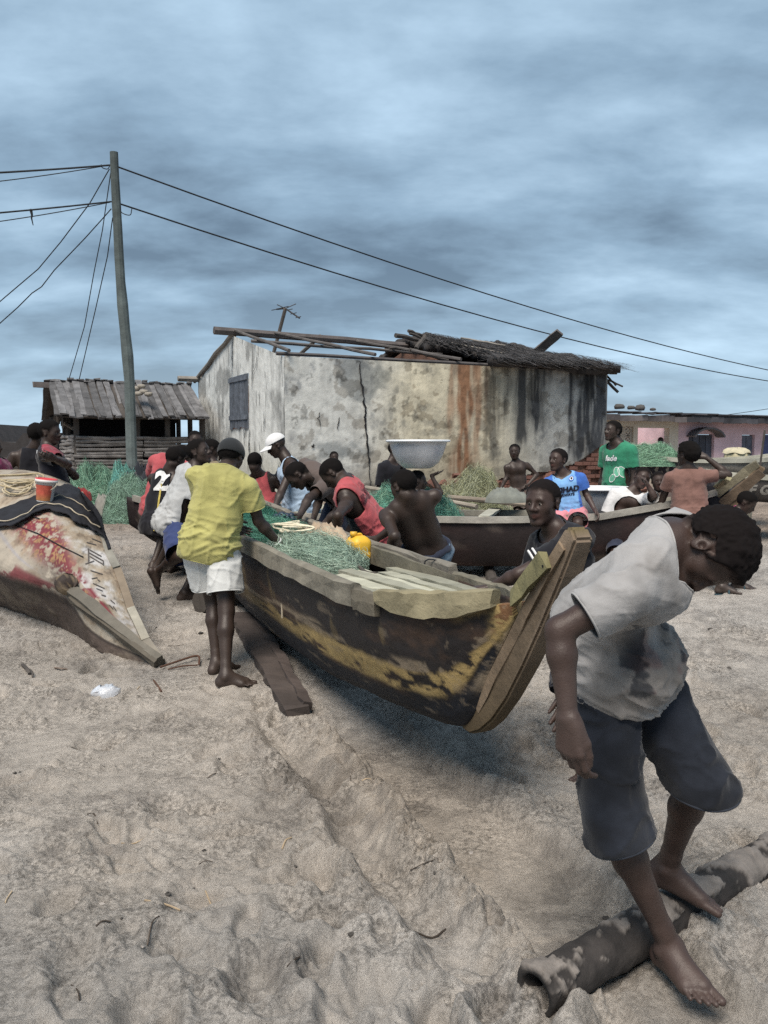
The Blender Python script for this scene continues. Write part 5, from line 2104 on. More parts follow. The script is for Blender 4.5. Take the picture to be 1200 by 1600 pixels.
# stem post: a raked solid timber
prof = [(-.30, .345), (-.36, .42), (-.5, .585), (-.62, .735), (-.8, .955), (-.97, 1.16), (-1.03, 1.235), (-1.07, 1.24), (-1.10, 1.20), (-1.03, 1.06), (-.91, .87), (-.79, .70), (-.67, .545), (-.56, .43), (-.46, .355), (-.38, .318), (-.31, .315)]
pw2 = []
NB3 = V(BN[0], BN[1], 0)
for sgn_ in (-1, 1):
    for (d, z) in prof:
        c = bc(d)
        wd = .036 + .010 * sstep(.4, 1.0, np.array(z)) - .012 * sstep(1.1, 1.25, np.array(z))
        pw2.append(V(c[0], c[1], z) + NB3 * sgn_ * wd)
n = len(prof)
sf2 = [list(range(n)), [n + i for i in range(n)][::-1]] + [[i, (i + 1) % n, n + (i + 1) % n, n + i][::-1] for i in range(n)]
bmx = bmesh.new()
vs = [bmx.verts.new(p) for p in pw2]
for q_ in sf2:
    bmx.faces.new([vs[i] for i in q_])
bmesh.ops.recalc_face_normals(bmx, faces=bmx.faces)
bmesh.ops.bevel(bmx, geom=[e for e in bmx.edges], offset=.010, segments=2, affect='EDGES')
bmx.verts.index_update()
sv2 = np.array([q_.co[:] for q_ in bmx.verts])
sf3 = [[w_.index for w_ in p.verts] for p in bmx.faces]
bmx.free()
zc = sv2[:, 2]
scl = np.ones((len(sv2), 3))
scl = put(scl, V(.42, .40, .30), sstep(.95, .45, zc + .25 * fbm(sv2 * 5, 3, 8)))
scl = put(scl, V(.7, .72, .5), sstep(.2, .4, fbm(sv2 * 6, 2, 5)))
mk('stem_post', (sv2, sf3), M_STEM, canoe, col=scl)
for k_, (d0, z0, d1, z1, w_, c_) in enumerate(((-.44, .445, -1.03, 1.175, .05, V(.95, .93, .88)),)):
    for sgn_ in (-1, 1):
        a, b_ = bc(d0), bc(d1)
        mk('stem_plank', plank(V(a[0], a[1], z0) + NB3 * sgn_ * .037, V(b_[0], b_[1], z1) + NB3 * sgn_ * .044, w_, .014, up=NB3 * sgn_, seg=8, jit=.003, seed=60 + k_), M_STEM, canoe, col=c_)
# cheek boards that pinch the stem where the sheer sweeps up
for sgn_ in (-1, 1):
    a, b_ = bc(-.755), bc(-.97)
    pa = V(a[0], a[1], .955) + NB3 * sgn_ * .066
    pb_ = V(b_[0], b_[1], 1.12) + NB3 * sgn_ * .060
    mk('cheek_board', plank(pa, pb_, .065, .024, up=NB3 * sgn_, seg=4, jit=.004, seed=3), M_GUN, canoe, col=V(.95, .95, .65))
    mk('stem_bolt', tube([pb_ + NB3 * sgn_ * .012 - V(0, 0, .02), pb_ + NB3 * sgn_ * .018 - V(0, 0, .02)], .005, 6), M_BLACK, canoe)
# deck boards over the bow
for i in range(6):
    off = -.245 + i * .098
    d0 = 1.25 - .12 * ((i * 5) % 3)
    d1 = -.30 + abs(off) * .62
    a, b_ = bc(d0), bc(d1)
    z0 = .775 + .008 * ((i * 7) % 3)
    mk('deck_board', plank(V(a[0], a[1], z0) + NB3 * off, V(b_[0], b_[1], z0 + .055) + NB3 * off * .72, .088, .022, seg=8, jit=.0035, seed=40 + i, taper=.8), M_DECK, canoe,
       col=V(1, 1, .98) * (.75 + .13 * ((i * 3) % 5)))
for d in (1.1, .45, -.1):
    a = bc(d)
    mk('deck_beam', plank(V(a[0], a[1], .735) - NB3 * .28, V(a[0], a[1], .735) + NB3 * .28, .06, .05, seg=3, jit=.003), M_GUN, canoe)
# thwarts and a slanting side board toward the waist
for i, d in enumerate((1.75, 2.9, 4.0, 4.7)):
    a = bc(d)
    mk('thwart', plank(V(a[0], a[1], .80 + .02 * i) - NB3 * .33, V(a[0], a[1], .80 + .02 * i) + NB3 * .33, .16, .028, seg=4, jit=.004, seed=i), M_DECK, canoe, col=V(.7, .68, .66))
a, b_ = bc(2.0), bc(.35)
mk('side_board', plank(V(a[0], a[1], .83) + NB3 * .285, V(b_[0], b_[1], .80) + NB3 * .27, .022, .11, seg=6, jit=.004), M_GUN, canoe, col=V(.8, .8, .8))
for i, d in enumerate((3.3, 3.7, 4.3)):
    a, b_ = bc(d), bc(d - 1.2)
    mk('loose_board', plank(V(a[0], a[1], .90 + .01 * i) + NB3 * (.1 - .12 * i), V(b_[0], b_[1], .88) + NB3 * (-.14 + .13 * i), .10, .022, seg=5, jit=.004, seed=i), M_DECK, canoe, col=V(.62, .62, .62))
# bottom boards seen down inside
a, b_ = bc(4.6), bc(.6)
for k in (-1, 0, 1):
    mk('bottom_board', plank(V(a[0], a[1], .34) + NB3 * .115 * k, V(b_[0], b_[1], .31) + NB3 * .115 * k, .105, .02, seg=4, jit=.003, seed=9 + k), M_WOODD, canoe)
# cord hanging over the side, with a ring lashed round the plank
p0 = at(444, 880, 5.07)
tag(mk('hanging_cord', tube(curve_pts([p0 + V(.05, .03, .02), p0 + V(.0, -.03, .035), p0 + V(-.012, -.05, -.03), p0 + V(-.01, -.055, -.16), p0 + V(-.008, -.055, -.33)], 6), .0065, 6), M_ROPE), 'short pale cord hanging down over the side of the hauled canoe', 'cord')

# ------------------------------------------------ planks and roller under the canoe
def ground_plank(x0, y0, x1, y1, w, h, label, mt, seed=0, col=None, z=.0, bury=.01):
    a, b_ = on_ground(x0, y0), on_ground(x1, y1)
    a[2] += h / 2 - bury + z
    b_[2] += h / 2 - bury + z
    o = mk('skid_board', plank(a, b_, w, h, seg=24, jit=.006, seed=seed), mt, loc=V((a[0] + b_[0]) / 2, (a[1] + b_[1]) / 2, min(a[2], b_[2]) - h / 2), col=col)
    return tag(o, label, 'board')


ground_plank(374, 968, 466, 1118, .15, .055, 'dark wet board lying on the sand along the hauled canoe', M_WOODD, 2, V(.85, .78, .78), .01, .02)
ground_plank(398, 968, 480, 1112, .06, .045, 'narrow batten lying against the dark board by the canoe', M_WOODD, 3, V(1.0, .9, .9), .02)
ra, rb_ = on_ground(312, 958), on_ground(520, 905)
ra[2] += .085
rb_[2] += .07
roll = mk('log_roller', tube([ra, ra + (rb_ - ra) * .33, ra + (rb_ - ra) * .66, rb_], [.095, .098, .092, .09], 14, True, .03, 3), M_WOODD, loc=(ra + rb_) / 2 - V(0, 0, .09))
tag(roll, 'dark log roller jutting out from under the hauled canoe', 'log')
# ------------------------------------------------ the pipe the foreground figure steps over
def pipe_mesh(a, b_, ro, ri, n=64, m_=150):
    d, s_, u_ = frame(b_ - a)
    v, par_ = [], []
    for i in range(m_):
        t = i / (m_ - 1)
        for k in range(n):
            an = 2 * math.pi * k / n
            r = ro * (1 + .03 * math.sin(an * 3 + t * 9) + .02 * math.sin(t * 31 + an) + .02 * math.sin(t * 57 - 2 * an))
            v.append(a + (b_ - a) * t + (s_ * math.cos(an) + u_ * math.sin(an)) * r)
            par_.append((t, an))
    for i in range(8):
        t = i / 7 * .35
        for k in range(n):
            an = 2 * math.pi * k / n
            v.append(a + (b_ - a) * t + (s_ * math.cos(an) + u_ * math.sin(an)) * ri)
            par_.append((t, an + 100))
    f = []
    for i in range(m_ - 1):
        for k in range(n):
            f.append([i * n + k, i * n + (k + 1) % n, (i + 1) * n + (k + 1) % n, (i + 1) * n + k])
    o0 = m_ * n
    for k in range(n):
        f.append([k, o0 + k, o0 + (k + 1) % n, (k + 1) % n])
    for i in range(7):
        for k in range(n):
            f.append([o0 + i * n + k, o0 + (i + 1) * n + k, o0 + (i + 1) * n + (k + 1) % n, o0 + i * n + (k + 1) % n])
    f.append([o0 + 7 * n + k for k in range(n)])
    f.append([(m_ - 1) * n + k for k in range(n)])
    return np.array(v), f, np.array(par_)


pv, pf, pp_ = pipe_mesh(PIPE_A, PIPE_B, .066, .050)
topn = np.sin(pp_[:, 1]) * (pp_[:, 1] < 50)
sandy = sstep(.10, .24, topn * .5 + 1.1 * fbm(pv * 12, 5, 12, .62) - .18) * (pp_[:, 1] < 50)
pipe_n = np.array([nrm(pv[i] - (PIPE_A + (PIPE_B - PIPE_A) * pp_[i, 0])) for i in range(len(pv))])
pv = pv + pipe_n * (sandy * (.006 + .012 * np.abs(fbm(pv * 40, 3, 14))) + .004 * fbm(pv * 30, 3, 15) * (pp_[:, 1] < 50))[:, None]
pcx = put(np.ones((len(pv), 3)) * (1 + .6 * fbm(pv * 25, 3, 16))[:, None], V(7.0, 7.2, 7.0), sandy * .75)
wet_pipe = mk('old_pipe', (pv, pf), mat('black rusted pipe', (0.030, 0.026, 0.024), .85, .4, 14, .004, 60, spec=.4), smooth=True, col=pcx, loc=(PIPE_A + PIPE_B) / 2 - V(0, 0, .08))
tag(wet_pipe, 'black hollow pipe half buried in the sand under the bare feet', 'pipe')
# ------------------------------------------------ second canoe behind, prow to the right
a3 = nrm(V(1.0, -0.16))
n3 = V(-a3[1], a3[0])              # away from camera
T3 = at(1150, 790, 8.0)[:2]


def b3(d):
    return T3 - a3 * d


g3 = .30
st3 = [(b3(6.2), .12, .98, .06, .66), (b3(5.7), .30, .88, .14, .42), (b3(4.6), .42, .82, .22, .33), (b3(3.4), .44, .80, .24, .32), (b3(2.2), .43, .80, .22, .32),
       (b3(1.3), .36, .84, .16, .36), (b3(.6), .20, .96, .09, .46), (b3(.15), .07, 1.08, .04, .60)]
can3 = thing('beached_canoe', 'dark narrow canoe lying broadside behind, its bare stem rising at the right', 'canoe', V(*b3(3), .3))
v3, q3, p3, _r3 = hull_mesh(st3, 5, 13)
v3, q3, p3 = dense(v3, q3, p3, 1)
N3 = vnormals(v3, q3)
if np.mean(np.sum(N3[p3[:, 1] < -.6] * np.append(-n3, 0), axis=1)) * np.sign(1) < 0 and True:
    pass
low_side = p3[:, 1] < -.6
outd = np.sign(np.mean((v3[low_side][:, :2] - b3(3)) @ n3))
if np.mean(N3[low_side][:, :2] @ (n3 * outd)) < 0:
    q3 = q3[:, ::-1].copy()
nz3 = fbm(v3 * V(1.5, 1.5, 5), 4, 511)
c3 = np.ones((len(v3), 3)) * V(.026, .019, .019)
c3 = put(c3, V(.050, .027, .025), sstep(.05, .4, nz3) * .7)
c3 = put(c3, V(.15, .12, .10), sstep(.35, .5, fbm(v3 * V(4, 4, 9), 3, 513)) * .6)
solid(mk('hull', (v3, q3), M_HULL, can3, True, c3), .03, -1)


def rail3(d0, d1, side, name, mt, w=.035, h=.06, col=None, n=16, seed=0):
    ds = [6.2, 5.7, 4.6, 3.4, 2.2, 1.3, .6, .15]
    rr, rgs = [], np.random.default_rng(seed)
    for i in range(n + 1):
        d = d0 + (d1 - d0) * i / n
        hb = np.interp(-d, [-x for x in ds], [s_[1] for s_ in st3])
        zg = np.interp(-d, [-x for x in ds], [s_[2] for s_ in st3])
        c = b3(d) + n3 * side * hb
        p = V(c[0], c[1], zg + .012)
        o_ = V(n3[0], n3[1], 0) * w
        rr.append([p - o_ + V(0, 0, -h / 2), p + o_ + V(0, 0, -h / 2), p + o_ + V(0, 0, h / 2), p - o_ + V(0, 0, h / 2) + rgs.normal(0, .004, 3)])
    v, f = loft(rr, True, True)
    return mk(name, (v, f), mt, can3, col=col)


rail3(6.1, .2, -1, 'gunwale_plank', M_GUN, col=V(1.5, 1.55, 1.8))
rail3(6.1, .2, 1, 'gunwale_plank', M_GUN, col=V(1.4, 1.45, 1.6))
for i, (d, dd_, z) in enumerate(((5.0, .15, .86), (4.2, -.35, .85), (3.6, .5, .85), (2.4, .1, .84), (1.5, 0, .87))):
    a, b_ = b3(d) - n3 * .44, b3(d - dd_) + n3 * .44
    mk('thwart', plank(V(a[0], a[1], z), V(b_[0], b_[1], z + .01), .12, .03, seg=4, jit=.004, seed=i), M_DECK, can3, col=V(1.1, 1.1, 1.15))
mk('inner_board', plank(V(*(b3(5.2) + n3 * .1), .90), V(*(b3(3.2) + n3 * .25), .86), .09, .03, seg=4, jit=.004), M_DECK, can3, col=V(1.2, 1.2, 1.2))
mk('inner_board', plank(V(*(b3(4.6) - n3 * .2), .86), V(*(b3(3.1) + n3 * .05), .92), .11, .03, seg=4, jit=.004), M_DECK, can3, col=V(1.3, 1.3, 1.35))
# raised stem at the right: three raw boards
for i, (x0, y0, x1, y1, w_, c_) in enumerate(((1118, 772, 1184, 724, .075, V(1.0, .98, .9)), (1128, 788, 1190, 738, .085, V(.62, .6, .58)), (1120, 748 + 12, 1140, 748, .05, V(1.5, 1.5, 1.2)))):
    mk('stem_board', plank(at(x0, y0, 7.95 - .04 * i), at(x1, y1, 7.75 - .04 * i), w_, .05, up=V(0, -1, .2), seg=4, jit=.006, seed=i), M_STEM if i == 1 else M_GUN, can3, col=c_)
mk('stem_post', plank(V(*b3(.35), .52), at(1190, 730, 7.74), .045, .07, up=V(-.5, 0, 1), seg=5, jit=.006), M_STEM, can3, col=V(.9, .85, .75))
ra, rb_ = on_ground(775, 868), on_ground(830, 872)
tag(mk('pale_stick', tube([ra + V(0, 0, .03), (ra + rb_) / 2 + V(0, 0, .035), rb_ + V(.1, 0, .02)], .018, 7), M_DECK, col=V(1.3, 1.3, 1.25)), 'pale stick lying on the sand below the dark canoe', 'stick')
for i, d in enumerate((4.4, 2.3)):
    a, b_ = b3(d) - n3 * .55, b3(d + .1) + n3 * .5
    ra, rb_ = V(a[0], a[1], gh(*a) + .03), V(b_[0], b_[1], gh(*b_) + .03)
    tag(mk('log_roller', tube([ra, (ra + rb_) / 2, rb_], .055, 10, True, .03), M_WOODD), ('log roller under the stern half' if i == 0 else 'log roller under the bow half') + ' of the dark canoe behind', 'log')

# ------------------------------------------------ lettered boats farther back at the right
def side_boat(label, y, px0, px1, ytop, ybot, col, text=None, tpx=None, tsize=.2, bow=1, tcol=None):
    A, B = at(px0, ybot, y), at(px1, ybot, y + .3)
    zt0 = at(px0, ytop, y)[2]
    zb0 = max(A[2], g_base(A[0], y) + .02)
    ax = nrm((B - A)[:2])
    nn_ = V(-ax[1], ax[0])
    Lb = np.linalg.norm((B - A)[:2])
    st = []
    for t in (0, .06, .2, .4, .6, .8, .94, 1):
        c = A[:2] + ax * Lb * t + nn_ * .4
        e = (abs(2 * t - 1)) ** 3
        st.append((c, .42 * (1 - e * .85), zt0 + .10 * e, .22 * (1 - e * .8), zb0 + .18 * e))
    root = thing('lettered_boat', label, 'boat', V(A[0] + ax[0] * Lb / 2, A[1] + ax[1] * Lb / 2, zb0))
    v, q_, p_, _ = hull_mesh(st, 4, 11)
    v, q_, p_ = dense(v, q_, p_, 1)
    N_ = vnormals(v, q_)
    m_ = p_[:, 1] < -.6
    od = np.sign(np.mean((v[m_][:, :2] - st[4][0]) @ nn_))
    if np.mean(N_[m_][:, :2] @ (nn_ * od)) < 0:
        q_ = q_[:, ::-1].copy()
    cc = np.ones((len(v), 3)) * col
    cc = put(cc, col * .35, sstep(.0, .4, fbm(v * V(2, 2, 6), 4, 77)) * .7)
    cc = put(cc, V(.03, .025, .025), sstep(.5, .3, np.abs(p_[:, 1])))
    solid(mk('hull', (v, q_), M_HULL, root, True, cc), .03, -1)
    rr = [[], []]
    for t in np.linspace(0, 1, 20):
        e = (abs(2 * t - 1)) ** 3
        for k, sg in enumerate((-1, 1)):
            c = A[:2] + ax * Lb * t + nn_ * (.4 + sg * .42 * (1 - e * .85))
            p = V(c[0], c[1], zt0 + .10 * e + .015)
            o_ = V(nn_[0], nn_[1], 0) * .03
            rr[k].append([p - o_ - V(0, 0, .03), p + o_ - V(0, 0, .03), p + o_ + V(0, 0, .03), p - o_ + V(0, 0, .03)])
    for k in (0, 1):
        mk('gunwale_plank', loft(rr[k], True, True), M_DECK, root, col=V(1, 1, 1.05))
    if text:
        tv_, tf_ = text_mesh(text, tsize, 0, .008)
        o0 = at(tpx[0], tpx[1], y - .1)
        pv_, pf_ = project_on((tv_, tf_), (v, q_), o0, V(ax[0], ax[1], 0), V(0, 0, 1), .008, 1.2)
        if len(pf_):
            mk('lettering', (pv_, pf_), mat('boat lettering', (1, 1, 1), .8, .2, 8), root, col=tcol)
    return root


side_boat('pale boat with dark capital letters along its side behind the crowd', 11.2, 992, 1260, 722, 756, V(.30, .27, .23), 'U-RRE', (1035, 735), .22, tcol=V(.025, .022, .03))
side_boat('low dark boat with pale letters at the right edge', 10.0, 1120, 1520, 752, 792, V(.085, .075, .07), 'R OF G', (1188, 768), .16, tcol=V(.30, .28, .25))

# ------------------------------------------------ painted canoe heeled over at the left
ST2 = [[(251, 1035, 5.56)] * 6,
       [(228, 1002, 5.75), (221, 1003, 5.70), (210, 1001, 5.66), (204, 1007, 5.66), (200, 1017, 5.66), (212, 1036, 5.62)],
       [(203, 950, 6.00), (184, 948, 5.93), (164, 952, 5.85), (150, 965, 5.84), (140, 985, 5.86), (152, 1018, 5.83)],
       [(182, 886, 6.30), (155, 887, 6.20), (120, 900, 6.06), (104, 916, 6.03), (98, 934, 6.04), (112, 996, 6.28)],
       [(160, 826, 6.75), (135, 828, 6.60), (98, 836, 6.42), (44, 866, 6.30), (14, 905, 6.28), (50, 972, 6.78)],
       [(140, 796, 7.10), (108, 788, 7.00), (68, 788, 6.86), (4, 815, 6.70), (-62, 868, 6.68), (-20, 948, 7.15)],
       [(122, 768, 7.70), (86, 752, 7.60), (38, 744, 7.45), (-42, 765, 7.33), (-150, 825, 7.25), (-100, 912, 7.8)],
       [(96, 752, 8.50), (50, 738, 8.40), (-20, 735, 8.25), (-120, 750, 8.1), (-260, 800, 8.0), (-250, 890, 8.1)],
       [(40, 748, 9.40), (-10, 738, 9.40), (-90, 738, 9.3), (-190, 750, 9.2), (-320, 790, 9.1), (-310, 860, 9.1)]]
R2 = []
for st in ST2:
    ring = [at(*p) for p in st]
    ring = curve_pts(ring, 8)
    R2.append(ring)
R2 = np.array(R2)
R2 = np.array(curve_pts(list(R2.reshape(len(ST2), -1)), 10)).reshape(-1, R2.shape[1], 3)
nS2, nR2 = R2.shape[:2]
v2 = R2.reshape(-1, 3)
q2_ = np.array([[i * nR2 + k, i * nR2 + k + 1, (i + 1) * nR2 + k + 1, (i + 1) * nR2 + k] for i in range(nS2 - 1) for k in range(nR2 - 1)])
par2 = np.array([[i / (nS2 - 1) * 8, k / (nR2 - 1) * 5] for i in range(nS2) for k in range(nR2)])
v2, q2_, par2 = dense(v2, q2_, par2, 2)
s2, r2 = par2[:, 0], par2[:, 1]
N2 = vnormals(v2, q2_)
if np.mean(N2[:, 1]) > 0:
    q2_ = q2_[:, ::-1].copy()
    N2 = -N2
a2 = fbm(v2 * V(6, 6, 6), 6, 611, .58)
b2_ = fbm(v2 * V(18, 18, 18), 5, 612, .6)
d2_ = fbm(v2 * V(2, 2, 3), 3, 613)
cw_ = V(.31, .275, .225)
c2 = np.ones((len(v2), 3)) * cw_
c2 = put(c2, V(.27, .215, .155), sstep(-.02, .12, a2) * .8)
c2 = put(c2, V(.16, .125, .095), sstep(.16, .28, a2) * .7)                     # bare wood through the white
c2 = put(c2, V(.44, .43, .425), sstep(.0, .3, -a2) * (r2 < 2.0) * sstep(5, 3.6, s2) * .9)
redz = np.exp(-((r2 - 2.45 - .15 * d2_) / .52) ** 4) * sstep(1.2, 2.2, s2) * sstep(5.3, 4.6, s2 + .4 * d2_)
c2 = put(c2, V(.150, .026, .036), redz * sstep(-.12, .0, b2_ + .10))
c2 = put(c2, V(.36, .22, .10), redz * sstep(.16, .24, b2_) * .8)
redl = sstep(3.35, 3.6, r2 + .12 * d2_) * sstep(4.15, 3.95, r2) * sstep(2.6, 3.4, s2)
c2 = put(c2, V(.135, .026, .034), redl * sstep(-.10, .02, a2 + .06) * .9)
dark = sstep(3.85, 4.1, r2 + .10 * a2)
c2 = put(c2, V(.085, .065, .055), dark)
c2 = put(c2, V(.17, .14, .11), dark * sstep(.0, .25, a2) * .7)
c2 = put(c2, V(.03, .024, .022), dark * sstep(4.35, 4.0, r2) * .9)  # shadow beneath the overhanging ridge, painted into the hull colour
c2 = put(c2, V(.12, .02, .03), dark * sstep(.15, .3, d2_) * .6 * sstep(3, 1.5, s2))
nose = np.exp(-((s2 - 3.05) / .6) ** 2 - ((r2 - 3.1) / .75) ** 2)
c2 = put(c2, V(.028, .020, .018), nose * sstep(-.5, .1, b2_ + .2))
c2 = put(c2, V(.07, .055, .04), sstep(.28, .42, b2_) * .55)
vline = np.exp(-((r2 - 3.25 + .08 * (s2 - 4)) / .045) ** 2) * sstep(3.5, 4.0, s2)
c2 = put(c2, V(.24, .23, .24), vline * .8)
v2 = v2 + N2 * (.018 * d2_ + .010 * a2 + .004 * b2_)[:, None] * sstep(.2, 1.5, s2)[:, None]
redk = np.exp(-((r2 - 1.85) / .16) ** 2) * sstep(3.6, 3.0, s2) * sstep(.3, .8, s2)
c2 = put(c2, V(.15, .026, .036), redk * sstep(-.25, .0, b2_ + .1))
canoe2 = thing('painted_canoe', 'heeled-over canoe with peeling white and red paint, its bow dug into the sand', 'canoe', at(60, 960, 6.4) * V(1, 1, 0) + V(0, 0, .12))
hull2 = (v2, q2_)
h2 = mk('hull', hull2, M_HULL, canoe2, True, np.clip(c2, .004, 1))
solid(h2, .04, -1)
sa, sb = at(104, 918, 6.02), at(250, 1034, 5.50)
mk('stem_beam', plank(sa, sb, .085, .09, up=V(.3, -1, 1), seg=10, jit=.005, taper=.6, seed=6), M_GUN, canoe2, col=V(.68, .68, .74))
nv2, nf2 = lathe([(.001, -.075), (.045, -.07), (.075, -.03), (.080, .02), (.062, .06), (.03, .085), (.001, .09)], 22, at(104, 913, 6.0), np.array([frame(sb - sa)[1], frame(sb - sa)[2], -frame(sb - sa)[0]]))
nv2 = nv2 + (fbm(nv2 * 14, 5, 661, .62) * .085)[:, None] * nrm(V(.4, -1, .4))
nc2 = put(np.ones((len(nv2), 3)) * V(.035, .026, .022), V(.17, .13, .085), sstep(.12, .3, fbm(nv2 * 22, 3, 662)))
mk('rotten_nose', (nv2, nf2), M_HULL, canoe2, True, nc2)
mk('stem_batten', plank(at(112, 934, 5.96), at(244, 1037, 5.46), .05, .05, up=V(.3, -1, 1), seg=8, jit=.003, taper=.6, seed=7), M_GUN, canoe2, col=V(.5, .48, .5))
for i, (pts, c_) in enumerate((([(153, 825, 6.74), (165, 855, 6.52), (181, 888, 6.28)], V(1.1, 1.15, 1.3)), ([(182, 890, 6.27), (192, 918, 6.12), (203, 952, 5.97)], V(1.0, .88, .86)),
                               ([(203, 951, 5.97), (214, 974, 5.84), (226, 1000, 5.73)], V(1.6, 1.65, 1.8)), ([(226, 1001, 5.73), (240, 1020, 5.63), (250, 1034, 5.55)], V(1.0, 1.0, 1.1)),
                               ([(152, 824, 6.76), (140, 800, 7.08), (124, 772, 7.68)], V(1.0, 1.0, 1.1)))):
    P = curve_pts([at(*p) + V(.012, -.012, 0) for p in pts], 5)
    rr = []
    for j, p in enumerate(P):
        d_ = nrm(P[min(j + 1, len(P) - 1)] - P[max(j - 1, 0)])
        o_ = nrm(np.cross(d_, V(.2, -.8, .6)))
        w_ = nrm(np.cross(o_, d_))
        rr.append([p - o_ * .028 - w_ * .02, p + o_ * .028 - w_ * .02, p + o_ * .028 + w_ * .02, p - o_ * .028 + w_ * .02])
    mk('gunwale_plank', loft(rr, True, True), M_GUN, canoe2, col=c_)
# painted strokes left of old lettering on the white face
def stroke(x0, y0, x1, y1, w, yd=6.3):
    a, b_ = V(x0, y0, 0), V(x1, y1, 0)
    d_ = nrm(b_ - a)
    o_ = V(-d_[1], d_[0], 0) * w / 2
    n_ = 6
    v = [a + (b_ - a) * i / n_ + o_ * k for i in range(n_ + 1) for k in (-1, 1)]
    f = [[2 * i, 2 * i + 1, 2 * i + 3, 2 * i + 2] for i in range(n_)]
    return v, f


bvh2 = BVHTree.FromPolygons([Vector(p) for p in v2.tolist()], [list(map(int, q_)) for q_ in q2_])


def on_hull2(x, y, off=.006):
    d = ray(x, y)
    hit = bvh2.ray_cast(Vector((0, 0, CAM_H)), Vector(nrm(d)), 20)
    if hit[0] is None:
        return at(x, y, 6.5)
    return np.array(hit[0]) + np.array(hit[1]) * off * (1 if np.array(hit[1]) @ d < 0 else -1)


M_INK = mat('faded black paint', (.085, .075, .07), .85, .3, 12)
for i, (x0, y0, x1, y1, w_) in enumerate(((138, 858, 138, 880, 2.2), (138, 864, 161, 877, 1.6), (140, 860, 158, 870, 1.5), (140, 870, 160, 882, 1.4), (161, 876, 161, 884, 1.5), (133, 882, 147, 877, 1.4),
                                         (141, 892, 160, 898, 1.3), (143, 905, 152, 903, 1.5), (145, 912, 163, 920, 1.3), (152, 906, 156, 909, 1.8), (158, 930, 165, 932, 1.5), (135, 848, 150, 852, 1.2),
                                         (143, 842, 158, 848, 1.2), (150, 920, 160, 924, 1.2), (172, 938, 179, 944, 1.5), (176, 948, 181, 955, 1.4), (170, 946, 176, 952, 1.3))):
    sv_, sf_ = stroke(x0, y0, x1, y1, w_)
    mk('painted_stroke', ([on_hull2(p[0], p[1]) for p in sv_], sf_), M_INK, canoe2)
for i, pts in enumerate(([(24, 822), (60, 835), (98, 856), (130, 872)], [(0, 812), (30, 800), (62, 812)])):
    mk('lashing', tube([on_hull2(x, y, .01) for x, y in pts], .005, 4), M_BLACK, canoe2)

# black netting / tarpaulin thrown over it
tc_, tq = [], []
nu_, nv_ = 60, 16
top_line = [(-10, 806), (30, 792), (70, 776), (100, 765), (125, 772), (146, 792), (160, 812)]
bot_line = [(-10, 832), (30, 825), (62, 806), (95, 804), (118, 822), (140, 832), (166, 850)]
tl = curve_pts([V(a, b_, 0) for a, b_ in top_line], 10)
blx = curve_pts([V(a, b_, 0) for a, b_ in bot_line], 10)
nu_ = len(tl)
for i in range(nu_):
    for k in range(nv_):
        p = tl[i] + (blx[i] - tl[i]) * k / (nv_ - 1)
        p = p + V(0, (6 * float(fbm(np.array([[i * .21, 0.5]]), 3, 5)[0]) * k / (nv_ - 1)), 0)
        w_ = on_hull2(p[0], p[1], .018)
        tc_.append(w_)
tc_ = np.array(tc_)
tc_ = tc_ + V(.0, -.4, 1)[None] * (.030 * np.abs(fbm(tc_ * V(9, 9, 14), 3, 655)))[:, None] + V(0, -.01, .015)
tq = np.array([[i * nv_ + k, i * nv_ + k + 1, (i + 1) * nv_ + k + 1, (i + 1) * nv_ + k] for i in range(nu_ - 1) for k in range(nv_ - 1)])
tarp = mk('black_tarpaulin', (tc_, tq), mat('black netting cloth', (.016, .017, .022), .85, .4, 14, .006, 50), smooth=True)
solid(tarp, .012, 0)
tag(tarp, 'black tarpaulin bunched across the painted canoe', 'tarpaulin')
P = [tc_[i * nv_ + 12] + V(0, -.012, .016 + .008 * math.sin(i * .7)) for i in range(3, nu_ - 3, 3)]
mk('drawcord', tube(curve_pts(P, 4), .005, 5), M_ROPE, tarp, col=V(1.1, 1.1, 1.1))
P = [tc_[i * nv_ + 7] + V(0, -.012, .016 + .008 * math.sin(i * .9)) for i in range(20, nu_ - 8, 3)]
mk('drawcord', tube(curve_pts(P, 4), .004, 5), M_ROPE, tarp, col=V(.9, .9, .9))
# a dark strap running down the right edge
mk('strap', tube(curve_pts([tc_[(nu_ - 3) * nv_ + 8], on_hull2(160, 838, .03), on_hull2(166, 852, .03), on_hull2(170, 862, .02)], 6), .014, 6), MATS['black netting cloth'], tarp)
# ================================================================== fishing nets
def net_material(name, col):
    return mat('net ' + name, col, .9, .3, 12, .006, 60, spec=.1)


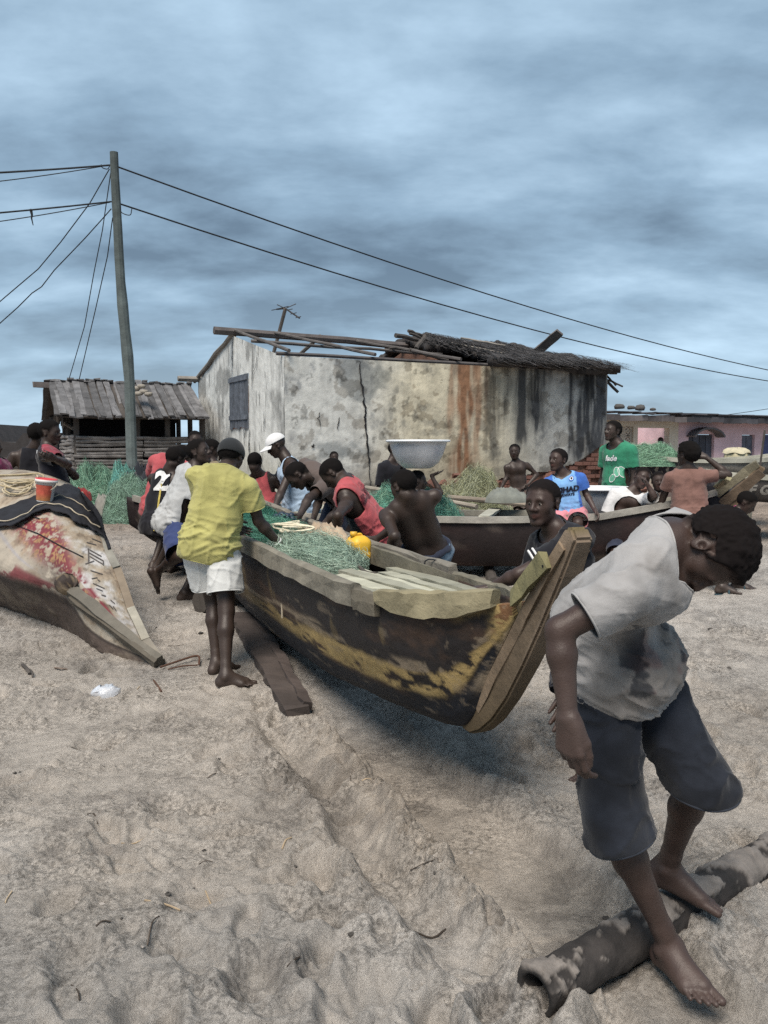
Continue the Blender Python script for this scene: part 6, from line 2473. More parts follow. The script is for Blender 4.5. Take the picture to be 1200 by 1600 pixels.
def net_heap(label, c, rx, ry, rz, yaw, col, n_str=900, seed=0, zfun=None, fuzz=.05, col2=None, lump=.35):
    """a heap of fine net: a lumpy core under thousands of looping strands"""
    rg_ = np.random.default_rng(seed)
    ca, sa = math.cos(yaw), math.sin(yaw)

    def surf(u, a, k=1.0):
        """u 0 crown .. 1 rim"""
        u, a = np.asarray(u, float), np.asarray(a, float)
        r = np.sqrt(u)
        lx, ly = rx * r * np.cos(a), ry * r * np.sin(a)
        nn_ = fbm(np.stack([lx * 3.2 / rx + seed, ly * 3.2 / ry], 1), 3, seed + 5)
        lz = rz * (1 - np.clip(r, 0, 1.2) ** 3.4) * (1 + lump * 1.6 * nn_) * k
        x, y = c[0] + lx * ca - ly * sa, c[1] + lx * sa + ly * ca
        zb = c[2] if zfun is None else zfun(x, y)
        return np.stack([x, y, zb + lz], 1)

    us, as_ = np.linspace(0, 1, 14), np.linspace(0, 2 * math.pi, 41)[:-1]
    U, A = np.meshgrid(us, as_, indexing='ij')
    v = surf(U.ravel() ** 2, A.ravel(), .90) - V(0, 0, .02)
    n_ = 40
    f = [[i * n_ + k, i * n_ + (k + 1) % n_, (i + 1) * n_ + (k + 1) % n_, (i + 1) * n_ + k] for i in range(13) for k in range(n_)]
    root = thing('fishing_net', label, 'fishing net', V(c[0], c[1], c[2]))
    mt = net_material(str(seed), col)
    mk('net_core', (v, f), mt, root, True, col=(.72 + .5 * fbm(v * 12, 4, seed))[:, None] * np.ones(3))
    m_ = 8
    n_str = int(n_str * 2.9)
    a0 = rg_.uniform(0, 2 * math.pi, n_str)
    u0 = rg_.uniform(0, 1, n_str)
    da = rg_.normal(0, .5, (n_str, m_)).cumsum(1) * .35 + rg_.normal(0, .5, (n_str, 1)) * np.linspace(0, 1, m_)
    du = rg_.normal(0, .12, (n_str, m_)).cumsum(1) * .6
    uu = np.clip(np.abs(u0[:, None] + du), 0.0005, 1.12)
    uu = np.where(uu > 1.05, 2.1 - uu, uu)
    aa = a0[:, None] + da / np.sqrt(uu + .05) * .7
    P = surf(uu.ravel(), aa.ravel(), 1.0).reshape(n_str, m_, 3)
    P[:, :, 2] += np.abs(rg_.normal(0, fuzz, (n_str, 1))) * np.sin(np.linspace(0, math.pi, m_))[None] + rg_.uniform(.0, .02, (n_str, 1))
    T = np.gradient(P, axis=1)
    T /= np.linalg.norm(T, axis=2)[..., None] + 1e-9
    w = .0004 + .000075 * c[1]
    r3 = rg_.normal(0, 1, (n_str, 1, 3))
    s1 = np.cross(T, r3)
    s1 /= np.linalg.norm(s1, axis=2)[..., None] + 1e-9
    W = np.stack([P + s1 * w, P - s1 * w], 2)   # n,m,2,3
    vv = W.reshape(-1, 3)
    ix = np.arange(n_str * m_ * 2).reshape(n_str, m_, 2)
    F = np.stack([ix[:, :-1, 0], ix[:, :-1, 1], ix[:, 1:, 1], ix[:, 1:, 0]], -1).reshape(-1, 4)
    cs = rg_.uniform(.6, 1.7, (n_str, 1, 1, 1)) * np.ones((n_str, m_, 2, 3))
    if col2 is not None:
        sel = rg_.random((n_str, 1, 1, 1)) < .3
        cs = np.where(sel, cs * (np.asarray(col2) / np.asarray(col)), cs)
    o = mk('net_strands', (vv, F), mt, root, col=cs.reshape(-1, 3))
    o['kind'] = 'stuff'
    return root


def gbase_f(x, y):
    return g_base(x, y)


GREEN = (.105, .235, .165)
TEAL = (.10, .25, .19)
PALEG = (.21, .34, .25)
OLIVE = (.24, .27, .17)
p = on_ground(205, 820)
net_heap('largest heap of sea-green net on the sand by the pole', V(p[0] - .02, p[1] + .45, p[2]), .58, .5, .50, .2, (.20, .30, .24), 1500, 1, gbase_f, .05, PALEG)
p = on_ground(140, 790)
net_heap('paler green net heap against the log shed wall, left of the pole', V(at(150, 770, 13.4)[0], 13.4, gh(-4, 13.4)), .62, .6, .62, 0, PALEG, 900, 2, gbase_f, .05, GREEN)
p = at(192, 760, 12.9)
net_heap('small turquoise twist of net beside the canvas heap', V(p[0], 12.9, gh(p[0], 12.9) + .1), .30, .3, .56, .6, (.16, .40, .36), 500, 3, None, .04, PALEG)
# canvas and tackle heaped at the pole foot
def canvas(label, c, rx, ry, rz, col, seed, yaw=0, pw=3.6):
    us, as_ = np.linspace(0, 1, 18), np.linspace(0, 2 * math.pi, 49)[:-1]
    U, A = np.meshgrid(us, as_, indexing='ij')
    r, a = U.ravel(), A.ravel()
    lx, ly = rx * r * np.cos(a), ry * r * np.sin(a)
    n_ = fbm(np.stack([lx * 5 / rx, ly * 5 / ry], 1) + seed, 3, seed)
    fold = np.clip(1 - np.abs(fbm(np.stack([lx * 8 / rx, ly * 3 / ry], 1) + seed, 2, seed + 1)) * 2.5, 0, 1)
    z = rz * np.clip(1 - r ** pw, 0, 1) ** (.55 if pw < 3 else .8) * (1 + .4 * n_) + .13 * rz * fold * (r < .98)
    ca, sa = math.cos(yaw), math.sin(yaw)
    v = np.stack([c[0] + lx * ca - ly * sa, c[1] + lx * sa + ly * ca, c[2] + z], 1)
    f = [[i * 48 + k, i * 48 + (k + 1) % 48, (i + 1) * 48 + (k + 1) % 48, (i + 1) * 48 + k] for i in range(17) for k in range(48)]
    o = mk('canvas_bundle', (v, f), cloth('canvas %d' % seed, col, .3), smooth=True, loc=c)
    return tag(o, label, 'canvas')


p = at(220, 775, 13.1)
canvas('black canvas cover heaped on the nets near the pole', V(p[0], 13.1, gh(p[0], 13.1) + .05), .48, .45, .62, (.022, .024, .03), 5)
p = at(176, 775, 12.7)
canvas('grey-beige crumpled sacking between the green nets', V(p[0], 12.7, gh(p[0], 12.7) + .02), .34, .35, .36, (.20, .195, .175), 6)
p = at(130, 775, 12.4)
canvas('small dull red rag on the green net', V(p[0], 12.4, gh(p[0], 12.4) + .32), .13, .12, .16, (.22, .03, .03), 7)

# nets and gear aboard the hauled canoe
def in_canoe(d, k, z):
    c = bc(d) + BN * k
    return V(c[0], c[1], z)


net_heap('bright green net piled amidships in the hauled canoe', in_canoe(2.75, -.06, .78), .55, .31, .12, math.atan2(BX[1], BX[0]), TEAL, 1300, 11, None, .035, GREEN)
net_heap('pale grey-green net spilling toward the bow of the hauled canoe', in_canoe(1.80, -.05, .77), .66, .31, .085, math.atan2(BX[1], BX[0]), (.28, .38, .31), 1500, 12, None, .035, (.34, .42, .34))
net_heap('dark green net bunched toward the stern of the hauled canoe', in_canoe(3.55, -.02, .74), .4, .28, .2, math.atan2(BX[1], BX[0]), (.05, .17, .13), 700, 13, None, .03)
c = in_canoe(2.25, .18, .78)
sk = canvas('tan stuffed sack lying in the hauled canoe', c, .42, .17, .15, (.36, .28, .20), 14, math.atan2(BX[1], BX[0]))
# net floats
for i in range(9):
    c = in_canoe(2.95 + .07 * (i % 3) + .05 * RNG.random(), .06 + .05 * (i // 3), .94 + .02 * (i % 2))
    R_ = np.array(Matrix.Rotation(RNG.uniform(0, 3), 3, V(*RNG.normal(0, 1, 3)).tolist()))
    v, f = lathe([(.012, -.02), (.028, -.016), (.034, 0), (.028, .016), (.012, .02)], 10, c, R_)
    tag(mk('net_float', (v, f), mat('dark blue float', (.02, .035, .06), .5, .3, 10), smooth=True), 'one of the dark blue net floats beside the bending figures', 'net float', 'net floats in the canoe')
# white float-line loops
P = [in_canoe(2.25 + .5 * math.sin(i * 1.3) * .4, -.05 + .12 * math.sin(i * 2.1), .95 + .02 * math.sin(i * 1.7)) for i in range(16)]
tag(mk('float_line', tube(curve_pts(P, 5), .009, 5), M_ROPE, col=V(1.6, 1.7, 1.7)), 'loops of white float line on the green net', 'rope')
P = [at(x, y, Y) for x, y, Y in ((505, 823, 6.1), (520, 826, 5.9), (526, 842, 5.75), (535, 856, 5.65), (542, 862, 5.6))]
tag(mk('sack_rope', tube(curve_pts(P, 6), .008, 5), M_ROPE), 'pale rope running from the sack to the yellow jerrycan', 'rope')
P = [at(x, y, Y) for x, y, Y in ((500, 862, 5.35), (530, 866, 5.25), (550, 874, 5.05), (570, 893, 4.75), (588, 896, 4.65))]
tag(mk('dark_rope', tube(curve_pts(P, 6), .010, 6), M_WOODD), 'dark rope curving over the green net onto the deck boards', 'rope')

# yellow jerrycan
def jerrycan(c, w, d, h, yaw):
    root = thing('jerrycan', 'yellow plastic jerrycan standing in the hauled canoe', 'jerrycan', c)
    prof_ = [(0, .04), (.02, 0), (.80, 0), (.86, .05), (1.0, .34), (1.0, .60)]
    rings = []
    for z, ins in ((0, .12), (.03, .02), (.12, 0), (.30, .0), (.33, .03), (.37, 0), (.70, 0), (.80, .06), (.92, .30), (1, .55)):
        r = []
        for k in range(20):
            a = 2 * math.pi * k / 20
            cx_, sx_ = math.cos(a), math.sin(a)
            e = 4.5
            rr = (abs(cx_) ** e + abs(sx_) ** e) ** (-1 / e)
            r.append(V(cx_ * rr * w / 2 * (1 - ins), sx_ * rr * d / 2 * (1 - ins * .8), z * h))
        rings.append(r)
    v, f = loft(rings, True, True)
    Rz = np.array([(math.cos(yaw), math.sin(yaw), 0), (-math.sin(yaw), math.cos(yaw), 0), (0, 0, 1)])
    M_Y = mat('yellow plastic', (.72, .42, .035), .45, .12, 8, .001, 40, spec=.4)
    mk('can_body', (v @ Rz + c, f), M_Y, root, True)
    hp_ = [V(-w * .14, 0, h * .97), V(-w * .10, 0, h * 1.04), V(w * .12, 0, h * 1.05), V(w * .2, 0, h * .96)]
    hv_, hf_ = tube(curve_pts(hp_, 5), .008, 7)
    mk('handle', (hv_ @ Rz + c, hf_), M_Y, root, True)
    cv, cf2 = lathe([(.001, .03), (.022, .03), (.024, 0), (.001, 0)], 12, V(-w * .25, 0, h * .97))
    mk('cap', (cv @ Rz + c, cf2), M_Y, root, True, V(.9, .9, .9))


jc = at(560, 868, 5.30)
jerrycan(V(jc[0], jc[1], jc[2] - .02), .135, .16, .15, .5)

# red and white bucket on the painted canoe
def bucket(c, r0, r1, h, tilt):
    root = thing('paint_bucket', 'small red and white bucket with a wire handle on the painted canoe', 'bucket', c)
    R_ = np.array(Matrix.Rotation(tilt, 3, 'Y').transposed())
    v, f = lathe([(.001, 0), (r0, 0), (r0 * 1.01, .005), (r1, h), (r1 + .008, h), (r1 + .009, h - .022), (r1 + .001, h - .024)], 28)
    nb_ = len(v)
    za = v[:, 2] / h
    an = np.arctan2(v[:, 1], v[:, 0])
    cc = np.ones((nb_, 3)) * V(.62, .60, .58)
    mk('pail', (v @ R_ + c, f), mat('white plastic', (1, 1, 1), .5, .12, 9), root, True, cc)
    lv, lf = [], []
    for i in range(25):
        a = math.radians(180 + i / 24 * 150)
        for z in (.012, .075, h - .045):
            rr = r0 + (r1 - r0) * z / h + .0025
            lv.append((rr * math.cos(a), rr * math.sin(a), z))
    for i in range(24):
        for k in range(2):
            q_ = i * 3 + k
            lf.append([q_, q_ + 3, q_ + 4, q_ + 1])
    lv = np.array(lv)
    lc = np.ones((len(lv), 3)) * V(.42, .085, .055)
    lc[::3] = V(.34, .16, .06)
    mk('printed_band', (lv @ R_ + c, lf), mat('bucket print', (1, 1, 1), .5, .35, 22), root, True, lc)
    v, f = lathe([(.001, h - .012), (r1 - .01, h - .01), (r1 - .004, h + .008), (r1 + .006, h + .008), (r1 + .008, h - .006)], 28)
    mk('lid', (v @ R_ + c, f), mat('red plastic lid', (.50, .06, .07), .45, .1, 9), root, True)
    P = [V(math.cos(a) * (r1 + .012), -.01 - abs(math.sin(a)) * r1 * .55, h - .02 - abs(math.sin(a)) * .075) for a in np.linspace(math.pi, 0, 15)]
    mk('wire_handle', tube([p_ @ R_ + c for p_ in P], .0035, 5), M_ROPE, root, col=V(1.5, 1.5, 1.5))


bk = on_hull2(70, 789, .03)
bucket(bk, .062, .080, .185, .12)
# coils of pale rope and float line on the painted canoe
for i in range(6):
    c = on_hull2(26 + 4 * (i % 3), 770 - 5 * (i // 2), .03)
    P = []
    for j in range(15):
        a = j / 14 * 2.2 * math.pi
        P.append(c + V((.10 + .02 * i) * math.cos(a + i) + .012 * math.sin(3 * a + i), .07 * math.sin(a + i), .035 * math.sin(a + i) + .010 * i + .012 * math.sin(2.3 * a + 2 * i)))
    tag(mk('rope_coil', tube(P, .007, 6), M_ROPE, col=V(1.0, .95, .8) if i % 2 else V(1.15, 1.15, 1.1)), 'one of the tangled pale rope coils beside the bucket', 'rope', 'rope coils on the painted canoe')

# nets and basins around the dark canoe
c = b3(3.2)
net_heap('turquoise-green net heaped in the dark canoe', V(c[0], c[1], .66), .62, .36, .34, -.15, (.13, .33, .26), 1200, 21, None, .04, PALEG)
p = at(735, 780, 10.3)
net_heap('straw coloured net heap behind the dark canoe, by the house wall', V(p[0] + .05, 10.4, gh(p[0], 10.4)), .62, .5, .62, .1, (.27, .28, .17), 1600, 22, None, .06, (.34, .36, .27))
p = at(1012, 720, 11.6)
net_heap('pale green net mound on the lettered boat', V(p[0], 11.6, 1.27), .48, .36, .22, 0, (.22, .38, .26), 900, 23, None, .03, PALEG)
c = at(790, 782, 8.9)
canvas('dark patterned bundle lying on the turquoise net', V(c[0], c[1] - .1, .93), .25, .20, .13, (.17, .18, .16), 24, .5, 2.0)
c = at(1105, 785, 8.1)
canvas('black heap of netting inside the bow of the dark canoe', V(c[0], c[1], .86), .34, .22, .28, (.014, .014, .018), 25, -.1, 2.2)
c = at(835, 778, 8.6)


def basin(label, c, R, h, name='metal_basin', n=56):
    prof_ = [(.001, 0), (R * .40, 0), (R * .50, .012), (R * .68, h * .22), (R * .82, h * .50), (R * .91, h * .80), (R * .955, h * .985), (R * 1.0, h * .99), (R * 1.02, h * .975), (R * 1.025, h * 1.0),
             (R * 1.0, h * 1.015), (R * .94, h * 1.01), (R * .895, h * .80), (R * .80, h * .50), (R * .66, h * .23), (R * .48, .02), (.001, .014)]
    v, f = lathe(prof_, n, c)
    mt = mat('dull aluminium', (.56, .58, .61), .42, .12, 6, .0015, 25, metal=.35, rvar=.1, spec=.6)
    o = mk(name, (v, f), mt, smooth=True, loc=c)
    mk('rim', tube([c + V(R * 1.022 * math.cos(a), R * 1.022 * math.sin(a), h * 1.0) for a in np.linspace(0, 2 * math.pi, n + 1)], .012, 7, False), mat('pale rolled rim', (.72, .74, .76), .45, .06, 6, metal=.1), o, True)
    return tag(o, label, 'basin')


bas = at(653, 731, 8.2)
basin('large aluminium basin carried on a head in front of the house wall', V(bas[0], bas[1], bas[2] - .005), .300, .268)
bz = at(925, 797, 8.45)
bas2 = at(930, 800, 8.75)
basin('big aluminium basin standing in the dark canoe beside the blue jersey', V(at(935, 790, 8.75)[0], 8.8, .715), .42, .36)

# slim rope dangling beside the bare back
P = [at(x, y, Y) for x, y, Y in ((664, 800, 8.0), (672, 822, 7.9), (684, 842, 7.8), (697, 862, 7.6))]
tag(mk('mooring_rope', tube(curve_pts(P, 6), .011, 6), M_ROPE, col=V(1.2, 1.2, 1.2)), 'pale rope slanting from the dark canoe down to the sand', 'rope')
# wire loops on the far gunwale
for i in range(3):
    c = at(702, 913, 4.55)
    P = [c + V(.045 * math.sin(a) * (1 + .3 * i) - .05 * i * .5 * (1 - math.cos(a)), .02 * math.sin(2 * a), .05 * (1 - math.cos(a)) * (1 + .2 * i)) for a in np.linspace(0, 2 * math.pi, 16)]
    tag(mk('wire_loop', tube(P, .0045, 5), M_WIRE), 'one of the dark wire loops on the deck edge of the hauled canoe', 'wire', 'wire loops on the canoe')

# poles and boards lying behind, between the canoe and the wall
for i, (x0, y0, y0d, x1, y1, y1d, r, cc) in enumerate(((572, 762, 10.4, 745, 792, 8.95, .028, V(1.4, 1.35, 1.25)), (590, 778, 9.6, 700, 787, 9.2, .03, V(1.5, 1.5, 1.5)), (700, 777, 9.6, 850, 792, 9.3, .03, V(1.2, 1.1, 1.0)))):
    a, b_ = at(x0, y0, y0d), at(x1, y1, y1d)
    tag(mk('long_pole', tube([a, (a + b_) / 2 + V(0, 0, .01), b_], r, 8), M_WOODG, col=cc),
        ('uppermost pole lying across the dark canoe behind the bare back', 'short pale pole resting inside the stern of the dark canoe', 'brown pole lying beyond the gunwale of the dark canoe')[i], 'pole')
# broken masonry and driftwood at the foot of the wall
rr_ = np.random.default_rng(5)
for i in range(46):
    u = rr_.uniform(2.9, 8.2)
    w = -rr_.uniform(.1, 1.3)
    q_ = H0 + E1 * u + E2 * w
    s_ = rr_.uniform(.08, .19)
    R_ = np.array(Matrix.Rotation(rr_.uniform(0, 3), 3, V(*rr_.normal(0, 1, 3)).tolist()))
    v, f = box((0, 0, 0), (s_ * 1.7, s_, s_ * .75), R_)
    v = v + rr_.normal(0, .012, v.shape) + V(q_[0], q_[1], gh(*q_) + s_ * .3 + max(0, .55 - .5 * abs(w)) * rr_.random())
    tag(mk('rubble_brick', (v, f), M_BRICK, col=V(1, 1, 1) * rr_.uniform(.5, 1.2)), 'loose broken brick in the rubble at the foot of the house wall', 'brick', 'rubble at the wall foot')
for i in range(12):
    a = at(rr_.uniform(895, 955), rr_.uniform(735, 765), rr_.uniform(12.5, 14.5))
    a[2] = gh(a[0], a[1]) + rr_.uniform(.05, .45)
    d_ = nrm(V(rr_.normal(0, 1), rr_.normal(0, .4), rr_.normal(0, .2))) * rr_.uniform(.3, .7)
    tag(mk('driftwood_stick', tube([a - d_, a + V(0, 0, .03), a + d_], rr_.uniform(.012, .03), 6, True, .05), M_WOODG, col=V(1, 1, 1) * rr_.uniform(.9, 1.6)), 'stick in the driftwood heap between the blue jersey and the green shirt', 'stick', 'driftwood heap')

# cream drums under a cloth at the right
dr = thing('cream_drum', 'cream ribbed plastic drum with a cloth over its top near the pink house', 'drum', V(at(1150, 740, 12.5)[0], 12.5, .9))
c = V(at(1150, 740, 12.5)[0], 12.5, gh(5, 12.5))
M_CR = mat('cream plastic', (.42, .38, .25), .6, .2, 6)
prof_ = [(.001, 0), (.16, 0)]
zt_ = at(1150, 703, 12.5)[2] - c[2]
v, f = [], []
ang = np.linspace(0, 2 * math.pi, 49)[:-1]
rings = []
for z, r in ((0, .17), (.1, .18), (.5, .18), (zt_ - .12, .178), (zt_ - .03, .165), (zt_, .12)):
    rings.append([c + V((r + .006 * math.cos(a * 12)) * math.cos(a), (r + .006 * math.cos(a * 12)) * math.sin(a), z) for a in ang])
mk('drum_body', loft(rings, True, True), M_CR, dr, True)
rings = []
for z, r in ((zt_ + .03, .02), (zt_ + .02, .12), (zt_ - .01, .175), (zt_ - .05, .19)):
    rings.append([c + V((r + .012 * math.sin(a * 7)) * math.cos(a), (r + .012 * math.sin(a * 7)) * math.sin(a), z + .012 * math.sin(a * 5)) for a in ang])
mk('cover_cloth', loft(rings, True), cloth('cream cover', (.46, .42, .30), .25), dr, True)
c = V(at(1160, 740, 12.1)[0], 12.1, gh(5, 12.1))
zt_ = at(1160, 717, 12.1)[2] - c[2]
rings = []
for z, r in ((0, .14), (.3, .15), (zt_ - .1, .15), (zt_ - .02, .12), (zt_, .03)):
    rings.append([c + V(r * math.cos(a), r * math.sin(a), z) for a in ang])
tag(mk('white_container', loft(rings, True, True), M_CR, smooth=True, col=V(1.25, 1.3, 1.55)), 'shorter white rounded container in front of the cream drum', 'container')
a, b_ = on_ground(1184, 790), at(1195, 672, 9.4)
a = at(1186, 740, 9.4)
tag(mk('thin_rod', tube([a, b_], .012, 5), M_WOODD), 'thin dark rod standing up behind the raised stem at the right', 'rod')

# litter on the near sand
def bag(c):
    us, as_ = np.linspace(0, 1, 12), np.linspace(0, 2 * math.pi, 25)[:-1]
    v = []
    for u in us:
        for a in as_:
            v.append((.085 * math.sin(u * 1.57 + .0) * math.cos(a) * 1.0, .05 * math.sin(u * 1.57) * math.sin(a), .062 * math.cos(u * 1.57) ** .8 if u < 1 else 0))
    v = np.array(v)
    v = v + (fbm(v * 38, 3, 9) * .020)[:, None] * V(1, 1, 1)
    f = [[i * 24 + k, i * 24 + (k + 1) % 24, (i + 1) * 24 + (k + 1) % 24, (i + 1) * 24 + k] for i in range(11) for k in range(24)]
    return v + c, f


mb = mat('thin clear plastic', (.62, .64, .68), .25, .2, 20, .004, 60, spec=.6)
mb.node_tree.nodes['Principled BSDF'].inputs['Transmission Weight'].default_value = .35
c = on_ground(165, 1082)
tag(mk('plastic_bag', bag(c), mb, smooth=True), 'crumpled clear plastic bag on the near sand', 'plastic bag')
def twig(label, pts, r, col, name='twig', mt=M_WOODD):
    P = [on_ground(x, y, z) for x, y, z in pts]
    tag(mk(name, tube(curve_pts(P, 4), r, 6), mt, col=col), label, 'twig' if name == 'twig' else 'wire')


M_RUST = mat('rust', (.085, .045, .03), .9, .3, 10)
twig('bent rusty rod lying by the tip of the painted canoe', [(250, 1036, .02), (270, 1030, .03), (308, 1021, .03), (311, 1033, .02)], .007, None, 'rusty_rod', M_RUST)
twig('straight rusty rod below the tip of the painted canoe', [(240, 1058, .01), (246, 1068, .015), (252, 1080, .005)], .006, None, 'rusty_rod', M_RUST)
twig('short rusty rod crossing behind the bent one', [(262, 1040, .01), (285, 1036, .02), (309, 1034, .015)], .005, None, 'rusty_rod', M_RUST)
twig('dark scrap of seaweed on the sand at the left', [(35, 1037, .01), (42, 1042, .025), (46, 1050, .01)], .011, None)
twig('small twig tail beside the seaweed scrap', [(44, 1043, .015), (50, 1046, .03), (51, 1056, .005)], .006, None)
twig('pale twig on the sand left of the bag', [(85, 1038, .01), (95, 1040, .015), (105, 1041, .005)], .006, V(2.5, 2.2, 2))
rr_ = np.random.default_rng(15)
for i in range(70):
    yy = rr_.uniform(930, 1500)
    xx = rr_.uniform(5, 1195)
    if 380 < xx < 960 and yy < 1150:
        continue
    c = on_ground(xx, yy)
    s_ = rr_.uniform(.004, .011) * (1 if yy > 1100 else 1.8)
    v, f = lathe([(.001, -.4 * s_), (s_, -.2 * s_), (s_ * 1.1, .3 * s_), (.001, .6 * s_)], 6, c)
    v = v + rr_.normal(0, s_ * .15, v.shape)
    tag(mk('pebble', (v, f), M_STONE, col=V(1, .95, .9) * rr_.choice([.35, .5, 1.5, 2.2])), 'tiny pebble or shell scrap scattered on the sand', 'pebble', 'scraps on the sand')

for i in range(26):
    yy = rr_.uniform(960, 1560)
    xx = rr_.uniform(10, 780)
    if 380 < xx < 780 and yy < 1180:
        continue
    c = on_ground(xx, yy, .004)
    an = rr_.uniform(0, 3.14)
    L_ = rr_.uniform(.02, .06)
    d_ = V(math.cos(an), math.sin(an), 0) * L_
    m1 = c + V(rr_.normal(0, .006), rr_.normal(0, .006), .006)
    P = [c - d_, m1, c + d_]
    P = [V(q_[0], q_[1], gh(q_[0], q_[1]) + .004) for q_ in P]
    tag(mk('straw_scrap', tube(curve_pts(P, 3), rr_.uniform(.0016, .0032), 5), M_WOODD if i % 3 else M_ROPE, col=V(1, .9, .8) * rr_.uniform(.6, 1.3)), 'bit of straw, twig or cord strewn on the near sand', 'straw', 'straw and cord scraps on the sand')
# ================================================================== people
def beanie(J, mt, name='cap', low=.06, grow=.05):
    HC, X, Y_, Z, hh = J['HC'], J['hx'], J['hf'], J['hu'], J['hh']
    v, f = polygonise([E_(HC + (-Y_ * .04 + Z * .13) * hh, np.array([X, Y_, Z]), V(.345 + grow, .44 + grow, .38 + grow) * hh, .01)], .008)
    v, f = clip_mesh(v, f, [(HC + Z * low * hh, -Z, 1.0, 1.0)])
    o = mk(name, (v, f), mt, J['root'], True)
    solid(o, .008, -1)
    return o


def visor(J, mt):
    HC, X, Y_, Z, hh = J['HC'], J['hx'], J['hf'], J['hu'], J['hh']
    c = beanie(J, mt, 'cap', .16, .035)
    v, n1, n2 = [], 7, 13
    for i in range(n1):
        for k in range(n2):
            a = math.radians(-62 + 124 * k / (n2 - 1))
            r = .42 + .42 * i / (n1 - 1) * math.cos(a * .9)
            v.append(HC + (X * math.sin(a) * r * .82 + Y_ * math.cos(a) * r + Z * (.17 - .10 * i / (n1 - 1) - .10 * math.sin(a) ** 2)) * hh)
    f = [[i * n2 + k, i * n2 + k + 1, (i + 1) * n2 + k + 1, (i + 1) * n2 + k] for i in range(n1 - 1) for k in range(n2 - 1)]
    solid(mk('cap_peak', (np.array(v), f), mt, c, True), .006, 0)


def strip(x0, y0, x1, y1, w, n=8):
    a, b = V(x0, y0, 0), V(x1, y1, 0)
    d = nrm(b - a)
    o = V(-d[1], d[0], 0) * w / 2
    return np.array([a + (b - a) * i / n + o * k for i in range(n + 1) for k in (-1, 1)]), [[2 * i, 2 * i + 1, 2 * i + 3, 2 * i + 2] for i in range(n)]


def disc(r, n=20, cx=0, cy=0, r0=0.0):
    if r0:
        v = [(cx + q * math.cos(a), cy + q * math.sin(a), 0) for q in (r0, r) for a in np.linspace(0, 2 * math.pi, n + 1)[:-1]]
        return np.array(v), [[k, (k + 1) % n, n + (k + 1) % n, n + k] for k in range(n)]
    v = [(cx, cy, 0)] + [(cx + r * math.cos(a), cy + r * math.sin(a), 0) for a in np.linspace(0, 2 * math.pi, n + 1)[:-1]]
    return np.array(v), [[0, 1 + k, 1 + (k + 1) % n] for k in range(n)]


K_WHITE = cloth('white', (.62, .62, .62))
K_GREYW = cloth('dirty white', (.285, .28, .275), .14)
K_YEL = cloth('yellow', (.35, .33, .125), .14)
K_BLK = cloth('black', (.014, .014, .018))
K_NAVY = cloth('navy', (.030, .036, .058), .3)
K_DENIM = cloth('denim', (.024, .028, .038), .40)
K_JEAN = cloth('faded jean', (.085, .125, .165), .3)
K_BLUE = cloth('royal blue', (.035, .05, .13))
K_RED = cloth('coral red', (.40, .085, .095))
K_BROWN = cloth('grey brown', (.10, .078, .070))
K_RUST = cloth('faded rust', (.185, .105, .088))
K_LBLUE = cloth('light blue', (.36, .47, .60))
K_SKY = cloth('sky blue', (.19, .38, .66), .08)
K_SKYD = cloth('blue sleeve', (.045, .15, .55), .08)
K_PINK = cloth('pink', (.58, .22, .25))
K_GREEN = cloth('green', (.035, .20, .115), .12)
K_MAG = cloth('magenta', (.16, .018, .07), .5, scale=20)
K_TAN = cloth('tan', (.20, .165, .105))
K_CHAR = cloth('charcoal knit', (.022, .024, .026), .3)
K_SHORT = cloth('off white', (.50, .51, .50), .10)
K_HOT = cloth('hot pink', (.50, .07, .22))
K_PRINTW = cloth('print white', (.66, .66, .65), .08)
K_PRINTD = cloth('print dark', (.014, .016, .03), .08)


# ---- the foreground figure
def hero_shirt(v, J):
    """washed-out print and sand stains on the front and flank"""
    a = (v - J['P']) @ J['s']
    b = (v - J['P']) @ J['f']
    n_ = fbm(v * 9, 4, 701)
    n2_ = fbm(v * 26, 3, 702)
    c = np.ones((len(v), 3)) * V(1.02, 1.02, 1.03)
    st = sstep(-.15, .30, .6 * n_ + .30 - np.abs(a - .13) * 1.5) * sstep(-.10, .02, b)
    c = c * (1 - st[:, None] * V(.36, .40, .44))
    c = c * (1 - .16 * sstep(.05, .4, fbm(v * 40, 3, 733))[:, None] * st[:, None])
    blk = sstep(.16, .28, n_ + .5 * n2_ + .16 - np.abs(a - .21) * 3.0) * sstep(-.03, .03, b)
    c = c * (1 - blk[:, None] * V(.72, .70, .66))
    rd = sstep(.10, .4, fbm(v * 14 + 3, 3, 709) + .15 - np.abs(a - .14) * 4) * sstep(.01, .06, b)
    c = c * (1 - rd[:, None] * V(.06, .24, .24))
    return c


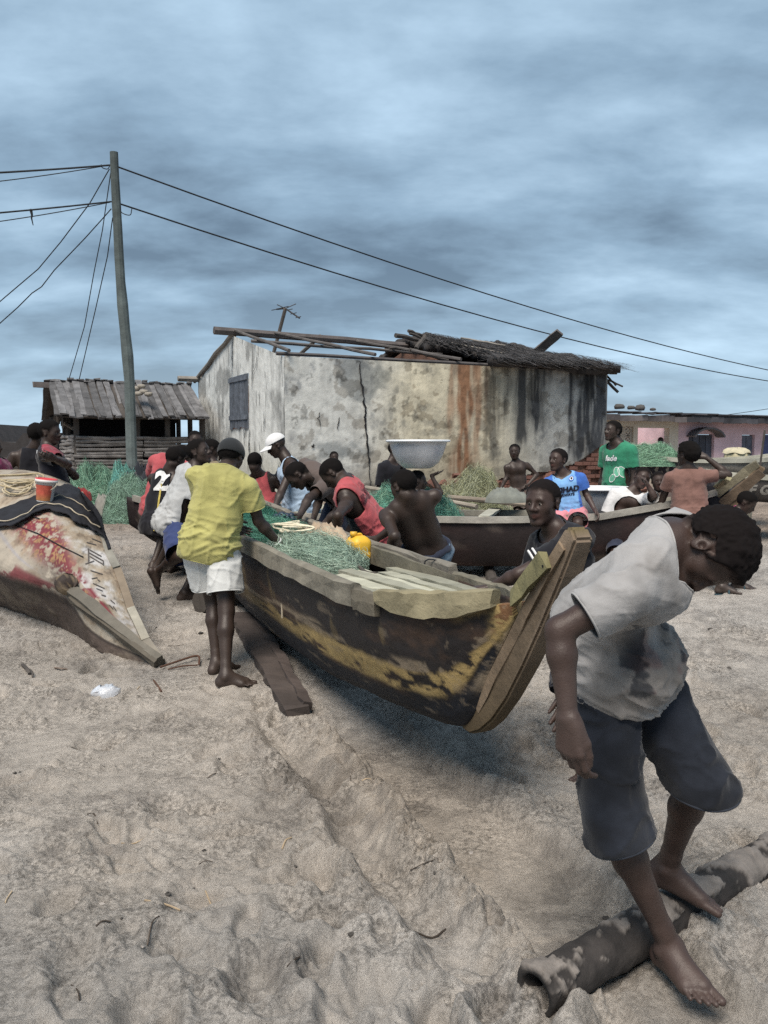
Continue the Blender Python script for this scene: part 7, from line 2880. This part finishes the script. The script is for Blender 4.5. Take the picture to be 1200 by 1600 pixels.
hero = person('barefoot figure in dirty white T-shirt and dark shorts, head bowed, stepping over the pipe', 1.60, 2.38,
              (968, 1058), (1030, 852, -1), 58, (1106, 860, 0), V(-.10, -.16, -1), headup=V(.87, -.5, -.10), hh=.216, hipyaw=40, waist=(934, 955, 0),
              armR=('pts', at(874, 985, 2.04), at(888, 1120, 1.99)), armL=('v', V(-.55, .30, -.85), V(-.35, .1, -.8)),
              legR=('pts', at(962, 1278, 2.25), at(1046, 1478, 2.283)), legL=('pts', at(1094, 1222, 2.33), at(1042, 1352, 2.515)),
              handR=dict(dir=V(.05, -.10, -1), palm=V(.75, .65, 0), curl=(.42, .55, .4), scale=1.06, thumb=(.95, .35)), handL=dict(curl=(.3, .3, .2)),
              footR=dict(dir=V(.30, -.80, 0)), footL=dict(dir=V(1, -.55, 0), pitch=.22),
              skin=SKIN_M, vox=.0043, hair='afro', dust=.12, build=.98, eyes=False,
              shirt=dict(mat=K_GREYW, sleeve=.62, hem=.01, loose=1.01, color=hero_shirt, wrinkle=.85, slw=1.16, neckr=.13, neckdrop=.012, hemr=.0032,
                         extra=[lambda J: C_(J['W'] + J['f'] * .045 + J['s'] * .05, J['W'] + J['f'] * .055 - J['s'] * .05, .094, .100, .08),
                                lambda J: C_(J['P'] + J['f'] * .05 + J['s'] * .06 + J['l'] * .05, J['P'] + J['f'] * .05 + J['s'] * .06 - J['l'] * .05, .099, .099, .08)]),
              pants=dict(mat=K_DENIM, lenR=1.15, lenL=1.03, loose=1.0, waist=.05, flare=.008, k=.008, wrinkle=1.15, hemr=.0035, color=lambda v, J: np.ones((len(v), 3)) * (.66 + .45 * fbm(v * 7, 5, 720))[:, None]))

# ---- boy behind the stem
boy = person('boy in a black T-shirt with white stripes leaning on the bow, looking sideways', 1.45, 3.98, (915, 975), (872, 832, 0), -62, (848, 786, 0), (-40, -2), hh=.222,
             armL=('pts', at(811, 897, 3.86), at(766, 918, 3.97)), armR=('v', V(-.2, .3, -1), V(-.5, .2, -.6)), handL=dict(dir=V(-1, .15, -.12), palm=V(0, 0, -1), curl=(.25, .3, .2)),
             legL=(935, 1190), legR=(958, 1180), skin=SKIN_M, vox=.0056, hair='crop', dust=.05,
             shirt=dict(mat=K_BLK, sleeve=.74, hem=-.10, loose=1.10, slw=1.3), pants=dict(mat=K_NAVY, len=1.0))
sL_, eL_ = boy['sh']['L'], boy['el']['L']
ax_ = nrm(eL_ - sL_)
vw = nrm(V(0, -1, .25))
for k in (-1, 0, 1):
    c = sL_ + ax_ * .04 + V(-.055 + .014 * k, 0, .0)
    print_on(boy, 'sleeve_stripe', strip(0, -.085, 0, .045, .006, 10), c, np.cross(V(0, -1, 0), nrm(V(-.25, 0, -1))) * -1, V(.28, 0, 1), K_PRINTW)
hm = sL_ + (eL_ - sL_) * .725
for dd_ in (0, .022):
    d_, s_, u_ = frame(ax_)
    r_ = .0745
    P = [hm - ax_ * dd_ + (s_ * math.cos(a) + u_ * math.sin(a)) * r_ for a in np.linspace(0, 2 * math.pi, 25)]
    mk('cuff_band', tube(P, .0055, 6), K_PRINTW, boy['shirt_obj'])

# ---- yellow shirt
yel = person('figure in a yellow T-shirt, white shorts and dark cap seen from behind, gripping the canoe', 1.66, 5.36, (328, 853), (350, 741, 0), 170, (361, 714, 1), (168, -25), hh=.222,
             armR=('pts', at(404, 814, 5.38), at(436, 850, 5.46)), armL=('v', V(.15, .5, -1), V(.5, .8, -.4)), handR=dict(dir=V(.45, .25, -.55), palm=V(0, .5, -1), curl=(.8, .9, .6)),
             legR=(353, 1056), legL=(338, 1034), footR=dict(dir=V(.95, .1, 0)), footL=dict(dir=V(.5, .8, 0)), vox=.0066, hair='crop', eyes=False, dust=.12,
             shirt=dict(mat=K_YEL, sleeve=.62, hem=-.10, loose=1.08, wrinkle=1.1, slw=1.15, hemr=.004), pants=dict(mat=K_SHORT, hemr=.004, len=.72, loose=1.08, flare=.024, waist=.05))
beanie(yel, K_CHAR, 'knit_cap', .02, .05)
w = yel['wr']['R']
d_, s_, u_ = frame(w - yel['el']['R'])
mk('bracelet', tube([w - d_ * .02 + (s_ * math.cos(a) + u_ * math.sin(a)) * .031 for a in np.linspace(0, 2 * math.pi, 19)], .0045, 6), K_PRINTW, yel['root'])

# ---- group pushing at the left
wht = person('figure in a torn pale grey T-shirt and blue shorts pushing off one bare foot', 1.70, 7.35, (270, 820), (300, 735, 0), 125, (311, 707, 0), (80, 14), hh=.232,
             armR=('ik', at(345, 806, 7.3), V(-.5, -.3, -1)), armL=('ik', at(350, 800, 7.7), V(-.3, 0, -1)), legR=[(281, 868, -1), (246, 893, 1)], legL=(288, 926), footR=dict(dir=V(.6, .5, 0), pitch=1.15), footL=dict(dir=V(.9, .4, 0)),
             shirt=dict(mat=K_GREYW, sleeve=.58, hem=-.09, loose=1.12, wrinkle=1.4, color=lambda v, J: np.ones((len(v), 3)) * V(1.35, 1.4, 1.42)), pants=dict(mat=K_BLUE, len=.98, loose=1.12), hair='crop', dust=.2)
blk = person('figure in a black jersey with large white number, half hidden by pale grey T-shirt', 1.68, 8.0, (250, 822), (262, 742, 1), 150, (274, 718, 0), (140, -30),
             armR=('v', V(.5, .4, -.8), V(.8, .5, -.3)), armL=('v', V(.2, .5, -.8), V(.6, .6, -.3)), legL=(244, 885), legR=(262, 880), hair='short', eyes=False,
             shirt=dict(mat=K_BLK, kind='vest', hem=-.10, loose=1.12), pants=dict(mat=K_BLK, len=.8))
for x_ in (245, 263):
    print_on(blk, 'jersey_number', text_mesh('2', .24, 0, .012), at(x_ + 2, 754, 7.8), V(1, .12, 0), V(.1, 0, 1), K_PRINTW, off=.010)
print_on(blk, 'side_piping', strip(-.03, -.30, -.03, .14, .018, 12), at(251, 780, 7.8), V(1, .1, 0), V(.12, 0, 1), cloth('gold trim', (.45, .36, .10)), off=.010)
person('figure in a coral red shirt bent low behind the black jersey', 1.66, 8.5, (250, 796), (268, 718, 1), 165, (284, 714, 1), (150, -45), armR=('v', V(.6, .3, -.6), V(.8, .4, -.4)), armL=('v', V(-.3, .5, -.6), V(.3, .8, -.4)),
       shirt=dict(mat=K_RED, sleeve=.7, hem=-.1, loose=1.15), pants=dict(mat=K_NAVY, len=.9), hair='short', eyes=False, skin=SKIN_D)
person('figure whose face shows just above the pale grey T-shirt, against the shed', 1.70, 9.6, (304, 792), (305, 714, 0), 20, (305, 689, 0), (25, 0), shirt=dict(mat=K_BLK), pants=dict(mat=K_NAVY, len=1.6), hair='crop')
person('figure in a tan shirt glimpsed between the pale grey T-shirt and the knit cap', 1.62, 9.0, (338, 800), (337, 727, 0), 100, (330, 703, -1), (110, -20), shirt=dict(mat=K_TAN, sleeve=.7), pants=dict(mat=K_NAVY, len=.9), hair='short', eyes=False,
       armR=('v', V(.4, -.1, -.8), V(.8, .2, -.4)))
vb = person('youth in a red and grey sleeveless vest behind the yellow T-shirt', 1.55, 8.7, (414, 806), (406, 744, 0), 170, (398, 723, -1), (175, -20), shirt=dict(mat=K_RED, kind='vest', color=lambda v, J: np.where((((v - J['P']) @ J['l']) > .02)[:, None], V(.35, 1.6, 1.7), V(1, 1, 1))),
            pants=dict(mat=K_NAVY, len=.9), hair='crop', eyes=False, armR=('v', V(.4, .3, -.8), V(.3, -.5, -.5)))

capm = person('figure in a white peaked cap and light blue sleeveless shirt bending over the canoe stern', 1.74, 8.5, (470, 800), (450, 722, -1), -72, (432, 696, 0), (-80, -28), hh=.232,
              armL=[(440, 768, -1), (428, 796, -1)], armR=[(420, 762, 1), (410, 792, -1)], shirt=dict(mat=K_LBLUE, kind='vest', hem=-.22, loose=1.2, wrinkle=1.5), pants=dict(mat=K_WHITE, len=.9, loose=1.1), hair=None, eyes=True, vox=.0105)
visor(capm, K_WHITE)
brn = person('figure in a grey-brown T-shirt bent double over the nets, head down', 1.70, 7.6, (536, 778), (490, 738, -1), -82, (465, 743, 0), (-80, -52), headup=V(-.6, 0, .8), hh=.232,
             armL=[(483, 778, -1), (468, 806, -1)], armR=[(500, 785, 1), (490, 810, -1)], shirt=dict(mat=K_BROWN, sleeve=.66, hem=-.06, loose=1.08), pants=dict(mat=K_NAVY, len=.95), hair='crop', vox=.0105, handL=dict(curl=(.6, .7, .5)))
person('small child in dark clothes sitting against the house wall in the distance', 1.25, 14.4, (522, 760), (522, 731, 0), 10, (522, 715, 0), (15, 0), hh=.215, shirt=dict(mat=K_BLK), pants=dict(mat=K_NAVY, len=.9), hair='crop')

red = person('figure in a coral red sleeveless jersey with a dark number, bent over the canoe', 1.68, 6.65, (588, 832), (538, 760, -1), -105, (521, 740, 1), (-100, -55), hh=.232,
             armL=[(528, 806, -1), (527, 834, 1)], armR=('v', V(-.3, .3, -.9), V(-.6, .1, -.6)), hair='crop', eyes=False, vox=.009, dust=.3,
             shirt=dict(mat=K_RED, kind='vest', hem=-.09, loose=1.1, wrinkle=1.3, color=lambda v, J: np.where(((((v - J['P']) @ J['f']) > .03) & (((v - J['P']) @ J['s']) < .42))[:, None], V(.05, .3, .3), V(1, 1, 1))),
             pants=dict(mat=K_SHORT, len=.85, loose=1.1))
print_on(red, 'jersey_number', text_mesh('3', .20, 0, .010), at(567, 778, 6.4), nrm(V(.72, .0, -.62)), nrm(V(.62, .1, .72)), cloth('dark red print', (.10, .012, .02)), off=.010)
for k in range(3):
    print_on(red, 'side_stripe', strip(0, -.20, .0, .06, .014, 8), at(580 + 6 * k, 850, 6.4), V(1, 0, 0), V(-.25, 0, 1), K_PRINTD, garment='pants', off=.010, parent=red['root'])
w = red['wr']['L']
d_, s_, u_ = frame(w - red['el']['L'])
mk('wristwatch', tube([w - d_ * .02 + (s_ * math.cos(a) + u_ * math.sin(a)) * .031 for a in np.linspace(0, 2 * math.pi, 19)], .008, 6), K_PRINTW, red['root'])

bare = person('bare-backed figure in denim shorts pushing on the side of the canoe', 1.62, 5.80, (668, 862), (638, 782, -1), -165, (631, 761, 0), (-140, -22), hh=.226,
              armL=[(617, 838, -1), (607, 872, 1)], armR=('ik', at(574, 853, 5.75), V(0, .3, -1)), handL=dict(dir=V(-.15, .1, -.6), palm=V(-.2, 1, -.4), curl=(.6, .7, .5)), hair='crop', eyes=False, vox=.0075, dust=.1,
              legL=(650, 975), legR=(690, 985),
              pants=dict(mat=K_JEAN, len=.75, waist=.03, loose=1.02, color=lambda v, J: np.ones((len(v), 3)) * V(1.25, 1.3, 1.35)))
lh_, P_, s_ = bare['lh'], bare['P'], bare['s']
fb_ = nrm(np.cross(lh_, s_))
mk('waistband', tube([P_ + s_ * (.05 + .008 * math.sin(5 * a)) + lh_ * math.cos(a) * .158 + fb_ * (math.sin(a) * .118 - .012) for a in np.linspace(0, 2 * math.pi, 33)], [.024 + .004 * math.sin(i * 2.1) for i in range(33)], 9), K_NAVY, bare['root'], True)

car = person('child with a hand raised to steady the aluminium basin on the head', 1.26, 8.2, (652, 832), (651, 772, 0), 100, (652, 752, 0), (95, 0), hh=.212, armR=('ik', at(674, 743, 8.12), V(1, 0, -.8)), handR=dict(dir=V(.8, 0, .25), palm=V(-.3, 0, 1), curl=(.15, .2, .1)),
             armL=('ik', at(630, 744, 8.5), V(0, .5, -1)), shirt=dict(mat=cloth('grey print', (.26, .26, .26), .5, scale=45), sleeve=.5), pants=dict(mat=K_BROWN, len=.9), hair='crop')
person('figure in black standing close behind the carried basin', 1.55, 11.0, (612, 792), (612, 724, 0), 40, (617, 703, 0), (60, 0), shirt=dict(mat=K_BLK, sleeve=.9), pants=dict(mat=K_NAVY, len=1.6), hair='crop')

person('shirtless child standing by the straw coloured net, one hand on hip', 1.28, 11.0, (811, 768), (807, 724, 0), 8, (804, 706, 0), (-15, 0), hh=.208, armL=[(839, 742, 0), (825, 757, -1)], armR=[(792, 745, 0), (782, 765, -1)], pants=dict(mat=K_BROWN, len=.9), hair='crop', skin=SKIN_D)

bj = person('boy in a sky blue football jersey and pink shorts sitting on the dark canoe', 1.40, 8.05, (890, 804), (881, 744, 0), -12, (872, 719, 0), (-52, 4), hh=.222, armL=[(916, 772, 0), (930, 797, -1)], armR=[(858, 775, 0), (852, 795, -1)],
            legL=[(903, 818, -1), (906, 880, 0)], legR=[(868, 822, -1), (866, 880, 0)], hair='crop', skin=SKIN_M, vox=.009,
            shirt=dict(mat=K_SKY, sleeve=.68, hem=-.02, loose=1.02, wrinkle=.8, color=lambda v, J: np.where((np.abs((v - J['N']) @ J['l']) > .132 * J['q'])[:, None], V(.28, .38, .72), V(1, 1, 1))), pants=dict(mat=K_PINK, len=.8, loose=1.1))
jr = bj['l'] if bj['l'][0] > 0 else -bj['l']
print_on(bj, 'jersey_lettering', text_mesh('ETIHAD', .072, 0, .004), at(884, 767, 7.8), jr, V(0, 0, 1), K_PRINTD)
print_on(bj, 'jersey_lettering', text_mesh('AIRWAYS', .036, 0, .002), at(885, 775, 7.8), jr, V(0, 0, 1), K_PRINTD)
print_on(bj, 'crest', disc(.024), at(893, 748, 7.8), jr, V(0, 0, 1), K_PRINTW, off=.007)
print_on(bj, 'crest_ring', disc(.024, 20, 0, 0, .018), at(893, 748, 7.8), jr, V(0, 0, 1), K_SKYD, off=.009)
print_on(bj, 'crest_shield', (np.array([(-.009, .009, 0), (.009, .009, 0), (.009, -.002, 0), (0, -.012, 0), (-.009, -.002, 0)]), [[4, 3, 2, 1, 0][::-1]]), at(893, 748, 7.8), jr, V(0, 0, 1), K_PRINTD, off=.010)
print_on(bj, 'maker_tick', (np.array([(-.02, .004, 0), (-.012, -.006, 0), (.024, .010, 0), (-.010, -.001, 0)]), [[0, 1, 2, 3]]), at(868, 747, 7.8), jr, V(0, 0, 1), K_PRINTD, off=.009)

gr = person('figure in a green T-shirt with white prints standing beyond the basin', 1.74, 9.3, (966, 778), (966, 697, 0), -60, (957, 674, 0), (-62, 6), hh=.226, hair='short', vox=.0105, shirt=dict(mat=K_GREEN, sleeve=.62, hem=-.14, loose=1.1), pants=dict(mat=K_NAVY, len=1.6))
gl = gr['l'] if gr['l'][0] > 0 else -gr['l']
print_on(gr, 'shirt_lettering', text_mesh('lade', .085, .25, .003), at(948, 716, 9.0), V(.85, -.4, 0), V(.05, 0, 1), K_PRINTW)
for (x, y, r, rot) in ((953, 748, .042, -.6), (961, 738, .045, .1), (971, 738, .055, .6)):
    v, f = disc(1, 22, 0, 0, .86)
    v = v * V(r * .8, r * 1.25, 1)
    v = v @ np.array([(math.cos(rot), math.sin(rot), 0), (-math.sin(rot), math.cos(rot), 0), (0, 0, 1)])
    print_on(gr, 'paw_print', (v, f), at(x - 2, y, 9.0), V(.85, -.4, 0), V(0, 0, 1), K_PRINTW)
    v, f = disc(1, 22)
    v = v * V(r * .68, r * 1.07, 1)
    v = v @ np.array([(math.cos(rot), math.sin(rot), 0), (-math.sin(rot), math.cos(rot), 0), (0, 0, 1)])
    print_on(gr, 'paw_print', (v, f), at(x - 2, y, 9.0), V(.85, -.4, 0), V(0, 0, 1), cloth('pale green print', (.12, .36, .24), .2), off=.004)

person('boy in an open white shirt with his hand on his cheek', 1.36, 8.1, (970, 830), (986, 770, 0), -8, (1003, 747, 0), (5, -4), headup=V(.35, 0, 1), hh=.215, armL=[(1022, 776, -1), (1012, 758, 0)], armR=('v', V(-.4, -.1, -1), V(.0, -.3, -1)),
       shirt=dict(mat=K_WHITE, sleeve=.9, hem=-.05, loose=1.1, slw=1.3, cuts=[lambda J: (J['P'] + J['f'] * .06 * J['q'] + J['s'] * .22, J['f'], .17 * J['q'], .3)]), pants=dict(mat=K_NAVY, len=.9), hair='crop', skin=SKIN_M, vox=.0105)
person('small child peering out behind the open white shirt', 1.2, 8.9, (1036, 812), (1032, 768, 0), -5, (1029, 752, 0), (-10, 0), hh=.21, shirt=dict(mat=K_BROWN), pants=dict(mat=K_NAVY, len=.9), hair='crop', skin=SKIN_M)
bt = person('figure in a faded rust T-shirt seen from behind, one hand raised to the forehead', 1.50, 7.75, (1078, 806), (1075, 738, 0), 165, (1074, 711, 0), (-150, 8), hh=.228, armR=[(1138, 742, 0), (1103, 714, -1)], handR=dict(dir=V(-.6, .3, .35), palm=V(-.2, .8, -.4), curl=(.2, .3, .2)), armL=('v', V(-.15, .4, -.9), V(.2, .9, -.2)),
            legL=(1128, 918), legR=(1152, 910), footL=dict(dir=V(.9, -.3, 0)), footR=dict(dir=V(.9, -.3, 0)), shirt=dict(mat=K_RUST, sleeve=.45, hem=-.06, loose=1.08), pants=dict(mat=K_NAVY, len=1.0), hair='full', vox=.0095, eyes=False)
for sd in 'LR':
    a = bt['an'][sd]
    D = nrm(V(.9, -.3, 0))
    Sx = np.cross(D, V(0, 0, 1))
    rings = [[], []]
    out = [(-.075, .0), (-.06, .03), (0, .034), (.07, .045), (.13, .046), (.165, .025), (.175, 0), (.165, -.025), (.13, -.046), (.07, -.045), (0, -.034), (-.06, -.03)]
    c = a - V(0, 0, .072)
    v = [c + D * x + Sx * y for x, y in out] + [c + D * x + Sx * y - V(0, 0, .02) for x, y in out]
    n = len(out)
    f = [list(range(n)), [n + i for i in range(n)][::-1]] + [[i, i + n, (i + 1) % n + n, (i + 1) % n] for i in range(n)]
    s_o = mk('sandal', (v, f), mat('teal rubber', (.03, .06, .075), .7, .2, 9), bt['root'])
    P = [c + D * .06 + Sx * .045 * math.cos(t) + V(0, 0, .05 * math.sin(t)) for t in np.linspace(0, math.pi, 9)]
    mk('sandal_strap', tube(P, .009, 6), MATS['teal rubber'], s_o)
person('toddler in a hot pink top stooping by the raised stem', 1.0, 7.6, (1130, 842), (1150, 800, -1), 70, (1166, 786, 0), (60, -35), hh=.195, shirt=dict(mat=K_HOT), pants=dict(mat=K_NAVY, len=.8), hair='short')
pb_ = .75
person('tiny figure standing in the porch of the pink house, the taller of two', 1.45, 25.2, (1033, 722), (1033, 700, 0), 10, (1032, 689, 0), (-30, 0), hh=.24, shirt=dict(mat=K_BLK), pants=dict(mat=K_BLK, len=.9), hair='crop', eyes=False, base=pb_, vox=.02)
person('tiny figure in the porch of the pink house, only the head above the net', 1.25, 25.0, (1007, 728), (1007, 709, 0), 10, (1007, 699, 0), (-30, 0), hh=.24, shirt=dict(mat=K_BLK), pants=dict(mat=K_BLK, len=.9), hair='crop', eyes=False, base=pb_, vox=.02)

# ---- bystanders at the far left
lf = person('figure in a black top with red shoulders standing with folded arms behind the painted canoe', 1.76, 8.2, (90, 768), (74, 703, 0), 105, (78, 676, 0), (88, -3), hh=.236,
            armR=[(106, 726, -1), (84, 716, -1)], armL=('ik', at(96, 722, 8.2), V(1, .3, -1)), shirt=dict(mat=K_BLK, sleeve=.5, hem=-.05, loose=1.0, color=lambda v, J: np.where(((((v - J['N']) @ J['s']) > -.085) & ((v - J['N']) @ J['f'] > -.02))[:, None], V(16, 3.0, 3.2), V(1, 1, 1.1))),
            pants=dict(mat=K_NAVY, len=1.6, loose=1.15), hair='short', vox=.0105)
print_on(lf, 'back_patch', strip(0, -.085, .0, .085, .085, 6), at(60, 695, 7.95), V(1, .1, 0), V(.12, 0, 1), cloth('grey patch', (.35, .36, .37), .5, scale=60), off=.008)
person('figure in dark clothes half hidden behind the one with folded arms', 1.74, 8.9, (52, 772), (52, 706, 0), -160, (57, 679, 0), (-170, 0), armL=('v', V(-.45, 0, -.9), V(-.3, -.1, -1)), shirt=dict(mat=K_BLK, kind='vest'), pants=dict(mat=K_NAVY, len=1.6), hair='short', eyes=False)
person('figure in a magenta patterned wrap at the left edge', 1.60, 8.3, (-4, 782), (-2, 722, 0), 100, (-14, 698, 0), (100, 0), shirt=dict(mat=K_MAG, sleeve=1.0, hem=-.3, loose=1.25, slw=1.5), pants=dict(mat=K_MAG, len=1.6, loose=1.3), hair='full', eyes=False)
